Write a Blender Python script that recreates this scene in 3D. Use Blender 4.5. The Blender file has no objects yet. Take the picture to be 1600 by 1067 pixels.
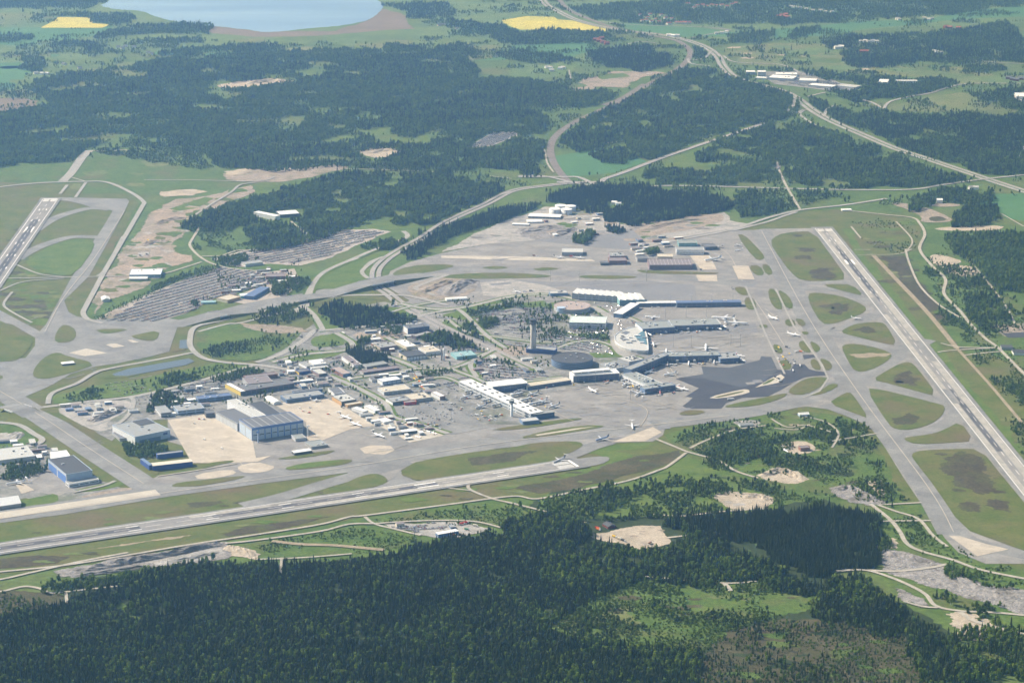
HAZE, EXPOSURE = 6.6e-5, 0.54
import bpy, bmesh, math, random
import numpy as np
from mathutils import Vector, Matrix
from mathutils.geometry import tessellate_polygon

random.seed(7)
RNG = np.random.default_rng(11)
SC = bpy.context.scene
COL = SC.collection
R = math.radians

# ------------------------------------------------------------------ camera
F_PX, PITCH, CAM_H, CAM_Y = 3665.0, R(15.3), 1485.0, -5300.0
cam_data = bpy.data.cameras.new('camera')
cam = bpy.data.objects.new('camera', cam_data)
COL.objects.link(cam)
cam.location = (0, CAM_Y, CAM_H)
cam.rotation_euler = (math.pi / 2 - PITCH, 0, 0)
cam_data.sensor_width = 36.0
cam_data.lens = F_PX / 1600 * 36.0
cam_data.clip_start = 1.0
cam_data.clip_end = 90000.0
SC.camera = cam
CP, SP = math.cos(PITCH), math.sin(PITCH)


def g(px, py, z=0.0):
    """survey a point of the photograph onto the plain at height z (metres)"""
    u, v = (px - 800.0) / F_PX, (533.5 - py) / F_PX
    dx, dy, dz = u, CP + v * SP, -SP + v * CP
    t = (z - CAM_H) / dz
    return Vector((dx * t, CAM_Y + dy * t, z))


def proj(x, y, z):
    X, Y, Z = x, y - CAM_Y, z - CAM_H
    depth = Y * CP - Z * SP
    return 800 + F_PX * X / depth, 533.5 - F_PX * (Y * SP + Z * CP) / depth


def pts(s):
    return [tuple(float(a) for a in p.split(',')) for p in s.split()]


# ------------------------------------------------------------------ helpers
def tag(o, label=None, cat=None, group=None, kind=None):
    if label: o['label'] = label
    if cat: o['category'] = cat
    if group: o['group'] = group
    if kind: o['kind'] = kind
    return o


def link_mesh(name, verts, faces, mats, parent=None, fmat=None, smooth=False):
    me = bpy.data.meshes.new(name)
    me.from_pydata([tuple(v) for v in verts], [], faces)
    for m in (mats if isinstance(mats, (list, tuple)) else [mats]):
        me.materials.append(m)
    if fmat:
        me.polygons.foreach_set('material_index', fmat)
    if smooth:
        me.polygons.foreach_set('use_smooth', [True] * len(me.polygons))
    me.update()
    o = bpy.data.objects.new(name, me)
    COL.objects.link(o)
    if parent is not None:
        o.parent = parent
    return o


def empty(name, loc, rz=0.0):
    o = bpy.data.objects.new(name, None)
    o.empty_display_size = 2
    COL.objects.link(o)
    o.location = loc
    o.rotation_euler = (0, 0, rz)
    return o


class MB:
    """collects simple solids into one mesh"""
    def __init__(self):
        self.v, self.f = [], []

    def box(self, x0, x1, y0, y1, z0, z1, top=True, bottom=False):
        n = len(self.v)
        self.v += [(x0, y0, z0), (x1, y0, z0), (x1, y1, z0), (x0, y1, z0),
                   (x0, y0, z1), (x1, y0, z1), (x1, y1, z1), (x0, y1, z1)]
        self.f += [(n, n+1, n+5, n+4), (n+1, n+2, n+6, n+5), (n+2, n+3, n+7, n+6), (n+3, n, n+4, n+7)]
        if top: self.f.append((n+4, n+5, n+6, n+7))
        if bottom: self.f.append((n+3, n+2, n+1, n))
        return self

    def poly(self, ps, z0, z1, top=True):
        n, k = len(self.v), len(ps)
        self.v += [(p[0], p[1], z0) for p in ps] + [(p[0], p[1], z1) for p in ps]
        for i in range(k):
            j = (i + 1) % k
            self.f.append((n+i, n+j, n+k+j, n+k+i))
        if top: self.f.append(tuple(range(n+k, n+2*k)))
        return self

    def rings(self, rings, cap0=True, cap1=True):
        n, k = len(self.v), len(rings[0])
        for r in rings: self.v += [tuple(p) for p in r]
        for a in range(len(rings)-1):
            for i in range(k):
                j = (i+1) % k
                self.f.append((n+a*k+i, n+a*k+j, n+(a+1)*k+j, n+(a+1)*k+i))
        if cap0: self.f.append(tuple(n+i for i in reversed(range(k))))
        if cap1: self.f.append(tuple(n+(len(rings)-1)*k+i for i in range(k)))
        return self

    def lathe(self, prof, cx=0, cy=0, seg=20):
        rg = [[(cx+r*math.cos(2*math.pi*i/seg), cy+r*math.sin(2*math.pi*i/seg), z) for i in range(seg)] for r, z in prof]
        return self.rings(rg, False, True)

    def quad(self, *ps):
        n = len(self.v)
        self.v += [tuple(p) for p in ps]
        self.f.append(tuple(range(n, n+len(ps))))
        return self

    def build(self, name, mat, parent=None, smooth=False):
        return link_mesh(name, self.v, self.f, mat, parent, smooth=smooth)


# ------------------------------------------------------------------ materials
def new_mat(name):
    m = bpy.data.materials.new(name)
    m.use_nodes = True
    nt = m.node_tree
    b = nt.nodes['Principled BSDF']
    return m, nt, b


def gmat(name, c1, c2, scale=60.0, c3=None, rough=0.95, detail=7.0, fine=None, lo=.35, hi=.65, spec=.15, slab=None):
    """two or three colours mixed by broad and fine noise laid over the ground in metres"""
    m, nt, b = new_mat(name)
    N, L = nt.nodes, nt.links
    geo = N.new('ShaderNodeNewGeometry')
    def noise(sc, det, rg=.6):
        t = N.new('ShaderNodeTexNoise'); t.inputs['Scale'].default_value = 1.0/sc
        t.inputs['Detail'].default_value = det; t.inputs['Roughness'].default_value = rg
        L.new(geo.outputs['Position'], t.inputs['Vector']); return t.outputs['Fac']
    def ramp(src, a, z):
        r = N.new('ShaderNodeMapRange'); r.inputs['From Min'].default_value = a; r.inputs['From Max'].default_value = z
        L.new(src, r.inputs['Value']); return r.outputs['Result']
    def mix(f, a, bb):
        x = N.new('ShaderNodeMix'); x.data_type = 'RGBA'
        L.new(f, x.inputs['Factor'])
        for sock, val in ((x.inputs['A'], a), (x.inputs['B'], bb)):
            if isinstance(val, tuple): sock.default_value = (*val, 1)
            else: L.new(val, sock)
        return x.outputs['Result']
    col = mix(ramp(noise(scale, detail), lo, hi), c1, c2)
    if c3:
        col = mix(ramp(noise(scale*3.1, 5), .5, .72), col, c3)
    if fine:
        fs, amt = fine
        d = tuple(max(0, v*(1-amt)) for v in c1)
        x = N.new('ShaderNodeMix'); x.data_type = 'RGBA'; x.blend_type = 'MULTIPLY'
        x.inputs['Factor'].default_value = 1
        L.new(col, x.inputs['A'])
        mr = N.new('ShaderNodeMapRange'); mr.inputs['From Min'].default_value = .3; mr.inputs['From Max'].default_value = .7
        mr.inputs['To Min'].default_value = 1-amt; mr.inputs['To Max'].default_value = 1+amt
        L.new(noise(fs, 4, .7), mr.inputs['Value'])
        cm = N.new('ShaderNodeCombineColor')
        for k in range(3): L.new(mr.outputs['Result'], cm.inputs[k])
        L.new(cm.outputs['Color'], x.inputs['B'])
        col = x.outputs['Result']
    if slab:
        mp = N.new('ShaderNodeMapping'); mp.inputs['Rotation'].default_value = (0, 0, .42)
        L.new(geo.outputs['Position'], mp.inputs['Vector'])
        br = N.new('ShaderNodeTexBrick'); br.inputs['Scale'].default_value = 1.0
        br.inputs['Brick Width'].default_value = slab*1.7; br.inputs['Row Height'].default_value = slab
        br.inputs['Mortar Size'].default_value = .35; br.inputs['Bias'].default_value = 0
        br.inputs['Color1'].default_value = (.90, .90, .91, 1); br.inputs['Color2'].default_value = (1.08, 1.08, 1.07, 1); br.inputs['Mortar'].default_value = (.78, .78, .78, 1)
        L.new(mp.outputs['Vector'], br.inputs['Vector'])
        y = N.new('ShaderNodeMix'); y.data_type = 'RGBA'; y.blend_type = 'MULTIPLY'; y.inputs['Factor'].default_value = 1
        L.new(col, y.inputs['A']); L.new(br.outputs['Color'], y.inputs['B']); col = y.outputs['Result']
    L.new(col, b.inputs['Base Color'])
    b.inputs['Roughness'].default_value = rough
    b.inputs['Specular IOR Level'].default_value = spec
    return m


def pmat(name, c, rough=.7, metal=0.0, var=.1, scale=9.0, spec=.3):
    """painted or clad surface with slight weathering"""
    m, nt, b = new_mat(name)
    N, L = nt.nodes, nt.links
    geo = N.new('ShaderNodeNewGeometry')
    t = N.new('ShaderNodeTexNoise'); t.inputs['Scale'].default_value = 1/scale; t.inputs['Detail'].default_value = 5
    L.new(geo.outputs['Position'], t.inputs['Vector'])
    x = N.new('ShaderNodeMix'); x.data_type = 'RGBA'
    L.new(t.outputs['Fac'], x.inputs['Factor'])
    x.inputs['A'].default_value = (*[v*(1-var) for v in c], 1)
    x.inputs['B'].default_value = (*[min(1, v*(1+var)) for v in c], 1)
    L.new(x.outputs['Result'], b.inputs['Base Color'])
    b.inputs['Roughness'].default_value = rough; b.inputs['Metallic'].default_value = metal
    b.inputs['Specular IOR Level'].default_value = spec
    return m


def foliage_mat(name, c1, c2, c3, through=0.0):
    m, nt, b = new_mat(name)
    N, L = nt.nodes, nt.links
    oi = N.new('ShaderNodeObjectInfo')
    cr = N.new('ShaderNodeValToRGB')
    e = cr.color_ramp.elements
    e[0].position, e[0].color = 0.0, (*c1, 1)
    e[1].position, e[1].color = 1.0, (*c3, 1)
    mid = e.new(.55); mid.color = (*c2, 1)
    L.new(oi.outputs['Random'], cr.inputs['Fac'])
    geo = N.new('ShaderNodeNewGeometry')
    t = N.new('ShaderNodeTexNoise'); t.inputs['Scale'].default_value = .012; t.inputs['Detail'].default_value = 4
    L.new(geo.outputs['Position'], t.inputs['Vector'])
    mr = N.new('ShaderNodeMapRange'); mr.inputs['From Min'].default_value = .3; mr.inputs['From Max'].default_value = .7
    mr.inputs['To Min'].default_value = .72; mr.inputs['To Max'].default_value = 1.28
    L.new(t.outputs['Fac'], mr.inputs['Value'])
    x = N.new('ShaderNodeVectorMath'); x.operation = 'SCALE'
    L.new(cr.outputs['Color'], x.inputs[0]); L.new(mr.outputs['Result'], x.inputs['Scale'])
    L.new(x.outputs['Vector'], b.inputs['Base Color'])
    b.inputs['Roughness'].default_value = .8; b.inputs['Specular IOR Level'].default_value = .15
    if through:
        tb = N.new('ShaderNodeBsdfTranslucent'); L.new(x.outputs['Vector'], tb.inputs['Color'])
        ms = N.new('ShaderNodeMixShader'); ms.inputs['Fac'].default_value = through
        L.new(b.outputs[0], ms.inputs[1]); L.new(tb.outputs[0], ms.inputs[2])
        L.new(ms.outputs[0], N['Material Output'].inputs['Surface'])
    return m


GM = {
 'base':    gmat('open country', (.065,.11,.024), (.105,.155,.036), 90, c3=(.13,.135,.05), fine=(14,.3)),
 'grass':   gmat('airfield grass', (.085,.115,.026), (.135,.138,.044), 55, c3=(.145,.112,.064), fine=(9,.16)),
 'lush':    gmat('green grass', (.080,.132,.024), (.122,.160,.036), 45, fine=(8,.2)),
 'meadow':  gmat('meadow', (.095,.155,.045), (.14,.19,.06), 140, c3=(.08,.125,.04), fine=(30,.22)),
 'crop':    gmat('young crop', (.065,.155,.060), (.085,.18,.068), 300, fine=(40,.08)),
 'olive':   gmat('dry pasture', (.12,.155,.045), (.17,.175,.07), 110, c3=(.09,.14,.04), fine=(22,.3)),
 'rape':    gmat('rapeseed', (.46,.42,.07), (.58,.50,.09), 90, c3=(.40,.40,.09), fine=(30,.2)),
 'scrub':   gmat('scrub ground', (.065,.115,.022), (.105,.15,.034), 35, c3=(.125,.118,.05), fine=(7,.35)),
 'floor':   gmat('forest floor', (.026,.042,.016), (.045,.06,.022), 30, fine=(6,.3)),
 'cut':     gmat('clear cut', (.085,.07,.04), (.06,.065,.028), 25, c3=(.12,.10,.06), fine=(5,.4)),
 'burnt':   gmat('dark heath', (.058,.047,.033), (.088,.076,.042), 22, c3=(.09,.10,.035), fine=(6,.35)),
 'asphalt': gmat('taxiway asphalt', (.20,.198,.195), (.265,.26,.252), 70, fine=(9,.12), slab=30),
 'runway':  gmat('runway asphalt', (.235,.225,.22), (.29,.275,.26), 45, fine=(9,.12)),
 'rubber':  gmat('rubber marks', (.09,.09,.105), (.145,.14,.145), 35, fine=(8,.15)),
 'lane':    gmat('pale runway lane', (.33,.315,.285), (.42,.395,.355), 40, fine=(10,.14)),
 'apron':   gmat('apron', (.235,.222,.21), (.30,.285,.268), 60, c3=(.21,.206,.205), fine=(9,.12), slab=24),
 'apron2':  gmat('blue grey apron', (.20,.20,.21), (.235,.23,.235), 80, fine=(10,.06)),
 'concrete':gmat('sand concrete', (.44,.385,.315), (.50,.44,.36), 40, fine=(9,.08), slab=15),
 'pale':    gmat('pale concrete', (.44,.40,.34), (.52,.475,.40), 40, fine=(9,.07)),
 'dark':    gmat('new asphalt', (.060,.062,.078), (.075,.077,.092), 60, fine=(9,.08)),
 'darkb':   gmat('fresh asphalt', (.085,.092,.108), (.10,.105,.12), 60, fine=(9,.08)),
 'town':    gmat('service yard asphalt', (.17,.168,.162), (.30,.29,.275), 26, c3=(.13,.145,.09), fine=(7,.25), slab=34),
 'road':    gmat('road asphalt', (.30,.29,.27), (.36,.345,.32), 60, fine=(8,.1)),
 'motorway':gmat('motorway asphalt', (.28,.265,.255), (.34,.32,.30), 60, fine=(8,.08)),
 'rail':    gmat('railway ballast', (.17,.145,.13), (.22,.19,.17), 50, fine=(8,.12)),
 'dirt':    gmat('dirt road', (.34,.315,.265), (.44,.40,.34), 30, fine=(6,.15)),
 'track':   gmat('sandy track', (.26,.215,.15), (.34,.28,.20), 25, fine=(6,.2)),
 'gravel':  gmat('gravel', (.30,.285,.265), (.40,.375,.345), 22, c3=(.22,.215,.20), fine=(6,.25)),
 'soil':    gmat('bare soil', (.25,.205,.165), (.35,.295,.245), 26, c3=(.15,.15,.08), fine=(7,.3)),
 'orange':  gmat('orange soil', (.31,.24,.18), (.38,.305,.24), 26, c3=(.24,.20,.165), fine=(7,.3)),
 'sand':    gmat('sand pit', (.38,.32,.25), (.47,.40,.315), 25, c3=(.27,.235,.18), fine=(6,.25)),
 'rock':    gmat('blasted rock', (.19,.18,.175), (.33,.305,.29), 14, c3=(.12,.105,.09), fine=(4,.4)),
 'lot':     gmat('car park gravel', (.34,.305,.27), (.42,.375,.33), 40, c3=(.29,.265,.24), fine=(6,.15)),
 'reed':    gmat('reed bed', (.17,.135,.10), (.21,.165,.125), 120, fine=(25,.12)),
 'paint':   gmat('runway paint', (.78,.77,.74), (.86,.85,.82), 20, fine=(5,.08)),
}
m, nt, b = new_mat('lake water')
b.inputs['Base Color'].default_value = (.19, .31, .50, 1); b.inputs['Roughness'].default_value = .3
b.inputs['Specular IOR Level'].default_value = .6
ws = nt.nodes.new('ShaderNodeTexNoise'); ws.inputs['Scale'].default_value = 1.0; ws.inputs['Detail'].default_value = 5
wm = nt.nodes.new('ShaderNodeMapping'); wm.inputs['Scale'].default_value = (.0006, .004, 1); wg0 = nt.nodes.new('ShaderNodeNewGeometry')
nt.links.new(wg0.outputs['Position'], wm.inputs['Vector']); nt.links.new(wm.outputs['Vector'], ws.inputs['Vector'])
wr = nt.nodes.new('ShaderNodeValToRGB'); wr.color_ramp.elements[0].position = .38; wr.color_ramp.elements[0].color = (.15, .27, .47, 1)  # pale streaks: light on the water and sky reflection painted into its colour
wr.color_ramp.elements[1].position = .68; wr.color_ramp.elements[1].color = (.27, .42, .60, 1)
nt.links.new(ws.outputs['Fac'], wr.inputs['Fac']); nt.links.new(wr.outputs['Color'], b.inputs['Base Color'])
wt = nt.nodes.new('ShaderNodeTexNoise'); wt.inputs['Scale'].default_value = .02; wt.inputs['Detail'].default_value = 6
wg = nt.nodes.new('ShaderNodeNewGeometry'); nt.links.new(wg.outputs['Position'], wt.inputs['Vector'])
bp = nt.nodes.new('ShaderNodeBump'); bp.inputs['Strength'].default_value = .25; bp.inputs['Distance'].default_value = 2
nt.links.new(wt.outputs['Fac'], bp.inputs['Height']); nt.links.new(bp.outputs['Normal'], b.inputs['Normal'])
GM['water'] = m

m, nt, b = new_mat('pond water'); b.inputs['Base Color'].default_value = (.10, .125, .15, 1); b.inputs['Roughness'].default_value = .3; GM['pond'] = m

LAYER = 0.12
_SEQ = {}


def level(layer):
    """every sheet lies a little above the one before it"""
    _SEQ[layer] = _SEQ.get(layer, 0)+1
    return layer*LAYER + (_SEQ[layer] % 38)*.003


def chaikin(ps, it=2, closed=True):
    for _ in range(it):
        q = []
        n = len(ps)
        rng = range(n) if closed else range(n-1)
        if not closed: q.append(ps[0])
        for i in rng:
            a, b2 = ps[i], ps[(i+1) % n]
            q.append((a[0]*.75+b2[0]*.25, a[1]*.75+b2[1]*.25))
            q.append((a[0]*.25+b2[0]*.75, a[1]*.25+b2[1]*.75))
        if not closed: q.append(ps[-1])
        ps = q
    return ps


def jagged(ps, amp, step):
    out = []
    n = len(ps)
    for i in range(n):
        a, b2 = Vector(ps[i][:2]), Vector(ps[(i+1) % n][:2])
        d = b2 - a; L = d.length
        k = max(1, int(L/step))
        nrm = Vector((-d.y, d.x)).normalized() if L > 1e-6 else Vector((0, 0))
        for j in range(k):
            off = (random.random()-.5)*2*amp if j else (random.random()-.5)*amp
            p = a + d*(j/k) + nrm*off
            out.append((p.x, p.y))
    return out


def area(name, mat, layer, s, smooth=0, jag=None, label=None):
    """a patch of ground surveyed from its outline"""
    p = pts(s) if isinstance(s, str) else s
    q = [tuple(g(*a)[:2]) for a in p]
    if smooth: q = chaikin(q, smooth)
    if jag: q = jagged(jagged(q, jag[0]*1.5, jag[1]*1.6), jag[0]*.6, max(4.0, jag[1]*.28))
    z = level(layer)
    v = [(a[0], a[1], z) for a in q]
    tris = tessellate_polygon([[Vector(a) for a in v]])
    fs = []
    for t in tris:
        a, b2, c = (Vector(v[i]) for i in t)
        fs.append(t if (b2-a).cross(c-a).z > 0 else (t[0], t[2], t[1]))
    o = link_mesh(name, v, fs, GM[mat])
    return tag(o, label=label, kind='structure')


def spline(q, per=6):
    if len(q) < 3: return q
    out = []
    n = len(q)
    for i in range(n-1):
        p0, p1, p2, p3 = q[max(i-1, 0)], q[i], q[i+1], q[min(i+2, n-1)]
        for k in range(per):
            t = k/per
            out.append(.5*((2*p1)+(p2-p0)*t+(2*p0-5*p1+4*p2-p3)*t*t+(3*p1-p0-3*p2+p3)*t**3))
    out.append(q[-1])
    return out


def strip(name, mat, layer, w, s, label=None, off=0.0, straight=False):
    """a road or taxiway of width w metres along a line"""
    p = pts(s) if isinstance(s, str) else s
    q = [Vector(g(*a)[:2]) for a in p]
    if not straight: q = spline(q)
    v, f = [], []
    z = level(layer)
    for i, a in enumerate(q):
        d = (q[min(i+1, len(q)-1)] - q[max(i-1, 0)]).normalized()
        n = Vector((-d.y, d.x))
        l, r = a+n*(w/2+off), a+n*(-w/2+off)
        v += [(l.x, l.y, z), (r.x, r.y, z)]
        if i: f.append((2*i-2, 2*i-1, 2*i+1, 2*i))
    o = link_mesh(name, v, f, GM[mat])
    return tag(o, label=label, kind='structure')
# ------------------------------------------------------------------ the plain
GX = 15000
o = link_mesh('ground', [(-GX, -4600, 0), (GX, -4600, 0), (GX, 16000, 0), (-GX, 16000, 0)], [(0, 1, 2, 3)], GM['base'])
tag(o, kind='structure')

# far farmland, lake and fields
area('farmland', 'meadow', 1, "-200,0 250,-40 700,-40 1700,-40 1700,30 1500,40 1330,48 1200,66 1080,64 960,52 860,60 800,95 700,72 610,85 500,62 420,84 300,92 200,75 120,100 80,115 100,128 70,140 74,150 60,170 -200,190", 0, (25, 120))
area('crop_field', 'crop', 2, "-60,43 65,43 150,45 175,40 168,52 110,62 40,66 -60,68", 0, (10, 90))
area('crop_field', 'crop', 2, "-60,100 30,98 50,112 30,130 20,140 -60,142", 0, (10, 90))
area('crop_field', 'crop', 2, "960,36 1010,37 1100,45 1150,51 1185,56 1120,58 1070,58 1000,50", 0, (8, 90))
area('crop_field', 'crop', 2, "1210,46 1260,42 1340,34 1440,32 1500,19 1700,0 1700,24 1500,30 1430,39 1350,46 1290,56 1210,61", 0, (8, 90))
area('crop_field', 'crop', 2, "800,72 860,68 925,66 935,80 910,90 860,94 800,92", 0, (8, 90))
area('field', 'olive', 2, "-60,22 60,20 95,30 40,38 -60,40", 0, (10, 90))
area('field', 'reed', 2, "-60,154 30,152 60,158 52,170 20,176 -60,174", 0, (10, 60))
area('field', 'olive', 2, "-60,142 60,140 70,150 40,154 -60,154", 0, (10, 60))
area('pasture', 'olive', 2, "1130,75 1200,67 1290,71 1340,70 1400,68 1425,80 1380,95 1420,106 1500,105 1560,119 1680,114 1680,131 1500,133 1430,121 1340,116 1300,106 1220,106 1150,101", 0, (20, 80))
area('pasture', 'olive', 2, "1375,172 1430,155 1500,145 1562,152 1552,171 1460,176", 0, (12, 80))
area('pasture', 'olive', 2, "1040,140 1090,128 1100,120 1060,122 1020,135 1000,146", 0, (12, 60))
area('pasture', 'meadow', 2, "850,102 930,80 940,95 900,104 880,118 840,125 800,124 800,100", 0, (12, 60))
area('crop_field', 'crop', 2, "868,244 905,238 960,231 1005,250 1012,253 960,270 900,276 880,274", 0, (6, 60))
area('meadow', 'lush', 2, "1055,246 1085,236 1130,238 1152,256 1100,260 1060,262 1030,262", 0, (10, 50))
area('meadow', 'lush', 2, "545,353 620,346 690,342 704,315 728,313 746,325 700,347 640,357 560,361", 1, (6, 40))
area('crop_field', 'crop', 2, "1515,315 1560,303 1700,300 1700,360 1570,341 1558,326", 0, (6, 50))
area('meadow', 'lush', 2, "505,215 590,197 605,200 600,210 520,222 500,220", 0, (10, 50))
area('meadow', 'lush', 2, "555,222 640,210 720,206 720,210 680,215 670,224 600,222 560,228", 0, (10, 50))
area('meadow', 'lush', 2, "775,290 830,277 870,282 850,300 800,322 770,318", 0, (8, 40))
area('rapeseed_field', 'rape', 3, "65,44 91,27.5 145,27.5 149,31 143,37 174,38.5 160,44", 0, (4, 80))
area('rapeseed_field', 'rape', 3, "783,32 822,26 865,27 872,31 905,33 925,41 957,46 945,49 870,46.5 815,47 798,42", 0, (6, 70))
area('reed_bed', 'reed', 3, "280,36 330,38 400,49 520,49 560,38 590,18 600,14 630,22 648,46 600,48 500,56 400,58 330,53", 0, (14, 80))
area('lake', 'water', 4, "150,10 172,3 182,-30 580,-30 585,-4 598,8 598,16 580,30 545,40 480,45 420,52 380,46 340,42 290,38 250,28 222,18 190,16", 1, (10, 60))

# airfield and surrounding open land
AIRGRASS = "-60,283 100,286 140,285 165,288 215,318 205,340 170,405 130,500 140,512 300,510 420,488 600,452 640,440 720,430 860,430 1130,370 1200,345 1260,330 1320,327 1400,340 1440,352 1440,390 1400,400 1450,480 1520,560 1700,760 1700,905 1600,895 1480,870 1440,830 1412,790 1395,740 1362,690 1335,655 1240,640 1110,655 1045,680 1070,700 1070,712 1025,735 970,754 900,768 850,778 800,777 700,788 580,806 500,822 400,838 300,852 200,869 100,886 -60,905 -60,640 -60,560"
area('airfield_grass', 'grass', 2, AIRGRASS, 0, (6, 60))
area('airfield_grass', 'lush', 3, "900,704 960,694 1030,690 1000,702 940,704 985,708 990,720 960,735 900,744 860,748 900,736 950,724 950,714", 1, (5, 30))
area('airfield_grass', 'lush', 3, "1316,357 1332,358 1350,396 1390,445 1440,507 1500,580 1600,702 1600,730 1480,585 1400,490 1340,405", 0, (4, 30))
area('heath', 'burnt', 4, "1376,400 1412,399 1425,425 1440,442 1467,478 1452,488 1428,462 1395,425", 0, (7, 22))
area('heath', 'burnt', 4, "1455,490 1470,488 1490,500 1480,506 1460,500", 0, (7, 22))
area('heath', 'burnt', 4, "-20,876 60,868 110,870 90,880 20,888 -20,890", 0, (4, 20))
area('heath', 'burnt', 4, "345,836 380,824 440,816 500,810 520,806 470,820 400,832 360,838", 0, (4, 20))
area('heath', 'burnt', 4, "290,786 345,782 350,786 310,793 296,792", 0, (4, 14))
area('heath', 'track', 4, "140,858 260,840 300,836 200,852", 0, (4, 20))
area('heath', 'cut', 4, "800,762 860,752 900,744 1000,712 1060,704 1068,712 1020,732 900,764 840,772", 0, (5, 25))
area('scrub_patch', 'scrub', 3, "-60,255 60,245 135,238 190,232 260,235 330,262 340,290 260,300 220,305 160,284 100,284 -60,284", 0, (14, 50))
area('grass', 'grass', 4, "120,285 160,287 206,310 196,316 134,300 128,294", 0, (4, 30))
area('scrub_patch', 'scrub', 5, "134,288 160,288 190,302 130,303", 0, (4, 30))

# pavements
area('apron', 'apron', 6, "610,424 640,410 690,396 760,382 830,376 930,385 1000,394 1060,372 1130,360 1178,360 1192,358 1277,357 1290,357 1600,770 1700,880 1600,881 1540,881 1497,863 1477,842 1412,747 1367,674 1335,652 1295,640 1262,635.5 1200,641 1100,657 1040,666 1036,680 1020,690 955,692 905,696 880,690 800,698 712,711 650,722 628,734 606,752 570,752 541,738 470,744 400,755 250,777 216,772 205,762 247,744 300,737 362,722 300,700 262,690 262,640 470,590 560,500 640,470 600,446")
strip('taxiway', 'asphalt', 7, 62, "-40,590 22,625 70,655 140,702 225,757 262,775", straight=True)
strip('taxiway', 'asphalt', 7, 74, "-60,812 0,807 90,795 250,768 400,747 560,727 640,712 760,694 900,679 1000,668", straight=True)
strip('taxiway', 'pale', 8, 36, "-60,812 0,806 90,793 247,769.5", straight=True)
area('taxiway', 'asphalt', 7, "-60,560 -20,600 40,620 75,605 110,585 150,573 178,569 228,559 264,550 277,512 300,503 250,496 200,499 150,500 120,495 107,488 100,470 139,432 190,340 202,315 198,311 92,309 88,313 140,318 165,327 176,330 160,357 147,376 110,437 72,507 62,518 -10,480 -60,466 -60,490 20,508 55,528 55,540 40,560")
strip('taxiway', 'asphalt', 8, 62, "280,506 330,496 400,477 500,459 580,441 675,424 740,421 800,423 862,426 960,430 1060,434 1180,446", straight=False)
strip('taxiway', 'asphalt', 8, 36, "56,360 75,347 100,336 140,326 172,328")
strip('taxiway', 'asphalt', 8, 24, "104,312.5 130,318 160,327")
strip('taxiway', 'asphalt', 8, 36, "26,406 45,394 75,381 112,371 152,371")
strip('taxiway', 'asphalt', 8, 42, "380,791 440,777 520,753 580,737 640,722")
area('taxiway', 'asphalt', 8, "606,753 625,735 632,742 645,750 665,755 600,764 560,769 590,760")
strip('taxiway', 'asphalt', 8, 40, "952,690 925,698 900,708 880,716 862,726")
area('blast_pad', 'asphalt', 8, "893,722 905,716 945,713 955,717 940,726 905,731", 1)
area('apron_concrete', 'concrete', 9, "957,691 1020,667.5 1034,676 1007,690", 0)
area('apron', 'apron2', 7, "700,436 760,436 860,441 1000,438 1085,446 1090,468 1010,469 985,458 880,448 760,452")
area('apron', 'apron2', 7, "1010,528 1180,505 1185,520 1100,526 1020,538")
area('apron_concrete', 'pale', 8, "689,400 800,401 925,406 930,409 800,407 690,403.5")
area('apron_concrete', 'concrete', 9, "1087,430 1120,430 1121,440 1092,440")
area('apron_concrete', 'concrete', 9, "1144,416 1169,415.5 1179,437 1154,437")
area('apron_concrete', 'concrete', 9, "1078,400 1108,398 1120,422 1095,422")
area('apron_concrete', 'concrete', 9, "262,657 327,647 395,690 400,716 425,712 402,722 340,724 300,724")
area('apron_concrete', 'concrete', 9, "427,632 505,620 545,640 585,665 545,672 500,690 480,690 478,660")
area('apron_concrete', 'concrete', 9, "562,701 580,696 610,697 617,704 600,711 570,709")
area('apron_concrete', 'concrete', 9, "372,728 400,722 420,727 432,730 415,738 385,740 372,735", 1)
area('apron_concrete', 'concrete', 9, "303,742 360,733 372,740 340,747 310,750", 1)
area('apron', 'concrete', 9, "24,757 30,752 54,766 34,772", 0)
area('apron_concrete', 'pale', 9, "108,552 135,545 167,552 133,557")
area('apron_concrete', 'pale', 9, "165,539 180,537 195,541.5 178,544")
area('apron_concrete', 'pale', 9, "199,532 206,531.5 217,535 208,536")
# western taxiways: a lighter grey than the apron
strip('taxiway', 'asphalt', 7, 60, "1188,360 1225,430 1262,495 1300,560 1345,620 1395,685 1450,762 1490,835", straight=True)
strip('taxiway', 'asphalt', 7, 46, "1490,832 1520,848 1560,858 1640,875")
strip('taxiway', 'asphalt', 7, 60, "1020,664 1140,650 1230,632 1290,610 1340,590 1400,555 1445,530")
strip('taxiway', 'asphalt', 7, 40, "1262,495 1300,515 1340,505 1380,485")
strip('taxiway', 'asphalt', 7, 40, "1290,520 1340,532 1400,548 1430,552")
strip('taxiway', 'asphalt', 7, 40, "1345,594 1400,608 1470,628 1490,640")
strip('taxiway', 'asphalt', 7, 42, "1390,672 1430,677 1470,668 1495,650 1500,630")
strip('taxiway', 'asphalt', 7, 44, "1290,632 1340,650 1370,665 1400,690")
strip('taxiway', 'asphalt', 7, 30, "1410,698 1440,698 1530,696")
strip('taxiway', 'asphalt', 7, 40, "1240,444 1290,441 1340,442 1370,455")
strip('taxiway', 'asphalt', 7, 40, "1250,452 1310,454 1370,478 1390,490")
area('apron_concrete', 'concrete', 9, "1482,837 1527,869.5 1576,858.5 1540,850 1500,838")
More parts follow.
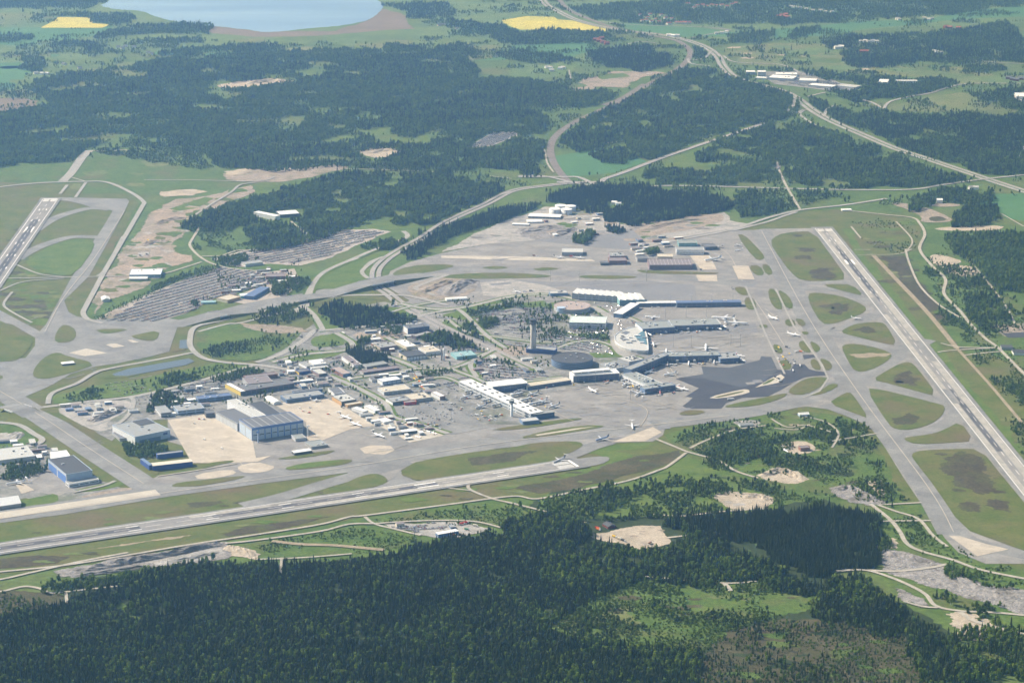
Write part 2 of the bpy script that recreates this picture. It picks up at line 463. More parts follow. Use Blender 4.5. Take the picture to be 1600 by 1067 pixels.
# new dark asphalt by the pier
area('apron', 'darkb', 8, "1096,573 1140,575 1187,563 1189,557 1205,557.5 1215,579 1190,598 1160,606 1100,592 1060,591 1099,585")
area('apron', 'dark', 7, "1055,592 1099,585 1170,600 1190,598 1215,578 1235,579 1240,570 1257,569.5 1264,577 1275,580 1291,582 1292,587 1269,588.5 1255,591 1240,598 1222,609 1200,620 1160,622 1135,630 1127,639 1075,639 1066,635 1077,627 1082,622 1071,620 1092,607")
area('apron', 'dark', 8, "1254,555 1272,554.5 1274,558.5 1256,562")
area('apron_concrete', 'pale', 9, "1103,622 1160,608.5 1171,609.5 1171,615 1125,623.5", 1)
area('grass_strip', 'grass', 10, "1112,621.5 1160,611 1164,612.5 1125,622", 1)
area('apron_concrete', 'pale', 8, "1204,592 1220,585 1226,590 1218,598 1180,606")
area('grass_strip', 'grass', 9, "1188,602 1206,592 1212,592 1200,600", 1)

# grass islands
for s in (
 "1202,379 1214,368 1237,363 1271,362 1300,402 1325,437 1297,439.5 1252,440 1235,426 1219,405",
 "1283,446 1305,444.5 1332,445.5 1351,463.5 1325,457.5", "1261,460 1275,457.5 1312,462.5 1340,472.5 1356,483 1345,492 1320,501 1300,507 1284,507 1267,480",
 "1200,452 1211,452 1225,484 1212,484 1202,470", "1215,452 1232,462 1241,481 1230,484 1220,467",
 "1226,500 1240,499 1244,510.5 1228,510", "1241,497.5 1255,500 1260,509 1250,511", "1252,518.5 1264,519 1262,523.5 1255,523.5",
 "1248,534 1260,532.5 1269,551.5 1257,551 1249,544", "1264,532.5 1277,538 1283,546 1276,552 1271,548",
 "1265,564 1275,560.5 1285,579.5 1270,578", "1279,560.5 1292,562.5 1301,571 1298,579 1289,580",
 "1230,612 1248,597 1267,590 1290,589.5 1295,594 1280,607.5 1257,617.5 1238,617", "1299,599 1313,602 1295,612.5 1275,618.5 1260,618.5 1282,611",
 "1312,520 1325,511 1345,505 1377,503.5 1386,510 1403,541 1375,536 1335,526",
 "1314,543 1322,538 1340,538 1375,545 1396,554.5 1385,566 1360,579.5 1336,582 1325,565",
 "1362,594 1385,580 1407,568 1422,566 1432,574 1467,621 1425,610 1390,600",
 "1352,607 1375,609 1417,619 1460,630 1478,635 1472,650 1455,663 1425,672 1400,672 1388,664",
 "1294,631 1310,620 1327,612 1336,622 1358,655 1340,648", "1410,687 1420,683 1450,680 1475,672.5 1500,658.5 1522,690 1487,692 1432,695",
 "1422,710 1440,704 1487,702 1532,702 1567,746 1680,880 1620,868 1550,843 1504,826 1460,760 1432,725",
 "497,775 510,767 540,755 565,744 585,740 600,744 607,752 595,759 560,766",
 "626,743 630,733 650,722 712,711 762,704 800,700 837,692 887,690 906,691 912,696 900,704 875,715 855,724 800,731 700,747 655,752 640,747",
 "439,736 465,726 505,721 540,718 554,720 535,727 495,732", "430,718 450,714 500,706 529,703.5 505,711.5 455,718",
 "265,760 280,754 332,749 375,744 386,745 362,751.5 312,760 280,761.5", "247,744 300,730 325,724 362,719.5 367,722 337,727.5 300,737",
 "-40,486 0,501 25,515 47,527 51,535 45,547 30,562 15,566 -40,566", "85,526 95,509 107,508.5 119,516 118,530 105,536 87,536",
 "53,591 51,582 60,567 75,555 92,551 104,557 152,569 120,581 90,589 70,593", "147,515 207,514.5 175,521.5 160,522", "203,527 212,523.5 250,516.5 245,533 225,533",
 "-10,583 9,590 -10,596", "806,686 850,674 900,666.5 935,664.5 948,667 900,675 850,683", "763,672 840,661 890,654.5 915,654 880,661 830,669 790,673",
 "1125,637 1160,628 1200,620.5 1230,614 1228,620 1195,632 1160,637", "1060,646.5 1075,641 1106,643 1090,648.5 1065,649.5",
 "612,427 640,416 690,413 714,416 690,422.5 640,431 618,433", "750,419 770,416.5 790,417 794,420 770,421.5", "674,433 740,427 800,427 866,431 850,434.5 800,435.5 760,436.5 705,436",
 "900,433 920,430.5 980,431.5 1000,434 970,436.5 920,436", "831,421 850,418.5 868,419 874,421 855,423.5 840,423.5", "993,423 1000,422.5 1100,426 1128,427 1110,429.5 1010,428.5",
 "1150,367 1162,367 1178,382 1196,402 1190,407.5 1179,405.5", "1169,416 1187,415 1196,430 1180,431.5", "1189,414 1200,413 1209,428 1198,431.5",
 "1145,450 1160,448.5 1170,454.5 1171,461.5 1157,462", "1162,466 1176,464.5 1183,480 1178,485 1166,483.5", "1186,508 1200,508 1198,513.5 1187,512.5",
 "1207,538 1218,540 1225,552 1212,553", "1215,565 1232,562 1238,577 1222,579"):
    area('grass_island', 'grass', 11, s, 1)
area('service_road', 'pale', 12, "836,680 900,670 930,667 900,672 840,681.5")
for s in ("1104,365 1110,366 1200,452 1195,452",):
    pass
strip('service_road', 'road', 12, 5, "1165,448 1180,483 1195,520 1210,552 1226,585", straight=True)
strip('service_road', 'road', 12, 5, "1212,452 1240,510 1262,540 1284,570 1294,592 1280,612 1255,622", straight=True)
# dark heath on the islands
for s in ("1470,716 1500,706 1530,716 1548,744 1562,768 1535,774 1500,762 1480,742", "1502,786 1520,784 1532,800 1510,800", "1540,780 1575,786 1580,800 1550,796",
          "1395,598 1402,585 1417,580 1425,592 1432,603 1412,601", "1336,516 1348,511.5 1362,513 1368,520 1350,522", "1265,423 1280,419 1297,421 1304,436 1280,437 1268,434",
          "1240,388 1272,389 1275,394 1245,393", "1240,402 1262,400 1266,406 1244,406", "1288,478 1312,474 1325,480 1312,490 1298,492", "1238,368 1255,368 1252,371 1240,371"):
    area('heath', 'burnt', 12, s, 0, (8, 12))
area('heath', 'track', 12, "1325,554 1360,552 1393,553 1385,558 1340,560", 0, (4, 14))
area('heath', 'cut', 12, "1395,655 1420,645 1440,652 1425,664 1400,664", 0, (6, 14))
area('heath', 'cut', 12, "730,716 790,708 840,704 800,722 740,728", 0, (6, 20))
area('airfield_grass', 'lush', 12, "50,402 75,386 112,374 142,375 150,385 118,430 90,432 60,424 38,412", 1)
area('airfield_grass', 'lush', 12, "440,733 470,725 510,720.5 540,719.5 500,729 465,734", 1)

# service and terminal land
area('service_yard', 'town', 8, "110,640 165,632 330,590 400,572 470,520 520,488 600,472 690,490 800,470 870,462 905,470 970,475 985,500 1000,512 1012,548 985,575 990,590 870,612 830,620 860,640 845,660 812,664 690,662 640,690 560,668 480,612 440,640 340,640 262,655 200,660 175,690 150,676")
area('airfield_grass', 'grass', 9, "62,640 80,632 112,655 155,680 205,706 240,722 250,735 246,743 200,716 130,672")
area('apron', 'gravel', 9, "85,641 110,633 170,626 205,626 204,640 165,660 172,672 150,675 118,660", 1)
area('apron', 'asphalt', 9, "612,634 625,628 690,624 715,640 745,660 765,668 705,680 665,660 632,652 620,645")
area('apron', 'pale', 9, "572,632 600,648 640,660 660,675 700,677 690,682 640,692 620,680 590,665 560,645")
area('apron', 'apron', 9, "660,545 700,520 770,540 830,575 870,600 760,620 720,600")
area('car_park', 'soil', 10, "745,548 800,540 830,545 826,555 770,560", 0)
area('gravel_yard', 'soil', 10, "545,522 600,514 645,522 600,536 568,532", 1)
# ground east of the hangar field
area('scrub_patch', 'lush', 9, "82,620 145,603 205,596 305,574 345,566 400,572 360,580 300,596 210,618 85,632", 0, (5, 25))
area('meadow', 'scrub', 9, "306,516 345,508 400,506 470,512 474,520 440,550 400,565 345,563 310,548", 1, (4, 25))
area('meadow', 'lush', 10, "315,525 380,518 440,535 430,548 400,555 340,552", 1, (6, 25))
area('bare_ground', 'soil', 11, "375,505 470,512 480,520 430,522 385,514", 1, (4, 20))
area('grass_bank', 'grass', 9, "165,583 205,570 290,553 300,556 300,564 200,590 165,592")
area('pond', 'pond', 10, "175,585 200,577 295,560.5 304,565 290,571 200,588 180,588")
area('pond', 'pond', 10, "281,532 295,531 293,545 280,545")
area('grass_bank', 'grass', 9, "278,512 300,508 296,530 288,548 268,551", 0)
area('grass_bank', 'lush', 9, "485,498 560,478 640,482 650,500 560,512 500,520", 0)
area('grass_bank', 'lush', 9, "484,533 495,525 525,522 540,535 535,541 490,544", 1)
area('grass_bank', 'lush', 9, "425,563 480,548 540,550 520,558 460,566", 0)
area('grass_bank', 'grass', 9, "340,500 400,487 500,468 580,452 600,470 540,466 420,492 340,510", 0)
area('grass_bank', 'lush', 9, "487,452 510,428 555,408 640,378 650,385 595,410 580,430 572,441 520,452", 0)
area('grass_bank', 'lush', 9, "690,493 740,480 800,476 850,470 860,480 800,482 760,490 742,500 720,500", 0)
area('grass_bank', 'lush', 10, "740,476 775,468 790,466 785,474 750,480", 0)
area('grass_bank', 'lush', 10, "838,478 870,472 880,480 865,484", 0)
area('grass_bank', 'lush', 10, "700,500 730,512 765,528 760,534 720,520 690,505", 0)
area('grass_bank', 'lush', 10, "880,520 905,522 960,522 950,530 900,528 884,526", 0)
area('grass_bank', 'lush', 10, "780,552 800,560 850,578 840,582 800,572", 0)
area('grass_bank', 'lush', 10, "920,552 975,552 985,558 930,560", 0)
area('bare_ground', 'soil', 9, "630,448 700,430 745,440 740,460 700,470 650,468", 1, (4, 16))
area('bare_ground', 'rock', 10, "700,440 745,436 750,446 720,462 690,465 680,455", 1, (5, 14))
area('gravel_yard', 'gravel', 9, "750,442 800,438 850,446 880,455 860,464 790,466 755,462", 0)

# construction ground to the east
area('bare_ground', 'soil', 3, "160,440 185,405 205,375 225,350 240,330 275,312 330,305 390,290 400,300 352,318 315,345 275,375 262,410 300,398 300,408 255,422 235,440 225,450 165,470 145,492 150,465", 0, (7, 25))
area('bare_ground', 'orange', 4, "182,417 205,408 240,404 272,394 296,400 302,407 250,420 185,422", 0, (4, 20))
area('bare_ground', 'orange', 4, "235,332 280,325 330,326 310,340 262,352 240,345", 0, (6, 20))
area('bare_ground', 'sand', 4, "250,300 300,296 325,300 300,306 255,308", 0, (5, 15))
area('bare_ground', 'orange', 4, "215,372 250,362 262,375 230,390 208,388", 0, (6, 20))
area('meadow', 'lush', 5, "265,327 320,308 335,310 310,325 280,330", 0, (3, 20))
area('bare_ground', 'soil', 4, "350,272 400,264 480,262 525,256 545,262 500,274 450,283 400,286 355,281", 0, (6, 18))
area('bare_ground', 'sand', 5, "350,268 395,263 402,268 360,275", 0, (5, 15))
area('sand_pit', 'sand', 4, "338,134 370,128 420,124 462,127 420,131 400,136 350,138", 0, (8, 22))
area('sand_pit', 'sand', 4, "562,236 590,229 620,230 632,236 610,245 585,247 568,243", 0, (5, 18))
area('bare_ground', 'soil', 4, "918,122 960,112 1010,112 1040,114 1000,122 975,138 920,136 905,130", 0, (8, 25))
area('bare_ground', 'soil', 4, "830,152 880,142 920,134 935,138 880,152 860,160 835,158", 0, (8, 25))
area('field', 'lush', 5, "932,117 975,115 985,120 940,125", 0, (4, 25))
area('gravel_yard', 'gravel', 5, "690,394 740,366 800,342 850,324 920,322 952,345 985,352 1050,346 1130,332 1142,345 1180,352 1060,373 1000,394 930,386 830,377 760,382", 0, (5, 30))
area('bare_ground', 'rock', 6, "800,360 850,352 900,352 905,375 860,377 820,372", 1, (5, 12))
area('bare_ground', 'soil', 6, "990,352 1050,340 1110,334 1135,336 1128,350 1060,362 1010,370 980,364", 1, (6, 15))
area('bare_ground', 'orange', 7, "1050,340 1100,337 1105,343 1060,347", 1, (5, 15))
area('grass_bank', 'olive', 6, "870,328 920,324 925,336 890,336", 0, (4, 15))
area('apron', 'apron2', 7, "830,376 930,362 985,358 1010,378 1000,392 930,387", 0)
area('car_park', 'lot', 3, "330,405 380,392 430,385 480,372 520,360 585,358 610,362 560,382 520,402 470,415 420,412 370,418", 0, (4, 20))
area('car_park', 'lot', 4, "150,500 170,488 230,460 300,432 345,418 420,425 415,440 360,452 330,470 290,490 250,502 180,503", 0)
area('car_park', 'soil', 5, "150,502 175,486 230,482 260,498 200,503", 0, (3, 15))
area('car_park', 'lot', 5, "380,430 460,420 470,440 440,470 400,478 350,470 400,450", 0)
area('car_park', 'gravel', 4, "727,232 770,207 808,206 810,212 770,228 735,233", 0)
area('service_yard', 'town', 4, "1180,112 1250,112 1300,124 1325,136 1352,143 1300,143 1255,137 1210,132", 0)
area('service_yard', 'gravel', 4, "1555,152 1580,144 1700,142 1700,162 1600,160", 0)
area('gravel_yard', 'sand', 5, "1451,401 1462,397 1485,402 1506,409 1490,414 1460,416", 1)
area('gravel_yard', 'sand', 5, "1464,418 1490,415 1522,416 1532,431 1512,434 1482,428", 1)
area('gravel_yard', 'sand', 5, "1455,357 1512,353 1572,353 1560,360.5 1525,361 1475,361", 1)
area('bare_ground', 'soil', 5, "1393,316 1440,321 1490,342 1482,348 1436,348 1442,340 1420,328 1396,321", 1)
area('heath', 'burnt', 6, "1450,340 1470,338 1482,345 1455,347", 1)
area('bare_ground', 'soil', 5, "1448,318 1500,318 1500,323 1460,324", 1)
area('car_park', 'soil', 4, "1540,508 1600,505 1650,504 1650,524 1570,526 1555,515", 0)
area('car_park', 'dark', 5, "1566,521 1640,517 1640,527 1575,528", 0)

# woodland floors and scrub in front
area('woodland_floor', 'floor', 3, "-60,940 60,960 120,905 230,893 340,880 440,880 560,872 645,860 700,845 800,830 850,810 830,790 860,770 1000,745 1120,745 1200,760 1190,800 1290,780 1380,810 1380,880 1300,900 1400,940 1500,1000 1520,1100 -60,1100", 0, (10, 40))
area('scrub_patch', 'lush', 3, "838,792 850,774 930,757 1000,747 1050,737 1110,746 1190,752 1215,765 1215,795 1120,800 1000,806 905,812 860,802", 0, (5, 25))
area('scrub_patch', 'scrub', 3, "1040,680 1110,656 1240,640 1335,655 1362,690 1395,740 1412,790 1360,790 1290,770 1200,765 1120,740 1072,710 1060,700", 0, (6, 30))
area('scrub_patch', 'scrub', 4, "1150,745 1250,725 1330,725 1400,755 1410,785 1330,765 1200,758", 0, (10, 30))
area('meadow', 'lush', 4, "1060,714 1100,720 1140,735 1120,742 1050,740 1030,738", 0, (8, 25))
area('scrub_patch', 'scrub', 3, "580,808 700,790 800,780 840,800 780,822 600,818", 0, (5, 25))
area('scrub_patch', 'scrub', 3, "400,846 545,822 600,820 660,840 580,864 440,872 400,866 370,855", 0, (5, 25))
area('clearing', 'scrub', 5, "855,985 890,955 950,920 1000,905 1080,912 1200,905 1290,930 1272,950 1180,968 1130,1000 1090,1020 990,1012 900,1005", 0, (10, 25))
area('clearing', 'olive', 6, "868,978 905,962 960,950 1010,950 960,975 900,992", 0, (12, 18))
area('clear_cut', 'cut', 5, "1120,1000 1200,968 1300,965 1400,985 1440,1030 1450,1100 1080,1100 1090,1040", 0, (14, 30))
area('clear_cut', 'cut', 5, "-60,918 40,922 100,930 105,945 60,955 -60,960", 0, (6, 25))
area('clearing', 'lush', 5, "170,936 190,940 230,972 215,970 180,948", 0, (4, 20))
area('clearing', 'lush', 5, "1140,800 1190,800 1215,850 1240,880 1225,888 1180,850 1140,838", 0, (8, 20))
area('scrub_patch', 'scrub', 3, "1375,790 1440,785 1500,862 1600,890 1700,925 1700,1010 1600,1000 1480,960 1380,900 1370,840", 0, (6, 25))
area('scrub_patch', 'scrub', 3, "1440,390 1510,400 1700,560 1700,760 1600,690 1540,560 1510,510 1470,450", 0, (6, 25))
area('airfield_grass', 'grass', 4, "1480,560 1540,548 1600,575 1700,680 1700,800 1600,700", 0, (6, 25))
area('gravel_yard', 'sand', 6, "910,834 950,832 975,824 1000,821 1032,822 1042,837 1047,850 1015,856 992,859 975,850 947,847 932,842", 0, (3, 12))
area('sand_pit', 'sand', 6, "1112,776 1122,769 1150,768 1205,773 1208,793 1147,797 1132,791", 1, (4, 14))
area('sand_pit', 'sand', 6, "1186,740 1215,735 1237,738 1262,751 1240,757 1210,752 1190,749", 1, (4, 14))
area('rock_face', 'rock', 6, "1297,767 1325,761 1347,771 1382,787 1360,790 1327,786", 0, (5, 10))
area('rock_field', 'rock', 6, "1372,862 1382,858 1402,860 1450,874 1476,882 1500,894 1537,914 1575,917 1700,950 1700,985 1570,951 1525,938 1475,921 1425,906 1380,892 1374,876", 0, (6, 12))
area('rock_field', 'rock', 6, "1398,918 1412,922 1440,935 1452,946 1440,950 1412,938", 0, (5, 10))
area('bare_ground', 'sand', 6, "1360,838 1375,834 1400,842 1400,856 1372,858", 0, (5, 10))
area('gravel_yard', 'sand', 6, "1480,960 1500,955 1540,968 1590,990 1560,1000 1500,1000", 0, (6, 12))
area('rock_field', 'rock', 6, "84,893 200,870 275,859 345,848 357,858 362,870 325,880 250,885 200,888 150,896 95,901", 0, (4, 10))
area('gravel_yard', 'gravel', 7, "220,878 262,870 310,862 345,856 352,864 320,876 250,883", 0, (4, 10))
area('bare_ground', 'sand', 7, "357,854 400,860 402,874 362,869", 0, (4, 10))
area('working_yard', 'gravel', 6, "600,820 682,816 725,816 770,826 752,832 702,842 676,840 652,834", 0, (3, 12))
area('gravel_yard', 'sand', 6, "1219,693 1255,688 1275,697 1272,707 1240,711 1222,703", 1)
area('gravel_yard', 'gravel', 6, "1140,658 1185,656 1190,664 1160,668", 1)
area('bare_ground', 'sand', 6, "1354,752 1376,750 1388,778 1372,776", 0, (2, 12))
area('service_yard', 'town', 4, "-60,697 40,690 80,700 90,716 110,730 105,760 150,748 215,772 150,785 90,792 40,778 -60,800", 0)
area('apron', 'apron', 5, "20,744 75,728 100,745 120,762 90,776 60,768 38,772")
area('grass_bank', 'lush', 6, "60,777 90,770 92,786 40,792 -20,800 -20,790", 1)
area('grass_bank', 'lush', 6, "112,768 150,758 190,752 198,757 160,766 120,770", 1)
area('bare_ground', 'soil', 6, "120,778 150,770 205,760 208,770 160,780", 1)
area('scrub_patch', 'scrub', 5, "-60,664 20,664 48,676 58,690 20,700 -60,706", 0, (4, 20))
area('bare_ground', 'gravel', 6, "-60,684 10,676 25,682 18,692 -60,696", 0, (4, 12))

# blotches of other growth and soil that break up the larger patches
brr = random.Random(17)
def pip(x, y, poly):
    c = False
    for k in range(len(poly)):
        (x1, y1), (x2, y2) = poly[k], poly[(k+1) % len(poly)]
        if (y1 > y) != (y2 > y) and x < (x2-x1)*(y-y1)/(y2-y1)+x1: c = not c
    return c
def blotches(name, mat, layer, s, n, lo, hi, flat=.3):
    poly = pts(s); k = 0
    xs, ys = [q[0] for q in poly], [q[1] for q in poly]
    for _ in range(n*8):
        if k >= n: break
        x, y = brr.uniform(min(xs), max(xs)), brr.uniform(min(ys), max(ys))
        if not pip(x, y, poly): continue
        r = brr.uniform(lo, hi); m = 9; q = []
        for a in range(m):
            t = 6.283*a/m; rr = r*brr.uniform(.45, 1.25); q.append((x+rr*1.5*math.cos(t), y+rr*flat*math.sin(t)))
        area(name, mat, layer, q, 1, (2.5, 12)); k += 1
SOIL = "160,460 185,410 210,375 230,345 280,315 330,306 380,296 315,345 275,375 265,410 235,440"
blotches('scrub_patch', 'scrub', 5, SOIL, 34, 4, 15); blotches('bare_ground', 'gravel', 5, SOIL, 14, 3, 12); blotches('bare_ground', 'track', 5, SOIL, 12, 3, 9); blotches('scrub_patch', 'grass', 5, SOIL, 10, 3, 12)
blotches('scrub_patch', 'scrub', 3, "-20,250 120,245 260,240 330,262 300,290 200,296 0,284", 16, 8, 26); blotches('dry_grass', 'olive', 3, "-20,250 120,245 260,240 330,262 300,290 200,296 0,284", 12, 6, 22)
GRS = ["0,834 200,806 400,774 540,748 620,745 800,712 900,698 700,745 500,780 250,822 0,848", "0,876 200,850 400,815 600,780 800,752 1000,715 1050,712 980,750 800,772 560,800 300,846 60,880", "1330,345 1420,345 1435,390 1400,400 1450,480 1520,560 1600,680 1600,750 1480,590 1380,440", "1430,712 1530,706 1600,800 1600,850 1510,825 1460,760", "5,380 40,340 60,420 30,480 0,490", "20,460 90,440 110,450 70,510 30,500"]
for s in GRS:
    blotches('heath', 'cut', 6, s, 12, 4, 16, .22); blotches('dry_grass', 'olive', 6, s, 9, 4, 15, .22); blotches('grass', 'lush', 6, s, 10, 4, 18, .22)
for s_ in ("1470,710 1540,705 1565,770 1500,770", "1390,600 1420,578 1440,605", "1335,518 1350,510 1370,522", "1262,420 1300,420 1306,438 1270,436", "1285,478 1325,476 1310,492", "1370,398 1415,398 1470,480 1440,480"):
    blotches('heath', 'burnt', 12, s_, 9, 2, 8, .35); blotches('heath', 'cut', 12, s_, 7, 2, 8, .35)
blotches('bare_ground', 'soil', 7, "915,832 975,825 1030,823 1045,848 1000,856 960,846", 8, 2, 6); blotches('bare_ground', 'gravel', 7, "1115,776 1150,770 1200,775 1200,790 1140,794", 8, 2, 7); blotches('bare_ground', 'soil', 7, "1190,740 1235,739 1255,750 1210,751", 5, 2, 5)
GRV = "700,390 760,360 850,326 945,330 985,354 1130,334 1130,350 1010,386 860,372 760,380"
blotches('bare_ground', 'rock', 7, GRV, 18, 4, 13); blotches('bare_ground', 'soil', 7, GRV, 14, 4, 12); blotches('scrub_patch', 'scrub', 7, GRV, 12, 3, 10); blotches('bare_ground', 'town', 7, GRV, 10, 5, 14)
blotches('clearing', 'cut', 7, "870,985 960,930 1200,910 1270,940 1150,980 1000,1005", 12, 6, 18); blotches('clearing', 'lush', 7, "870,985 960,930 1200,910 1270,940 1150,980 1000,1005", 12, 6, 20); blotches('clearing', 'olive', 7, "870,985 960,930 1200,910 1270,940 1150,980 1000,1005", 10, 5, 16)
blotches('clear_cut', 'scrub', 7, "1120,1010 1300,975 1400,995 1440,1060 1120,1060", 16, 6, 20); blotches('clear_cut', 'floor', 7, "1120,1010 1300,975 1400,995 1440,1060 1120,1060", 12, 6, 18)
SCR = "1060,690 1110,660 1240,645 1340,665 1400,760 1330,765 1180,745 1090,715"
blotches('scrub_patch', 'lush', 5, SCR, 12, 6, 20); blotches('dry_grass', 'olive', 5, SCR, 12, 5, 18); blotches('bare_ground', 'track', 5, SCR, 8, 2, 7); blotches('scrub_patch', 'floor', 5, SCR, 10, 4, 14); blotches('heath', 'cut', 5, SCR, 12, 4, 14)
FAR = "130,80 420,62 760,40 860,60 800,95 600,85 300,96 100,130 20,150 0,60"
blotches('field', 'olive', 2, FAR, 14, 12, 40, .2); blotches('field', 'lush', 2, FAR, 14, 12, 40, .2); blotches('field', 'crop', 2, FAR, 8, 12, 36, .2)
FARR = "1140,72 1290,70 1420,80 1560,116 1600,130 1450,122 1300,106 1180,100"
blotches('field', 'meadow', 3, FARR, 14, 10, 30, .2); blotches('field', 'scrub', 3, FARR, 12, 8, 24, .2); blotches('bare_ground', 'sand', 3, FARR, 10, 3, 8, .2)

# ------------------------------------------------------------------ roads
M1 = "842,-20 850,4 872,18 905,33 960,46 1020,53 1060,60 1098,72 1120,87 1130,104 1145,119 1168,128 1215,140 1242,152 1270,173 1300,190 1350,212 1400,233 1440,246 1500,266 1560,286 1640,312"
strip('motorway', 'motorway', 8, 15, M1, off=11)
strip('motorway', 'motorway', 8, 15, M1, off=-11)
strip('motorway_verge', 'scrub', 7, 50, M1)
strip('railway', 'rail', 7, 26, "868,-10 880,8 900,22 960,44 1040,60 1062,66 1078,80 1072,97 1050,113 1015,131 975,156 930,176 890,196 866,216 860,236 866,256 880,276 892,288", label='double track railway line curving through the woods')
strip('railway', 'rail', 7, 40, "1010,132 975,154 945,165")
E = "896,286 850,291 800,299 760,319 700,346 660,372 625,391 600,408 587,425 590,447 606,459 626,475 652,491 690,511 730,531 765,546 800,563 830,577"
strip('expressway', 'motorway', 12, 13, E, off=9)
strip('expressway', 'motorway', 12, 13, E, off=-9)
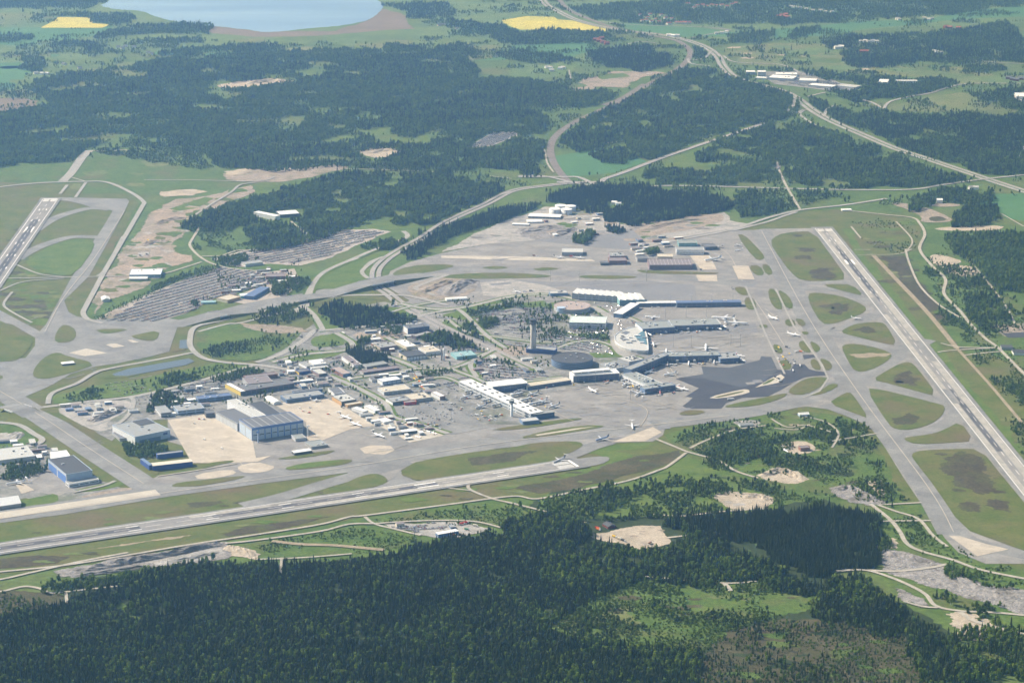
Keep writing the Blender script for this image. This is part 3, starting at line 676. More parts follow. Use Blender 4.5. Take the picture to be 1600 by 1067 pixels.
for mat, w, s in (
 ('road', 14, "400,490 440,481 510,467 540,462.5 620,462 652,466 700,478"), ('road', 12, "1260,152 1290,145"), ('road', 12, "1241,152 1240,165 1228,178 1245,176 1258,172 1250,180 1275,197 1284,199"),
 ('road', 12, "1288,183 1292,172 1306,165"), ('road', 12, "1335,155 1360,160 1375,168 1380,172 1365,178"), ('road', 12, "1380,172 1390,160 1420,152 1455,146 1480,138 1520,131 1640,132"),
 ('road', 12, "1075,92 1080,100 1110,104"), ('road', 12, "1112,80 1100,92 1080,95"), ('road', 12, "1130,88 1150,98 1220,102 1250,115"), ('road', 10, "1080,60 1100,56 1120,52"),
 ('road', 10, "930,34 1000,40 1100,43 1142,47"), ('road', 10, "1110,45 1143,48"), ('road', 10, "1470,88 1510,95 1640,103"), ('road', 10, "1025,68 1000,66 980,70"),
 ('road', 14, "810,276 850,276 900,287 940,291 1000,292 1060,291 1150,293 1300,297 1420,297 1470,290 1535,281 1640,270"), ('road', 16, "810,277 880,277 905,278 930,290"),
 ('motorway', 20, "870,285 935,285 945,280 975,270 1030,249 1085,230 1130,215 1195,193"), ('road', 8, "800,300 780,306 762,316"),
 ('dirt', 10, "1214,254 1217,266 1228,290 1250,328"), ('road', 14, "1005,388 1040,380 1080,372 1145,359 1200,341 1250,329 1320,321 1385,311"), ('road', 12, "1145,361 1200,347 1225,338 1245,332"),
 ('dirt', 11, "1325,330 1380,336 1425,341 1437,350 1445,367 1437,390 1455,415 1477,437 1475,460 1500,487 1516,507 1540,530 1560,545 1600,585 1640,620"),
 ('dirt', 8, "1415,390 1420,410 1437,447 1467,477 1500,497"), ('dirt', 7, "1507,400 1535,432 1570,477 1586,507"), ('dirt', 8, "1470,537 1500,543 1560,544"), ('dirt', 8, "1465,551 1490,548 1560,544"), ('dirt', 8, "1505,556 1540,552 1562,550"),
 ('track', 13, "1365,400 1400,437 1450,490 1495,545"), ('track', 8, "1495,545 1545,600 1600,665"), ('dirt', 7, "1330,355 1345,373"), ('dirt', 6, "1335,391 1360,391"), ('dirt', 6, "1340,399 1400,398 1425,390"), ('dirt', 6, "1400,347 1425,375 1418,392"),
 ('road', 14, "-40,300 0,293 60,287 130,284.5 168,286 205,302 224,316 222,324 200,362 165,422 150,450 135,478 130,490 138,500 160,506"), ('road', 8, "192,370 165,420 152,432"), ('road', 10, "118,309 134,286"), ('road', 10, "94,304 105,290"),
 ('road', 30, "98,284 112,270 128,247 140,236"), ('dirt', 8, "140,236 170,237 195,235 200,238"), ('dirt', 7, "112,278 133,284"), ('road', 8, "225,282 300,282 400,284 430,277"), ('road', 9, "300,340 330,320 360,302 375,290 400,286"),
 ('road', 8, "-40,435 8,435.5 100,434 185,432"), ('road', 7, "27,415 62,429 100,433.5"), ('road', 7, "-20,460 0,455 37,441 100,436"), ('road', 7, "19,457 6,475 15,486 50,505"),
 ('dirt', 9, "185,432 250,429 290,418 315,410"), ('dirt', 10, "313,355 300,375 297,385 310,400 330,412 360,420 400,424"), ('dirt', 9, "315,401 345,400 372,392 400,392"), ('dirt', 8, "455,347 470,360 480,366"),
 ('road', 14, "460,490 475,474 485,452 505,427 550,406 590,389 635,372 630,362"), ('road', 10, "480,480 500,430 560,404"), ('road', 12, "565,425 580,410 600,402"), ('road', 12, "575,436 566,424 590,405"),
 ('road', 14, "700,430 660,445 650,452 680,462"), ('road', 14, "625,475 660,482 700,484 740,478 800,464 860,461 905,470"), ('road', 12, "660,492 700,486 720,487 760,525 790,545"), ('road', 10, "700,500 730,520 780,528 850,536 880,533"),
 ('road', 12, "880,487 900,500 940,510 960,500 975,495 1000,505"), ('road', 22, "925,480 940,488 955,500 960,520 962,540 975,555 1000,562"),
 ('road', 16, "400,567 437,555 475,532 492,517 505,517 575,510 650,497 662,493 700,485"), ('road', 14, "505,517 492,495 475,480"), ('track', 10, "480,519 437,515 400,510 370,505"),
 ('road', 14, "525,521 550,537 540,548 475,555 425,567"), ('road', 14, "545,548 600,557 650,575"), ('road', 14, "605,528 640,545 680,555"), ('road', 14, "512,587 555,605 600,630 612,650 628,656 660,665 700,678"),
 ('road', 12, "550,592 590,586 650,577 712,575 770,548"), ('road', 10, "700,575 740,590 775,600 880,590"), ('road', 12, "770,548 745,560 735,572 745,590"),
 ('road', 14, "67,637 140,628 210,620 300,599 362,581 400,571"), ('road', 10, "140,632 200,622 208,635 195,655 170,672"), ('road', 12, "75,632 82,615 120,600 145,585 170,577 250,562 300,552"),
 ('road', 14, "400,489 345,502 305,512 297,530 299,545 317,560 350,567 400,571 440,577 512,590"), ('road', 10, "310,519 355,507 382,504 475,480"),
 ('road', 14, "-40,660 0,661 30,665 52,678 66,688 50,697 0,704"), ('dirt', 6, "246,745 300,737 370,725"), ('road', 8, "115,770 160,760 180,752"),
 ('dirt', 9, "1025,687 1050,697 1075,707 1120,720 1150,737 1185,748"), ('dirt', 8, "1078,701 1105,688 1150,672 1200,665"), ('dirt', 9, "1072,708 1045,728 1030,735 980,752 910,766 840,780 800,776 700,789 570,806 547,808 500,820 400,836 300,851 200,868 100,884 0,894 -40,898"),
 ('dirt', 9, "585,819 545,820 500,831 400,845 350,850"), ('dirt', 8, "570,808 585,819 615,827 657,837"), ('dirt', 8, "585,819 650,815 712,814 750,817 785,826"), ('track', 12, "425,846 470,851 525,853 600,860"), ('dirt', 7, "400,875 475,872 550,866"), ('dirt', 6, "440,872 438,900"),
 ('dirt', 9, "732,757 735,766 770,780 800,787 860,802 915,818"), ('dirt', 6, "690,762 735,767"), ('dirt', 8, "1010,802 1062,807 1125,800 1200,795"), ('dirt', 9, "1042,841 1080,837 1135,834"), ('dirt', 7, "977,899 1035,904 1132,912 1182,909"), ('dirt', 12, "1132,912 1142,924"),
 ('dirt', 11, "1360,788 1390,812 1405,830 1417,850 1440,862 1487,875 1537,892 1640,912"), ('dirt', 10, "1307,893 1350,891 1390,902 1425,917 1447,930 1462,947 1500,955 1560,958 1640,966"), ('dirt', 11, "1350,891 1400,893 1450,888 1480,882"),
 ('dirt', 12, "1500,957 1520,970 1570,985 1640,1000"), ('dirt', 8, "1382,789 1440,786"), ('dirt', 9, "1372,790 1400,800 1435,812 1457,837 1480,855"), ('dirt', 8, "1375,815 1455,814"), ('dirt', 8, "1412,940 1440,948 1465,950"),
 ('dirt', 9, "-40,910 0,906 50,895 125,878 200,864"), ('dirt', 9, "-40,928 0,925 37,917 62,920 82,927 130,922 185,916"), ('dirt', 7, "103,927 105,945"), ('dirt', 6, "1300,700 1310,678 1290,660 1250,650"), ('dirt', 6, "1205,655 1230,668 1260,665 1300,676"),
 ('dirt', 6, "1210,670 1245,672 1265,664"), ('dirt', 6, "1300,690 1370,678"), ('dirt', 10, "930,226 970,222 985,217"), ('dirt', 8, "835,232 850,235 855,255 865,270"), ('dirt', 6, "540,265 600,266 690,270"), ('dirt', 6, "760,275 800,280"),
 ('dirt', 6, "1070,164 1095,166 1085,174"), ('road', 6, "889,110 892,124"), ('dirt', 5, "1235,268 1250,278"), ('dirt', 6, "1480,305 1515,318"), ('dirt', 6, "1565,335 1600,355"), ('road', 8, "1560,240 1600,230 1590,250"),
 ('road', 10, "700,470 640,480 580,500"), ('road', 9, "870,545 900,535 940,535 985,555"), ('road', 9, "640,600 690,590 720,600")):
    if mat == 'road' and 400 < float(s.split(',')[0]) < 1000 and 440 < float(s.split(',')[1].split()[0]) < 640:
        strip('verge', 'lush', 12, w+13, s)
    strip('dirt_road' if mat in ('dirt', 'track') else 'road', mat, 13 + len(s) % 5, w*(.78 if mat == 'dirt' else 1), s)
area('pavement', 'apron', 12, "962,478 985,500 1010,515 1012,548 985,560 962,548 950,525 940,500", 0)

# ------------------------------------------------------------------ runways
class Frame:
    def __init__(s, a, b):
        s.o = Vector(g(*a)[:2]); d = Vector(g(*b)[:2]) - s.o
        s.len = d.length; s.u = d.normalized(); s.n = Vector((-s.u.y, s.u.x))
    def at(s, x, y, z): p = s.o + s.u*x + s.n*y; return (p.x, p.y, z)

def runway(name, fr, x0, x1, w, shoulder):
    def rects(nm, mat, layer, rs, parent=None):
        v, f = [], []
        z = level(layer)
        for (a, b2, c, d) in rs:
            k = len(v)
            v += [fr.at(a, c, z), fr.at(b2, c, z), fr.at(b2, d, z), fr.at(a, d, z)]
            f.append((k, k+1, k+2, k+3))
        o2 = link_mesh(nm, v, f, GM[mat])
        return tag(o2, kind='structure')
    rects(name+'_shoulder', 'asphalt', 18, [(x0-20, x1+20, -w/2-shoulder, w/2+shoulder)])
    rects(name, 'runway', 19, [(x0, x1, -w/2, w/2)])
    return rects

fr = Frame((1285.5, 358), (1582, 730))
rw = runway('runway', fr, 0, 3300, 48, 9)
rw('runway_lane', 'lane', 20, [(25, 3250, 6, 20.5), (25, 3250, -20.5, -10)])
rw('runway_rubber', 'rubber', 21, [(230, 300, -5, 2), (300, 760, -8, 5), (760, 860, -4, 2), (1650, 1760, -4, 2), (1760, 2100, -8, 5)])
rw('runway_repair', 'asphalt', 21, [(820, 990, -21, -10), (1240, 1420, 6, 20), (1650, 1760, -21, -9)])
mk = [(0, 3300, -23.2, -21.8), (0, 3300, 21.8, 23.2)] + [(60+k*60, 90+k*60, -.45, .45) for k in range(52)]
for s in (-1, 1):
    mk += [(10, 40, s*(4+k*3.6), s*(4+k*3.6)+1.8) for k in range(5)]
    mk += [(400, 450, s*9-3 if s > 0 else -12, s*9+3 if s > 0 else -6)] + [(150+150*k, 172+150*k, 7 if s > 0 else -9, 9 if s > 0 else -7) for k in range(5) if k != 2]
rw('runway_marking', 'paint', 22, mk)

fr = Frame((897, 725.3), (0, 858.3))
rw = runway('runway', fr, 0, 2500, 48, 8)
rw('runway_lane', 'lane', 20, [(60, 420, -21, -9), (150, 560, 9, 21), (640, 800, -21, -10), (1180, 1500, 8, 21)])
rw('runway_rubber', 'rubber', 21, [(300, 760, -7, 7), (900, 1250, -8, 8)])
mk = [(0, 2500, -23.3, -21.7), (0, 2500, 21.7, 23.3)] + [(80+k*60, 110+k*60, -.5, .5) for k in range(38)]
for s in (-1, 1):
    mk += [(8, 42, s*(4+k*3.4), s*(4+k*3.4)+1.9) for k in range(5)]
    mk += [(300, 345, 7 if s > 0 else -11, 11 if s > 0 else -7)] + [(150+150*k, 175+150*k, 9 if s > 0 else -11.5, 11.5 if s > 0 else -9) for k in range(6) if k != 1]
rw('runway_marking', 'paint', 22, mk + [(-1, 5, -21, 21)])

fr = Frame((79, 312), (-12, 442.5))
rw = runway('runway', fr, 0, 2500, 48, 8)
rw('runway_rubber', 'rubber', 21, [(300, 1100, -10, 10)])
mk = [(0, 2500, -23.3, -21.7), (0, 2500, 21.7, 23.3)] + [(80+k*60, 110+k*60, -.5, .5) for k in range(38)]
for s in (-1, 1):
    mk += [(8, 42, s*(4+k*3.4), s*(4+k*3.4)+2.1) for k in range(5)]
    mk += [(400, 450, 7 if s > 0 else -12, 12 if s > 0 else -7)] + [(150+150*k, 172+150*k, 9 if s > 0 else -12, 12 if s > 0 else -9) for k in range(6)]
rw('runway_marking', 'paint', 22, mk + [(-1, 6, -21, 21)])
# taxiway centre lines, thin and faint
for s in ("-40,590 22,625 70,655 140,702 225,757", "0,811 250,772 560,728 760,695 1000,667 1140,650", "1190,362 1262,495 1345,620 1450,762 1490,832", "195,330 147,405 100,465 70,520"):
    strip('taxiway_marking', 'pale', 18, 1.6, s)

# repaired slabs and guide lines on the aprons
prr = random.Random(3)
for i in range(46):
    x, y = prr.uniform(640, 1180), prr.uniform(400, 690)
    if 700 < x < 1160 and 455 < y < 628 and prr.random() < .6: x, y = prr.uniform(880, 1010), prr.uniform(612, 660)
    if x < 860 and 455 < y < 640: continue
    w_, h_ = prr.uniform(10, 34), prr.uniform(1.5, 5)
    sl = -.148
    area('apron_patch', prr.choice(['apron2', 'asphalt', 'apron', 'apron2']), 9, [(x, y), (x+w_, y+w_*sl*.5), (x+w_+h_*.8, y+h_+w_*sl*.5), (x+h_*.8, y+h_)])
for s in ("870,612 930,606 1000,622 1060,640", "1000,668 1010,640 960,620 930,612", "1020,545 1100,540 1180,528 1230,520", "1010,530 1090,526 1190,512", "1015,490 1100,484 1180,478 1215,500", "1040,575 1100,572", "1060,592 1050,580 1046,572", "880,450 980,444 1090,440 1170,436",
          "700,412 800,414 930,416 1060,420", "860,640 900,660 960,668", "640,640 700,660 745,668", "1180,470 1200,500 1225,540", "300,650 340,690 380,728", "470,640 540,668 600,690", "1110,380 1140,400 1160,440"):
    strip('guide_line', 'pale', 13, 1.3, s)
for i in range(60):
    x, y = prr.choice([(prr.uniform(870, 1060), prr.uniform(608, 660)), (prr.uniform(1020, 1180), prr.uniform(520, 545)), (prr.uniform(700, 1150), prr.uniform(405, 450)), (prr.uniform(1180, 1300), prr.uniform(420, 620)), (prr.uniform(520, 900), prr.uniform(680, 735)), (prr.uniform(20, 230), prr.uniform(500, 720))])
    w_ = prr.uniform(14, 60); c_ = prr.uniform(-4, 4); sl = prr.uniform(-.2, -.02)
    strip('tyre_mark', prr.choice(['apron2', 'town', 'runway']), 10, prr.uniform(1.5, 4), [(x, y), (x+w_/2, y+w_*sl/2+c_), (x+w_, y+w_*sl)])
# ------------------------------------------------------------------ buildings
PM = {}
def P(key, *a, **k):
    PM[key] = pmat(key, *a, **k); return PM[key]
P('white wall', (.74, .75, .76), .6); P('white roof', (.78, .78, .76), .6, var=.06); P('cream wall', (.62, .57, .47)); P('grey wall', (.36, .37, .38)); P('light grey wall', (.52, .54, .56))
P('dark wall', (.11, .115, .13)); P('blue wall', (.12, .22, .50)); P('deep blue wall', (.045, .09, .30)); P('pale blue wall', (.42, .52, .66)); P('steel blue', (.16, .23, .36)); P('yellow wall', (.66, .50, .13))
P('red wall', (.42, .07, .05)); P('brick wall', (.27, .14, .11)); P('mauve wall', (.24, .18, .19)); P('ochre wall', (.52, .33, .16)); P('teal wall', (.24, .45, .47)); P('barn red', (.20, .055, .04))
P('grey roof', (.30, .31, .31), .8); P('light roof', (.48, .48, .46), .8); P('dark roof', (.075, .078, .088), .75); P('slate roof', (.15, .155, .17), .8); P('mauve roof', (.22, .19, .20), .8); P('pink roof', (.38, .31, .28), .8)
P('green roof', (.27, .29, .285), .8); P('mint roof', (.58, .66, .62), .6); P('blue roof', (.12, .17, .30), .7); P('beige roof', (.52, .47, .38), .8); P('aqua roof', (.27, .42, .43), .6); P('tile roof', (.33, .11, .07), .8)
P('metal', (.38, .39, .40), .45, .6); P('dark metal', (.10, .10, .11), .5, .5); P('concrete wall', (.46, .44, .41)); P('yellow paint', (.75, .50, .05)); P('orange paint', (.70, .20, .05)); P('red paint', (.55, .05, .04)); P('truck blue', (.06, .14, .42))
P('rubber tyre', (.03, .03, .03)); P('white paint', (.80, .80, .80), .4); P('green paint', (.08, .25, .14)); P('door panel', (.45, .53, .62), .5)
m, nt, b = new_mat('window glass'); b.inputs['Base Color'].default_value = (.035, .05, .075, 1); b.inputs['Roughness'].default_value = .15; b.inputs['Specular IOR Level'].default_value = .6; PM['glass'] = m
m, nt, b = new_mat('curtain wall glass'); b.inputs['Base Color'].default_value = (.045, .085, .19, 1); b.inputs['Roughness'].default_value = .2; b.inputs['Specular IOR Level'].default_value = .6; PM['blue glass'] = m
m, nt, b = new_mat('teal glass'); b.inputs['Base Color'].default_value = (.10, .20, .25, 1); b.inputs['Roughness'].default_value = .2; PM['teal glass'] = m

FOOT = []   # footprints, kept free of scattered things


def frame_of(R0, R1, R3, h):
    A, B, C = g(*R0, h), g(*R1, h), g(*R3, h)
    u, v = (B-A).xy, (C-A).xy
    a = math.atan2(u.y, u.x); c = math.atan2(v.y, v.x) - math.pi/2
    err = (c-a+math.pi) % (2*math.pi) - math.pi
    k = max(-.45, min(.45, err))/2
    if u.length < v.length*.6: k = err*.8 if abs(err) < .6 else k
    elif v.length < u.length*.5: k = err*.15 if abs(err) < .8 else 0
    ang = a+k
    w = u.length; ca, sa = math.cos(ang), math.sin(ang)
    d = abs(-v.x*sa+v.y*ca)
    return Vector((A.x, A.y, 0)), ang, w, max(d, 6), err


def bld(label, cat, R0, R1, R3, h, wall='grey wall', roof='grey roof', win=0, kind='flat', glaze=None, doors=0, dleft=0, units=0, z0=0.0, name=None, side='both', rim=True, door_mat='door panel', lwall=None, stripes=0):
    o0, ang, w, d, err = frame_of(R0, R1, R3, h)
    rr = random.Random(label)
    root = empty(name or cat.replace(' ', '_'), (o0.x, o0.y, z0), ang)
    tag(root, label, cat)
    ca, sa = math.cos(ang), math.sin(ang)
    FOOT.append((o0.x, o0.y, ca, sa, w, d))
    h -= z0
    MB().box(0, w, 0, d, -.3 if z0 == 0 else 0, h, top=False).build('wall', PM[wall], root)
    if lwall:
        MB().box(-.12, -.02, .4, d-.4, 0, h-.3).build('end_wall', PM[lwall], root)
    if kind == 'flat':
        mb = MB().box(-.35, w+.35, -.35, d+.35, h, h+.5, bottom=True)
        mb.build('roof', PM[roof], root)
        if rim and min(w, d) > 9:
            r = MB(); t = .5
            r.box(-.4, w+.4, -.4, t, h+.5, h+1.1).box(-.4, w+.4, d-t, d+.4, h+.5, h+1.1).box(-.4, t, t, d-t, h+.5, h+1.1).box(w-t, w+.4, t, d-t, h+.5, h+1.1)
            r.build('parapet', PM[wall if wall != 'blue glass' else 'grey wall'], root)
    elif kind == 'gable':
        e, rh = .6, min(w, d)*.16+.8
        mb = MB()
        if w >= d:
            mb.rings([[(-e, -e, h-.1), (-e, d+e, h-.1), (-e, d/2, h+rh)], [(w+e, -e, h-.1), (w+e, d+e, h-.1), (w+e, d/2, h+rh)]])
        else:
            mb.rings([[(-e, -e, h-.1), (w/2, -e, h+rh), (w+e, -e, h-.1)], [(-e, d+e, h-.1), (w/2, d+e, h+rh), (w+e, d+e, h-.1)]])
        mb.build('roof', PM[roof], root)
    elif kind == 'barrel':
        n = 9; mb = MB(); rh = min(w, d)*.22
        if w >= d:
            rg_ = [[(x, d/2-d/2*1.02*math.cos(math.pi*i/n), h+rh*math.sin(math.pi*i/n)) for i in range(n+1)] for x in (-.4, w+.4)]
        else:
            rg_ = [[(w/2+w/2*1.02*math.cos(math.pi*i/n), y, h+rh*math.sin(math.pi*i/n)) for i in range(n+1)] for y in (-.4, d+.4)]
        mb.rings(rg_).build('roof', PM[roof], root)
    elif kind == 'saw':
        n = max(3, int(w/14)); mb = MB()
        for i in range(n):
            x0, x1 = w*i/n, w*(i+1)/n-.6
            mb.rings([[(x0, -.5, h), (x1, -.5, h), (x0+.8, -.5, h+3.2)], [(x0, d+.5, h), (x1, d+.5, h), (x0+.8, d+.5, h+3.2)]])
        mb.build('roof', PM[roof], root)
        MB().box(0, w, 0, d, h-.4, h-.05).build('roof_slab', PM['grey roof'], root)
    fl = h/max(win, 1)
    for s in range(win):
        zz = fl*s+fl*.42; hh = min(1.7, fl*.42)
        n = max(1, min(12, int(w/16)))
        mb = MB()
        for i in range(n):
            mb.box(w*(i+.06)/n, w*(i+.94)/n, -.12, -.02, zz, zz+hh)
        mb.build('window', PM['glass'], root)
        if side == 'both' and d > 8:
            n = max(1, min(10, int(d/16))); mb = MB()
            for i in range(n):
                mb.box(-.16, -.03, d*(i+.08)/n, d*(i+.92)/n, zz, zz+hh)
            mb.build('window', PM['glass'], root)
    if glaze:
        gl = MB().box(w*.01, w*.99, -.15, -.03, .6, h*.92).build('glazing', PM[glaze], root)
        n = max(3, int(w/12)); mb = MB()
        for i in range(n+1):
            x = w*(.01+.98*i/n); mb.box(x-.15, x+.15, -.35, -.15, .6, h*.92)
        for z in (h*.33, h*.62): mb.box(w*.01, w*.99, -.33, -.16, z, z+.3)
        mb.build('mullion', PM['metal'], gl)
    for i in range(doors):
        x0, x1 = w*(i+.08)/doors, w*(i+.92)/doors
        dr = MB().box(x0, x1, -.3, -.05, 0, h*.84).build('hangar_door' if h > 12 else 'door', PM[door_mat], root)
        if h > 12:
            MB().box(x0+1, x1-1, -.38, -.3, h*.40, h*.46).build('window', PM['glass'], dr)
    for i in range(dleft):
        y0, y1 = d*(i+.05)/dleft, d*(i+.95)/dleft
        MB().box(-.3, -.05, y0, y1, 0, h*.8).build('hangar_door' if h > 12 else 'door', PM[door_mat], root)
    for i in range(units):
        x, y = w*rr.uniform(.1, .85), d*rr.uniform(.15, .75); a, c = rr.uniform(2.5, 6), rr.uniform(2, 4)
        MB().box(x, min(w-1, x+a), y, min(d-1, y+c), h+.45, h+.5+rr.uniform(1.4, 2.8)).build('roof_unit', PM[rr.choice(['metal', 'light grey wall', 'dark metal', 'white wall'])], root)
    if stripes:
        mb = MB()
        for i in range(stripes):
            x = w*(i+.5)/stripes; mb.box(x-.35, x+.35, .5, d-.5, h+.45, h+.85)
        mb.build('roof_seam', PM['light grey wall'], root)
    return root, w, d, h


B = bld
# --- maintenance hangars on the left
r_, w, d, h = B('grey roofed maintenance hangar with white side walls and a black roof panel', 'hangar', (211, 683), (264, 671), (179.5, 664), 17, 'pale blue wall', 'grey roof', lwall='white wall', units=3, doors=0, win=0)
MB().box(w*.56, w*.98, d*.62, d*.97, h+.5, h+1.3).build('roof_panel', PM['dark roof'], r_)
MB().box(w*.80, w*.92, -.15, -.03, h*.55, h*.82).build('emblem_panel', PM['deep blue wall'], r_)
MB().box(w*.12, w*.72, -.2, -.04, 0, h*.5).build('hangar_door', PM['steel blue'], r_)
B('small grey annex with cars parked against the white hangar wall', 'annex', (187, 686), (199, 684), (176, 676), 5, 'grey wall', 'slate roof')
r_, w, d, h = B('huge blue hangar with eight tall pale door panels facing the taxiway', 'hangar', (393.5, 669.5), (475, 658), (372, 656), 27, 'blue wall', 'slate roof', doors=8, stripes=7, lwall='grey wall', dleft=2)
B('long dark roofed hangar wing along the sand coloured apron', 'hangar', (371, 662), (402, 657.5), (335, 644), 17, 'grey wall', 'slate roof', dleft=6, door_mat='light grey wall')
B('raised grey roofed workshop ridge behind the blue hangar', 'workshop', (401, 651.5), (416, 649.5), (352, 626), 21, 'white wall', 'light roof', units=5)
B('black roofed workshop wing joined to the right of the white ridge', 'workshop', (416.5, 650), (440, 646.5), (388, 630.5), 18, 'grey wall', 'dark roof')
B('low dark workshop end facing the apron corner', 'workshop', (322, 646.5), (335, 645), (321, 641), 10, 'dark wall', 'slate roof')
B('blue sided cargo hangar with dark roof near the bottom left', 'hangar', (103.6, 741.6), (146.6, 738.4), (69.3, 719), 20, 'pale blue wall', 'dark roof', lwall='light grey wall', dleft=2, door_mat='blue wall', units=1)
B('low white annex with a row of dark windows before the blue hangar', 'annex', (108, 757), (154, 748.5), (105, 752), 7, 'white wall', 'grey roof', win=1)
B('white roofed annex behind the blue cargo hangar', 'annex', (84.5, 716.8), (109.7, 713), (82, 706), 12, 'white wall', 'white roof')
B('wide pale roofed depot behind the trees at the left edge', 'depot', (-3, 720), (54.5, 712), (-14, 703), 8, 'light grey wall', 'light roof', units=4)
B('white roofed shed beside the concrete strip at the left edge', 'shed', (-8, 791.5), (32.7, 785.4), (-16, 780), 8, 'grey wall', 'white roof', kind='gable')
B('dark blue screen building with a pale roof by the apron corner', 'building', (239, 728), (301, 721), (236, 723.5), 11, 'deep blue wall', 'cream wall', rim=False)
B('dark blue side wing closing the tree filled yard', 'building', (233, 727), (238.5, 726.3), (218, 717), 11, 'deep blue wall', 'steel blue', rim=False)
B('dark blue rear wing beyond the tree filled yard', 'building', (246, 711), (286, 706), (244, 708.5), 9, 'deep blue wall', 'grey roof')
# --- office and store blocks behind
B('white ended office block with grey roof near the hangar apron', 'office block', (251.5, 646), (265.7, 643), (244.7, 635), 10, 'grey wall', 'grey roof', lwall='white wall', win=2)
B('long pale blue office wing facing the hangar apron', 'office block', (277.7, 642.5), (318, 636.5), (274, 634), 10, 'pale blue wall', 'grey roof', win=2, units=4)
B('low white flat roofed canteen between two office wings', 'pavilion', (256, 648), (275, 645.5), (255.5, 646), 5, 'white wall', 'white roof', rim=False)
B('slim office bar with blue grey roof beside the staff car park', 'office block', (310, 624), (361.7, 617.7), (308.5, 619.5), 9, 'steel blue', 'blue roof', win=2, units=3)
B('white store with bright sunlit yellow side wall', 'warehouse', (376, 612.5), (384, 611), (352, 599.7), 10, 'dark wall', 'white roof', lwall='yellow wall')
B('wide purple grey warehouse with dark loading front', 'warehouse', (384, 610.5), (459.5, 599), (371, 602.5), 11, 'mauve wall', 'slate roof', doors=9, door_mat='dark wall', units=4)
B('stepped grey warehouse behind the purple grey one', 'warehouse', (388, 600.5), (425, 595.5), (383, 590), 12, 'grey wall', 'mauve roof', units=2)
B('long brown brick store under the curved road', 'warehouse', (384.5, 590.7), (433, 584), (383.7, 587), 9, 'brick wall', 'mauve roof', win=1)
B('white barrel roofed tent hall on the yard', 'tent hall', (428, 630), (439, 628), (414.5, 621.5), 5, 'white wall', 'white roof', kind='barrel')
B('blue grey workshop with long window band beside the sandy apron', 'workshop', (447.5, 624.5), (506, 616), (440, 617.7), 9, 'steel blue', 'grey roof', win=1, units=3)
B('raised slate roofed bar on the blue grey workshop row', 'workshop', (460, 614), (503, 608), (458, 611.2), 10, 'steel blue', 'slate roof', win=1)
B('grey workshop with white edged roof beside the road', 'workshop', (522.5, 616), (539, 614), (512.7, 607), 7, 'white wall', 'slate roof')
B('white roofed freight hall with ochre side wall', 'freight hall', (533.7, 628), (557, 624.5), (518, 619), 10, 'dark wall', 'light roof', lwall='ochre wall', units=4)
B('small grey hut by the foot of the big blue hangar', 'hut', (461.7, 686), (478, 683.7), (455.7, 680), 6, 'light grey wall', 'green roof')
B('flat grey service hall at the corner of the taxiway', 'service hall', (486.5, 698.7), (512.7, 695.7), (473, 691), 5, 'grey wall', 'green roof', units=2)
B('white gabled shed with dark front at the taxiway edge', 'shed', (460, 707.7), (487, 703.5), (457, 704.2), 6, 'dark wall', 'white roof', rim=False)
B('grey block with white gables at the curved road', 'building', (479.4, 573), (488, 571), (468, 566), 7, 'grey wall', 'grey roof', lwall='white wall')
B('bright white roofed depot near the roundabout', 'depot', (490, 570), (508.7, 567), (486, 563), 8, 'white wall', 'white roof', units=2)
B('low pale depot in front of the bright white one', 'depot', (487.5, 576.5), (513, 573.7), (486, 573.7), 7, 'light grey wall', 'light roof')
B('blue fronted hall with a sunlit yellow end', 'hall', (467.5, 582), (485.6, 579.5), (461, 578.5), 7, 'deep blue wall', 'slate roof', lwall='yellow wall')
B('pale roofed hall with a shaded dark front', 'hall', (498.7, 585), (512, 583.2), (486, 578), 8, 'dark wall', 'light roof', lwall='mauve wall')  # shade on the front is painted in as a dark wall colour
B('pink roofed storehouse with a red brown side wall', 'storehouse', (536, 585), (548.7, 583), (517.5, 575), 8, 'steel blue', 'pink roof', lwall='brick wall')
B('plum roofed terrace of workshops below the conifers', 'workshop', (552.5, 571), (563.7, 569), (536, 557), 8, 'white wall', 'mauve roof', units=2)
B('green grey roofed row in front of the conifer grove', 'workshop', (573, 573.5), (606, 568), (566, 569.4), 6, 'grey wall', 'green roof', win=1, lwall='white wall')
B('very long purple grey row house of stores', 'storehouse', (568, 582.5), (624, 575), (562.5, 579), 6, 'mauve wall', 'mauve roof', win=1, lwall='white wall')
B('dark fronted printing hall with a cream side wall', 'hall', (594, 543.7), (622.5, 541), (581, 538), 9, 'mauve wall', 'grey roof', lwall='cream wall', units=3)
B('white roofed low hall across the service street', 'hall', (635, 542.5), (650, 540), (617.5, 532.5), 8, 'cream wall', 'white roof', units=3)
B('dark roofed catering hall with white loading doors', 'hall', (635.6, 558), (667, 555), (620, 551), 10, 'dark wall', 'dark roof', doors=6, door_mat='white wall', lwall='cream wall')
B('beige roofed hall beside the chimney', 'hall', (665.6, 551), (688.7, 548.7), (651, 543.7), 9, 'white wall', 'beige roof', units=2)
B('tall blue glass office block with white gable', 'office block', (637, 513.5), (668.7, 508.7), (633, 508.5), 15, 'steel blue', 'slate roof', glaze='blue glass', lwall='white wall', win=0, units=2)
B('low grey office wing below the blue glass block', 'office block', (650, 526), (673, 519.5), (646.5, 523), 8, 'mauve wall', 'grey roof', win=2)
B('aqua roofed heating plant by the bend in the road', 'plant building', (713.7, 558), (741, 553), (710, 550.5), 8, 'teal wall', 'aqua roof', units=3)
B('white gabled garage with blue grey front by the dark round tree', 'garage', (598, 597), (625.6, 592), (591, 592), 9, 'steel blue', 'white roof', lwall='white wall', doors=4)
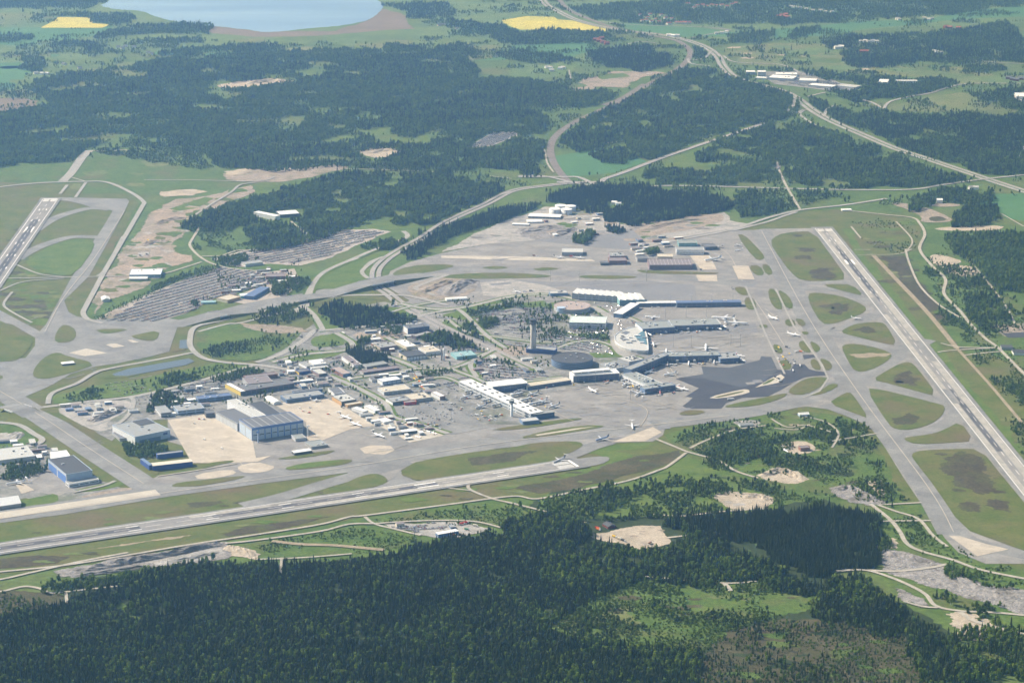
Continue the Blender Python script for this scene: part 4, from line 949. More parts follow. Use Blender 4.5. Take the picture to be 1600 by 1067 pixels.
B('beige roofed freight shed behind the vehicle yard', 'freight shed', (600, 613), (640.6, 607), (592, 605.6), 8, 'light grey wall', 'beige roof', doors=6, door_mat='grey wall', units=2)
B('white gabled fire station with dark front bays', 'fire station', (613.7, 629), (641, 625.5), (601, 622.5), 8, 'dark wall', 'grey roof', lwall='white wall', units=3)
B('beige roofed fire station wing', 'fire station', (643.5, 625), (672.5, 619.5), (635.5, 616.5), 8, 'grey wall', 'beige roof', units=3)
B('red fronted fire engine house', 'fire station', (632.5, 629.3), (651, 627.4), (631, 627), 7, 'red wall', 'grey roof', doors=2, door_mat='red paint')
B('white cube shaped store at the grey apron corner', 'storehouse', (687.5, 620), (696, 618.7), (673, 613), 9, 'mauve wall', 'white roof', lwall='white wall')
B('small white cargo shed with flat roof at the sandy apron edge', 'cargo shed', (567.5, 643.7), (576, 642), (548.7, 637.5), 6, 'light grey wall', 'white roof', lwall='white wall')
B('second white cargo shed nearer the service road', 'cargo shed', (586, 642.5), (594, 640.6), (570, 633.7), 7, 'light grey wall', 'white roof', lwall='white wall')
B('beige roofed customs office behind the white cargo sheds', 'office', (543, 633.5), (566, 629.4), (541, 630), 6, 'ochre wall', 'beige roof')
B('low white roofed equipment shed beside the fuel yard', 'equipment shed', (600, 660), (612, 657), (591, 655), 5, 'white wall', 'white roof')
B('small shed with white roof and shaded front on the equipment yard', 'equipment shed', (628.7, 675), (652, 672.5), (626, 672), 7, 'dark wall', 'white roof', rim=False)  # dark wall colour stands in for shade on the front
# --- terminals
r_, w, d, h = B('long white roofed pier with paired skylights and an apron tower beside it', 'terminal pier', (829, 646.5), (848, 642.5), (719.4, 595.6), 14, 'light grey wall', 'white roof', win=2, rim=False)
for i in range(9):
    for k in (.3, .68): MB().box(w*k, w*k+5, d*(.05+.105*i), d*(.05+.105*i)+7, h+.5, h+1.5).build('skylight', PM['dark metal'], r_)
B('dark glass head building at the end of the white pier', 'terminal building', (833, 648), (866, 643.5), (830.5, 645), 12, 'blue glass', 'grey roof', rim=False)
B('low grey building with pale roof at the foot of the white pier', 'building', (817, 659), (842, 656), (813, 654), 8, 'steel blue', 'light roof')
B('white roofed arrivals hall with dark blue glass front', 'terminal building', (770, 604.5), (823.7, 598), (765, 596.5), 15, 'white wall', 'white roof', glaze='blue glass')
B('long low link building with pale roof between two halls', 'terminal building', (824, 604), (890, 592.5), (822, 599), 9, 'white wall', 'beige roof', glaze='blue glass', rim=False)
B('dark glass fronted departure hall with stepped white roof', 'terminal building', (895.6, 587.6), (968, 583), (890, 581), 16, 'white wall', 'white roof', glaze='blue glass')
B('raised white roof hall on top of the departure hall', 'terminal building', (897, 582.2), (953.7, 577.5), (893.5, 579.5), 22, 'white wall', 'white roof', z0=16.6, rim=False, win=1)
B('green grey roofed pier with red trimmed gates', 'terminal pier', (1014, 604), (1036, 599.5), (971, 585), 12, 'white wall', 'green roof', units=10, win=1)
B('dark fronted head of the pier with red trimmed gates', 'terminal pier', (1007.5, 608.5), (1054, 601), (1004, 604), 12, 'steel blue', 'green roof', glaze='blue glass', units=4)
B('dark blue glass terminal front running diagonally to the far pier', 'terminal building', (986, 578), (1039, 553.5), (977, 574.5), 18, 'steel blue', 'grey roof', glaze='blue glass', units=8)
B('low grey terminal roofs crowded with white ventilation boxes', 'terminal building', (955, 577), (979, 573.5), (935, 568.7), 10, 'grey wall', 'grey roof', units=26, rim=False)
B('upper grey terminal roof beside the car deck ramp', 'terminal building', (983, 566), (1004, 561), (967, 559.5), 11, 'grey wall', 'light roof', units=12)
B('long pier with dark glass front and thin pale roof edge', 'terminal pier', (1040, 557.5), (1125, 554.5), (1041, 551), 15, 'steel blue', 'green roof', glaze='blue glass', units=12)
B('wide dark fronted head of the long glass pier', 'terminal pier', (1125.5, 561), (1154, 557.8), (1122.5, 552), 12, 'steel blue', 'grey roof', glaze='blue glass', units=3)
B('teal roofed pier root with dark blue front near the car deck', 'terminal pier', (1004, 514.5), (1050, 508.5), (1003.7, 503.7), 14, 'steel blue', 'green roof', glaze='blue glass', lwall='white wall', units=6)
B('straight teal roofed pier with white roof edge and parked jets', 'terminal pier', (1050.5, 509), (1126, 506.2), (1048, 500.5), 14, 'white wall', 'green roof', glaze='blue glass', units=10)
B('white wave roofed terminal hall with wide window front', 'terminal building', (893.7, 458.6), (966, 465), (890, 451), 16, 'light grey wall', 'white roof', kind='saw', win=3, lwall='white wall')
B('curved roof terminal hall with teal glass front', 'terminal building', (968, 469.5), (1007, 467), (966, 459.5), 15, 'teal wall', 'white roof', kind='saw', glaze='teal glass')
B('low blue grey wing at the left end of the wave roofed hall', 'terminal building', (860, 459), (886, 457), (860, 455), 8, 'steel blue', 'light roof', units=5)
B('white roofed link block stepping down from the curved hall', 'terminal building', (972.5, 491), (994, 474), (961, 488), 12, 'steel blue', 'white roof', glaze='blue glass', rim=False)
B('thin far pier with white roof beside the curved hall', 'terminal pier', (995, 474), (1057, 473), (995, 471.2), 10, 'steel blue', 'white roof', glaze='blue glass', rim=False)
B('far end of the thin pier with steel blue roof', 'terminal pier', (1057.5, 473.6), (1158, 471.6), (1057.5, 470), 12, 'steel blue', 'blue roof', glaze='blue glass', units=5, rim=False)
r_, w, d, h = B('mint roofed office block with rows of columns before the tree lined car park', 'office block', (889, 504), (945, 507.5), (886.5, 494), 16, 'white wall', 'mint roof', win=3)
mb = MB()
for i in range(22): mb.box(w*(i+.3)/22, w*(i+.5)/22, -1.2, -.4, 0, h*.6)
mb.build('column', PM['white wall'], r_)
# --- car deck in front of the terminal, a crescent
def crescent():
    ps = [g(x, y, 9) for x, y in chaikin(pts("961,523 960,531 964,537 974,542.5 990,547 1013,549 1013,543 1012,530 1009,517 1004,514 995,510.5 977,514"), 1)]
    ps = ps[::-1]
    c = sum((p for p in ps), Vector())/len(ps)
    a2 = sum(ps[i].x*ps[(i+1) % len(ps)].y-ps[(i+1) % len(ps)].x*ps[i].y for i in range(len(ps)))
    if a2 < 0: ps = ps[::-1]
    root = empty('car_deck', (c.x, c.y, 0)); tag(root, 'crescent shaped raised car deck curving in front of the terminals', 'car deck')
    q = [(p.x-c.x, p.y-c.y) for p in ps]
    MB().poly(q, 0, 9).build('deck', PM['light roof'], root)
    out = MB()
    for i in range(len(q)):
        j = (i+1) % len(q); a, e = Vector(q[i]), Vector(q[j]); n = Vector((e.y-a.y, a.x-e.x)).normalized()*.5
        out.quad((a.x+n.x, a.y+n.y, 7.2), (e.x+n.x, e.y+n.y, 7.2), (e.x+n.x, e.y+n.y, 10.4), (a.x+n.x, a.y+n.y, 10.4))
        out.quad((a.x-n.x, a.y-n.y, 10.4), (a.x+n.x, a.y+n.y, 10.4), (e.x+n.x, e.y+n.y, 10.4), (e.x-n.x, e.y-n.y, 10.4))
        out.quad((e.x-n.x, e.y-n.y, 9), (a.x-n.x, a.y-n.y, 9), (a.x-n.x, a.y-n.y, 10.4), (e.x-n.x, e.y-n.y, 10.4))
    out.build('parapet', PM['white wall'], root)
    gp = [g(x, y, 10) for x, y in pts("993,526 1002,518 1006,516.5 1011,538 1001,534.5")]
    gq = [(p.x-c.x, p.y-c.y) for p in gp][::-1]
    MB().poly(gq, 9.02, 10.2).build('glass_roof', PM['teal glass'], root)
    for s in ("970,520 978,517 985,519 978,523", "968,528 976,526 982,530 974,533"):
        gq = [(p.x-c.x, p.y-c.y) for p in (g(x, y, 9) for x, y in pts(s))][::-1]
        MB().poly(gq, 9.02, 9.25).build('lane', PM['slate roof'], root)
    mb = MB()
    for i in range(9):
        p = g(970+i*4.2, 526+((i*7) % 5)*2.6, 9)-c; mb = MB().box(p.x, p.x+7+i % 3*4, p.y, p.y+5, 9, 11.5+i % 2)
        mb.build('roof_unit', PM['white wall' if i % 2 else 'metal'], root)
crescent()

# --- round buildings
def drum(label, cx, cy, r, h, wall, roof, levels, annex=False):
    c = g(cx, cy, h)
    root = empty('car_park_building', (c.x, c.y, 0)); tag(root, label, 'car park')
    MB().lathe([(r*.96, 0), (r*.96, h)], seg=48).build('core', PM['dark wall'], root)
    for i in range(levels):
        z = h*(i+1)/levels
        MB().lathe([(r, z-h/levels*.55), (r, z), (r*.9, z)], seg=48).build('balustrade', PM[wall], root)
    MB().lathe([(r+.3, h), (r+.3, h+1.0), (r-.8, h+1.0), (r-.8, h+.2), (.1, h+.25)], seg=48).build('roof', PM[roof], root)
    for i in range(5):
        a, q = i*1.9, r*(.2+.12*i); x, y = q*math.cos(a), q*math.sin(a)
        MB().box(x, x+3.5, y, y+3, h+.2, h+2.6).build('roof_unit', PM['light grey wall'], root)
    if annex:
        MB().lathe([(11, 0), (11, h+3), (.1, h+3)], cx=-r*.62, cy=-r*.62, seg=20).build('stair_tower', PM['pale blue wall'], root)
    FOOT.append((c.x-r, c.y-r, 1, 0, 2*r, 2*r))
drum('round dark roofed car park with banded walls beside the control tower', 894, 559, 48, 17, 'steel blue', 'dark roof', 4)
drum('round car park with pale sand coloured roof deck among trees', 894, 477.5, 46, 12, 'light grey wall', 'pink roof', 3, True)

# --- towers, chimneys and tanks
def tower(label, bx, by, h, shaft, cabr, wallm, base=None):
    c = g(bx, by)
    root = empty('control_tower', (c.x, c.y, 0)); tag(root, label, 'control tower')
    return root, c
root, c = tower('tall grey control tower of two round shafts with dark cab', 833, 551, 83, 0, 0, '')
MB().lathe([(4.0, 0), (4.0, 70)], cx=-2.6, seg=18).build('shaft', PM['concrete wall'], root, True)
MB().lathe([(3.6, 0), (3.6, 74)], cx=3.4, cy=1.5, seg=18).build('shaft', PM['concrete wall'], root, True)
MB().lathe([(5.4, 69), (9.5, 72), (9.5, 75), (6, 75.2)], seg=20).build('gallery', PM['dark wall'], root)
MB().lathe([(7.4, 75.1), (8.6, 80), (8.8, 80)], seg=20).build('cab', PM['glass'], root)
MB().lathe([(9, 80), (8.4, 81.6), (.2, 82.4)], seg=20).build('cab_roof', PM['dark metal'], root)
MB().lathe([(.35, 82), (.12, 92)], seg=6).build('antenna', PM['metal'], root)
B('white walled annex with dark blue front at the foot of the control tower', 'annex', (822, 545.5), (867, 548.5), (819.5, 540.5), 10, 'deep blue wall', 'grey roof', lwall='white wall', win=1)
root, c = tower('slim white apron tower rising before the white pier', 799.5, 651, 38, 0, 0, '')
MB().lathe([(3.2, 0), (2.8, 29)], seg=14).build('shaft', PM['white wall'], root, True)
MB().lathe([(2.9, 28.8), (6.2, 31), (6.4, 32.4), (5.2, 32.5)], seg=16).build('gallery', PM['grey wall'], root)
MB().lathe([(5.0, 32.4), (5.8, 36), (6, 36)], seg=16).build('cab', PM['glass'], root)
MB().lathe([(6.2, 36), (6, 37.2), (.2, 37.8)], seg=16).build('cab_roof', PM['green roof'], root)
c = g(693.5, 564); root = empty('chimney', (c.x, c.y, 0)); tag(root, 'white chimney paired with a dark flue by the heating plant', 'chimney')
MB().lathe([(2.4, 0), (2.2, 30), (1.8, 30)], seg=12).build('stack', PM['white wall'], root, True)
MB().lathe([(1.5, 0), (1.4, 28)], cx=-5, seg=10).build('flue', PM['dark wall'], root, True)
c = g(403.5, 692); root = empty('flood_light_mast', (c.x, c.y, 0)); tag(root, 'pale blue mast at the left front corner of the blue hangar', 'mast')
MB().lathe([(1.6, 0), (1.5, 22)], seg=8).build('post', PM['pale blue wall'], root); MB().box(-3, 3, -1.2, 1.2, 22, 25).build('lamp_head', PM['blue wall'], root)
c = g(481, 682); root = empty('flood_light_mast', (c.x, c.y, 0)); tag(root, 'pale mast beside the right front corner of the blue hangar', 'mast')
MB().lathe([(1.4, 0), (1.3, 22)], seg=8).build('post', PM['white wall'], root); MB().box(-3, 5, -1.2, 1.2, 22, 24).build('lamp_head', PM['white wall'], root)
for i, (x, y, lb) in enumerate(((867, 334, 'leftmost white fuel tank'), (885, 334.5, 'foremost large white fuel tank below the forest'), (891, 329.5, 'rightmost white fuel tank of the cluster'), (876, 328.5, 'rear white fuel tank between its neighbours'))):
    c = g(x, y); root = empty('fuel_tank', (c.x, c.y, 0)); tag(root, lb, 'fuel tank', 'white fuel tanks below the forest')
    MB().lathe([(17, 0), (17, 15)], seg=28).build('shell', PM['white wall'], root, True); MB().lathe([(17.3, 14.9), (17.3, 15.4), (.2, 17)], seg=28).build('roof', PM['white roof'], root)
    mb = MB().box(-1, 1, -17.8, -17, 0, 15.4); mb.build('ladder', PM['metal'], root)
# --- cargo area beyond the terminals
B('long low white shed of fuel lorries left of the tanks', 'shed', (825, 338), (875, 340), (826, 333.5), 6, 'grey wall', 'white roof', doors=9, door_mat='dark wall', rim=False)
B('small white roofed office below the fuel shed', 'office', (824, 347), (847.5, 346), (824, 343.5), 5, 'light grey wall', 'white roof', rim=False)
B('thin white carport strip at the gravel edge', 'carport', (800, 350.5), (826, 351.5), (801, 348.5), 4, 'grey wall', 'white roof', rim=False)
B('pale roofed de icing hall on the far apron', 'hall', (878, 394.5), (910.6, 394.5), (878.7, 388.5), 10, 'light grey wall', 'light roof', doors=7, door_mat='grey wall')
B('lower brick cargo house with mauve front', 'cargo building', (952, 408), (979, 407), (952, 403), 11, 'brick wall', 'mauve roof', win=2)
B('upper stepped cargo house behind the mauve one', 'cargo building', (953, 400.6), (976, 399.7), (953.7, 394.5), 10, 'mauve wall', 'grey roof', units=4)
B('small dark cargo shed left of the brick cargo house', 'cargo shed', (938.7, 411.5), (951, 411), (938.7, 408.5), 7, 'dark wall', 'slate roof')
B('wide mauve cargo hangar with ribbed roof on the far apron', 'hangar', (1014.7, 414.7), (1081, 412.8), (1015.6, 405), 13, 'mauve wall', 'mauve roof', doors=10, stripes=12, door_mat='mauve wall')
B('grey store left of the mauve cargo hangar', 'storehouse', (996, 404.8), (1013.7, 403.6), (996, 400), 9, 'grey wall', 'slate roof')
B('cream roofed hall set behind the mauve cargo hangar', 'hall', (1027, 401.5), (1051, 401.5), (1027.5, 397), 13, 'cream wall', 'beige roof')
B('white hangar with blue band and long door front on the far apron', 'hangar', (1057, 390.8), (1100, 390.8), (1057, 386.4), 14, 'white wall', 'grey roof', doors=9, door_mat='white wall')
B('green roofed office behind the white far hangar', 'office block', (1060.6, 380.5), (1088.7, 379.5), (1060.6, 376), 11, 'teal wall', 'green roof', win=2)
B('dark hangar at the right end of the far cargo row', 'hangar', (1102, 386.6), (1120.6, 385.6), (1097, 381.5), 9, 'dark wall', 'slate roof')
# --- east side and outlying
B('pale flat office beside the bare orange soil', 'office', (202, 429.7), (250.6, 429.7), (203.7, 421), 9, 'pale blue wall', 'white roof', win=1, units=3)
B('narrow white barrack in front of the pale office', 'barrack', (202, 435.5), (230, 435.5), (202, 433), 6, 'grey wall', 'white roof', kind='gable')
B('lone small white house on the red soil', 'house', (159.7, 468.5), (172, 467.3), (159.7, 464), 6, 'light grey wall', 'white roof', kind='gable')
B('beige roofed hall by the long stay car park', 'hall', (355.6, 469.5), (372.5, 463.5), (341, 465), 7, 'ochre wall', 'beige roof', lwall='cream wall')
B('turquoise roofed low garage by the long stay car park', 'garage', (314, 473), (337, 472.3), (314, 470.2), 4, 'teal wall', 'aqua roof', rim=False)
B('long blue roofed hotel wing by the taxiway bridge', 'hotel', (396, 463.5), (421, 449), (389, 458), 9, 'blue wall', 'blue roof', win=2, rim=False)
B('teal and white annex beside the blue roofed hotel', 'annex', (376, 463), (391, 461.5), (376, 459), 7, 'teal wall', 'white roof')
B('plum coloured motel block among trees', 'motel', (415.6, 433), (446, 432), (415, 428), 8, 'brick wall', 'mauve roof', win=2)
B('grey roofed store above the long stay car park', 'storehouse', (383.7, 413.3), (408, 409), (380, 409.5), 7, 'light grey wall', 'grey roof')
B('white hilltop restaurant slab amid the forest', 'restaurant', (437.5, 336), (466, 332.5), (438.7, 330), 9, 'dark wall', 'white roof', win=1)  # white slab; its front is coloured dark to paint the shade there
B('narrow white tower wing of the hilltop restaurant', 'restaurant', (430, 338.5), (436, 336.5), (415.5, 327.5), 12, 'white wall', 'white roof', rim=False)
B('long white arched salt store near the access road', 'storehouse', (698, 469.5), (730, 467), (698, 466.5), 4, 'white wall', 'white roof', kind='barrel')
B('white cube shaped pump station near the far woods', 'pump station', (1464, 313), (1473, 313), (1465, 310.5), 10, 'white wall', 'white roof')
B('white gate house roof at the end of the long runway', 'gate house', (1316, 328.5), (1330, 327.5), (1317, 326.5), 4, 'white wall', 'white roof', rim=False)
B('dark roofed workshop beside the track right of the long runway', 'workshop', (1565, 543), (1583, 543.5), (1563, 538.5), 6, 'grey wall', 'dark roof', rim=False)
B('second workshop with white gable at the right edge', 'workshop', (1584, 551.5), (1603, 551), (1583, 546.5), 6, 'white wall', 'dark roof', kind='gable')
B('blue sided shed with white roof on the working yard', 'shed', (685, 835), (717, 829.5), (679.5, 832), 7, 'steel blue', 'white roof', doors=3, door_mat='blue wall', rim=False)
B('dark roofed timber barn beside the sandy gravel yard', 'barn', (950, 823), (962, 820.5), (942, 817.5), 4.5, 'barn red', 'dark roof', kind='gable')
B('grey farmhouse with dark roof among the scrub', 'farmhouse', (1157, 664.5), (1176, 662.5), (1155, 661), 5, 'light grey wall', 'grey roof', kind='gable')
B('small red brown fire training house on the sandy pad', 'training house', (1251, 700.5), (1264, 698.5), (1250, 697), 7, 'brick wall', 'mauve roof')
B('white farm shed in the scrub near the big taxiway', 'shed', (1250, 648), (1263, 646), (1249, 645), 5, 'pale blue wall', 'white roof', kind='gable')
B('white fire fighting kiosk on the island between taxiways', 'kiosk', (97, 569), (116, 566.5), (96, 566), 5, 'dark wall', 'white roof', rim=False)
B('tall white hotel slab by the motorway junction', 'hotel', (1184, 113), (1197, 113), (1184, 110.5), 22, 'light grey wall', 'white roof', win=4)
B('wide white logistics hall by the motorway junction', 'warehouse', (1200, 121.5), (1238, 124), (1206, 117), 9, 'light grey wall', 'white roof', units=3)
B('long white logistics hall behind the first one', 'warehouse', (1212, 116.5), (1245, 116.5), (1214, 113.5), 9, 'white wall', 'white roof', units=2)
B('white factory at the right edge among far woods', 'factory', (1588, 151), (1640, 151), (1590, 145.5), 10, 'white wall', 'white roof')
B('white hall with long roof far behind the motorway', 'hall', (1372, 129), (1386, 130), (1373, 124), 8, 'white wall', 'white roof')
B('flat pale sheds beside the far white hall', 'shed', (1402, 127.5), (1432, 126.5), (1403, 125), 7, 'light grey wall', 'light roof')
B('portakabin row at the gravel yard beside the hangars', 'site cabin', (103, 640), (115, 639), (102, 638), 5, 'steel blue', 'blue roof', rim=False)
B('second cabin row right of the first on the gravel yard', 'site cabin', (117, 642), (136, 641), (117, 640), 4, 'steel blue', 'grey roof', rim=False)
B('dark square shed right end of the gravel yard cabins', 'site cabin', (134, 639.5), (143, 638.5), (133, 636.5), 6, 'dark wall', 'steel blue', rim=False)
B('low white hut with silver roof above the fuel yard', 'hut', (202, 643), (216, 641.5), (201, 640), 5, 'light grey wall', 'grey roof')
# --- gates and air bridges on the left pier
def gate(x, y, x2, y2, n):
    a, e = g(x, y), g(x2, y2); d = e-a
    root = empty('air_bridge', a, math.atan2(d.y, d.x)); L = d.length
    MB().box(0, L, -1.8, 1.8, 4.5, 8).build('tunnel', PM['light grey wall'], root)
    MB().box(L-3, L+3, -3, 3, 4, 8.4).build('cab', PM['grey wall'], root)
    MB().box(L*.7, L*.7+1.2, -1, 1, 0, 4.5).build('leg', PM['dark metal'], root); MB().box(-4, 2, -3, 3, 0, 8.8).build('rotunda', PM['white wall'], root)
    tag(root, n, 'air bridge', 'air bridges at the piers')
for k, q in enumerate((((745, 613, 728, 616), 'on the left of the white pier, farthest'), ((758, 619, 742, 623), 'on the left of the white pier, second'), ((771, 626, 755, 630), 'on the left of the white pier, third'), ((786, 634, 770, 637), 'on the left of the white pier, nearest its tower'),
      ((800, 621, 815, 618), 'on the right of the white pier, farthest'), ((815, 629, 828, 626), 'on the right of the white pier, middle'), ((828, 635, 843, 632), 'on the right of the white pier, nearest its head'),
      ((985, 594, 972, 599), 'on the left of the red trimmed pier, farther'), ((1005, 603, 993, 608), 'on the left of the red trimmed pier, nearer'), ((1035, 607, 1030, 613), 'below the head of the red trimmed pier'),
      ((1058, 562, 1058, 568), 'below the long glass pier, leftmost'), ((1085, 562, 1085, 568), 'below the long glass pier, middle'), ((1108, 561, 1110, 567), 'below the long glass pier, rightmost'),
      ((1030, 517, 1031, 521), 'below the teal roofed pier root'), ((1075, 513.5, 1075, 518), 'below the straight teal pier, left'), ((1105, 512.5, 1105, 517), 'below the straight teal pier, right'))):
    gate(*q[0], 'grey air bridge ' + q[1])
# --- bridges that carry the taxiway over the roads
def bridge(label, x0, x1, y0, y1, wid, n, hgt=7.0, ramp=60):
    a, e = g(x0, y0), g(x1, y1); d = e-a; L = d.length
    root = empty('taxiway_bridge', (a.x, a.y, 0), math.atan2(d.y, d.x)); tag(root, label, 'bridge')
    D = MB().box(0, L, 0, wid, hgt-2, hgt, bottom=True)
    D.build('deck', GM['asphalt'], root)
    MB().box(0, L, -.6, -.1, hgt-2.6, hgt+1).build('parapet', PM['white wall'], root); MB().box(0, L, wid+.1, wid+.6, hgt-2.6, hgt+1).build('parapet', PM['white wall'], root)
    for i in range(n+1):
        x = L*i/n; MB().box(x-.7, x+.7, .2, wid-.2, 0, hgt-2.05).build('pier', PM['concrete wall'], root)
    for s, x in ((-1, 0), (1, L)):
        x1_ = x+s*ramp; v = [(x, -12, 0), (x, 0, hgt-.02), (x, wid, hgt-.02), (x, wid+12, 0), (x1_, -1, .05), (x1_, 0, .06), (x1_, wid, .06), (x1_, wid+1, .05)]
        f = [(0, 4, 5, 1), (1, 5, 6, 2), (2, 6, 7, 3), (0, 1, 2, 3)]
        if s > 0: f = [tuple(reversed(q)) for q in f]
        link_mesh('ramp', v, f, [GM['grass'], GM['asphalt']], root, fmat=[0, 1, 0, 0])
bridge('wide taxiway bridge of four dark openings across the access road', 580, 616, 453, 445.5, 56, 4, 12, 150)
bridge('taxiway bridge with one opening over the service road', 343, 359, 501, 498, 56, 1, 10, 120)
bridge('narrow taxiway bridge beside the hotel', 467, 481, 476.5, 473.5, 56, 1, 9, 110)
bridge('small white sided taxiway underpass at the left edge', 7, 20, 643, 647.5, 50, 2, 6, 40)

# the far villages: their plots stay clear of trees
VILL = [("185,75 192,77 196,74 210,75 232,84 238,86", 'far farm between the fields and the forest', 'white wall', 'slate roof', 1.3), ("125,108 100,102", 'far wood edge near the left border', 'white wall', 'slate roof', 1.3),
 ("56,116 66,117 74,117", 'far copse near the left border', 'white wall', 'light roof', 1.3), ("686,41 690,40 694,40 714,46", 'far pasture right of the lake', 'white wall', 'slate roof', 1.2),
 ("931,64 936,66 940,62 942,68 948,70", 'far red farm by the wood', 'barn red', 'tile roof', 1.6), ("855,107 860,108 876,109 880,108 862,112", 'far hamlet before the railway', 'white wall', 'light roof', 1.4),
 ("1004,34 1010,33 1018,35 1025,32 1012,29 1030,36 1040,30 1050,31 1033,25 1016,24 1000,25", 'far village under the hill, left', 'white wall', 'tile roof', 1.2), ("1058,38 1063,38 1070,38 1076,38 1045,39", 'far long village row', 'white wall', 'tile roof', 1.6),
 ("1090,11 1098,10 1104,12 1112,10 1120,11 1128,10 1136,12 1144,9 1085,14 1150,7 1075,8", 'far hillside village', 'cream wall', 'tile roof', 1.4), ("1236,12 1242,13 1250,14 1260,16 1270,18 1282,18 1290,20 1300,20", 'far white village at the top', 'white wall', 'light roof', 1.3),
 ("1217,28 1224,28 1231,29 1222,26 1228,25", 'far red village right of the motorway', 'barn red', 'tile roof', 1.6), ("1402,31 1405,32 1444,30 1450,32 1456,31", 'far farm on the green ridge', 'white wall', 'light roof', 1.3),
 ("1478,44 1484,45 1498,46", 'far red farm in the right wood', 'barn red', 'tile roof', 1.6), ("1346,67 1352,66 1358,67 1364,66 1370,67", 'far white row above the dry meadow', 'white wall', 'light roof', 1.4),
 ("1308,77 1314,76", 'lone white barn in the pasture', 'white wall', 'white roof', 1.8), ("1348,83 1354,83", 'far red barn in the pasture', 'barn red', 'tile roof', 1.7), ("1576,124 1582,126 1588,127 1595,125", 'red hamlet at the right edge', 'barn red', 'slate roof', 1.6),
 ("1460,82 1464,83 1470,84", 'white cottages at the far wood end', 'white wall', 'light roof', 1.3), ("1518,296 1524,296", 'cottage right of the far crossing', 'white wall', 'light roof', 1.4), ("1120,54 1128,53 1136,52", 'houses by the far junction', 'white wall', 'light roof', 1.4),
 ("960,319 966,321", 'cabins in the dark forest', 'white wall', 'white roof', 1.2), ("1214,265 1217,263", 'cabin at the head of the forest track', 'cream wall', 'mauve roof', .9), ("1045,57 1052,58 1058,58", 'sheds at the far motorway bridge', 'white wall', 'white roof', 1.5)]
for s, _w, _a, _b, sc_ in VILL:
    for x, y in pts(s):
        a = g(x, y); FOOT.append((a.x-16, a.y-14, 1, 0, 32, 28))
B('flat white supermarket beside the logistics halls', 'warehouse', (1248, 126), (1275, 127), (1250, 122.5), 8, 'white wall', 'white roof')
B('long white sales hall below the logistics halls', 'warehouse', (1262, 133), (1300, 136.5), (1266, 130), 8, 'light grey wall', 'white roof')
B('grey roofed store at the right end of the logistics park', 'warehouse', (1306, 134), (1332, 138), (1308, 130.5), 7, 'light grey wall', 'light roof')
B('low white garage between the hotel slab and the motorway', 'garage', (1180, 122), (1196, 123), (1181, 120), 6, 'white wall', 'white roof')
B('second hotel block left of the tall white slab', 'hotel', (1166, 113), (1180, 113), (1166, 110.5), 11, 'light grey wall', 'white roof', win=3)

# spoil heaps and rock cuts with real relief
def heap(name, mat, s, w, h, label, seed=1):
    q = spline([Vector(g(*p)[:2]) for p in pts(s)], 8)
    r2 = random.Random(seed); v, f = [], []; K = 9
    n = len(q)
    for i, p in enumerate(q):
        t = i/(n-1); env = min(1, 4*t, 4*(1-t)); dd = (q[min(i+1, n-1)]-q[max(i-1, 0)]).normalized(); nr = Vector((-dd.y, dd.x))
        for k in range(K):
            u = k/(K-1)*2-1
            hh = h*env*max(0, (1-abs(u)**1.6))*r2.uniform(.55, 1.2)
            c = p+nr*(u*w/2+r2.uniform(-.06, .06)*w)+dd*r2.uniform(-1, 1)
            v.append((c.x, c.y, .5+hh))
        if i:
            for k in range(K-1): f.append(((i-1)*K+k+1, (i-1)*K+k, i*K+k, i*K+k+1))
    o = link_mesh(name, v, f, GM[mat]); return tag(o, label=label, kind='structure')
for k, (mt, s, w, h) in enumerate((('rock', "95,897 150,888 205,878 260,868 330,853 356,850", 24, 9), ('rock', "110,901 180,893 240,884", 14, 5), ('gravel', "255,880 300,872 345,862", 16, 4), ('sand', "352,855 372,860 400,869", 26, 7), ('rock', "1300,766 1325,763 1350,774 1378,787", 26, 7),
    ('sand', "1188,745 1215,737 1240,741 1258,751", 24, 8), ('sand', "1160,777 1185,776 1200,783", 20, 6), ('rock', "700,460 718,446 745,438", 46, 10), ('soil', "650,462 680,448 710,438", 40, 7), ('rock', "805,366 840,358 880,356", 50, 8), ('rock', "860,372 885,362 905,358", 40, 8), ('soil', "1000,362 1050,348 1110,341", 46, 6),
    ('rock', "1380,865 1410,868 1445,878", 34, 5), ('rock', "1400,895 1450,905 1500,915", 30, 5), ('rock', "1470,893 1530,920 1590,938", 44, 6), ('rock', "140,660 165,650 190,640", 30, 9), ('gravel', "120,655 150,648", 20, 5), ('soil', "240,352 260,345 290,340", 30, 5), ('soil', "220,385 240,378 262,378", 34, 6), ('sand', "365,272 420,266 480,266", 40, 6), ('sand', "570,241 600,236 628,236", 40, 7), ('sand', "380,132 420,127 450,128", 50, 9), ('gravel', "10,682 30,678 20,688", 24, 5))):
    heap('spoil_heap', mt, s, w, h, None, k)
# ------------------------------------------------------------------ trees
FM = {
 'spruce': foliage_mat('spruce needles', (.012,.021,.006), (.020,.032,.008), (.036,.052,.013)),
 'pine':   foliage_mat('pine needles', (.024,.034,.011), (.034,.048,.014), (.052,.066,.020)),
 'birch':  foliage_mat('birch leaves', (.075,.125,.016), (.112,.170,.022), (.165,.220,.034), .3),
 'shrub':  foliage_mat('bush leaves', (.080,.130,.022), (.112,.165,.028), (.155,.20,.042), .3),
}
BARK = pmat('bark', (.10, .075, .055), .9, var=.3, scale=1)
BARKW = pmat('birch bark', (.42, .40, .37), .9, var=.3, scale=1)


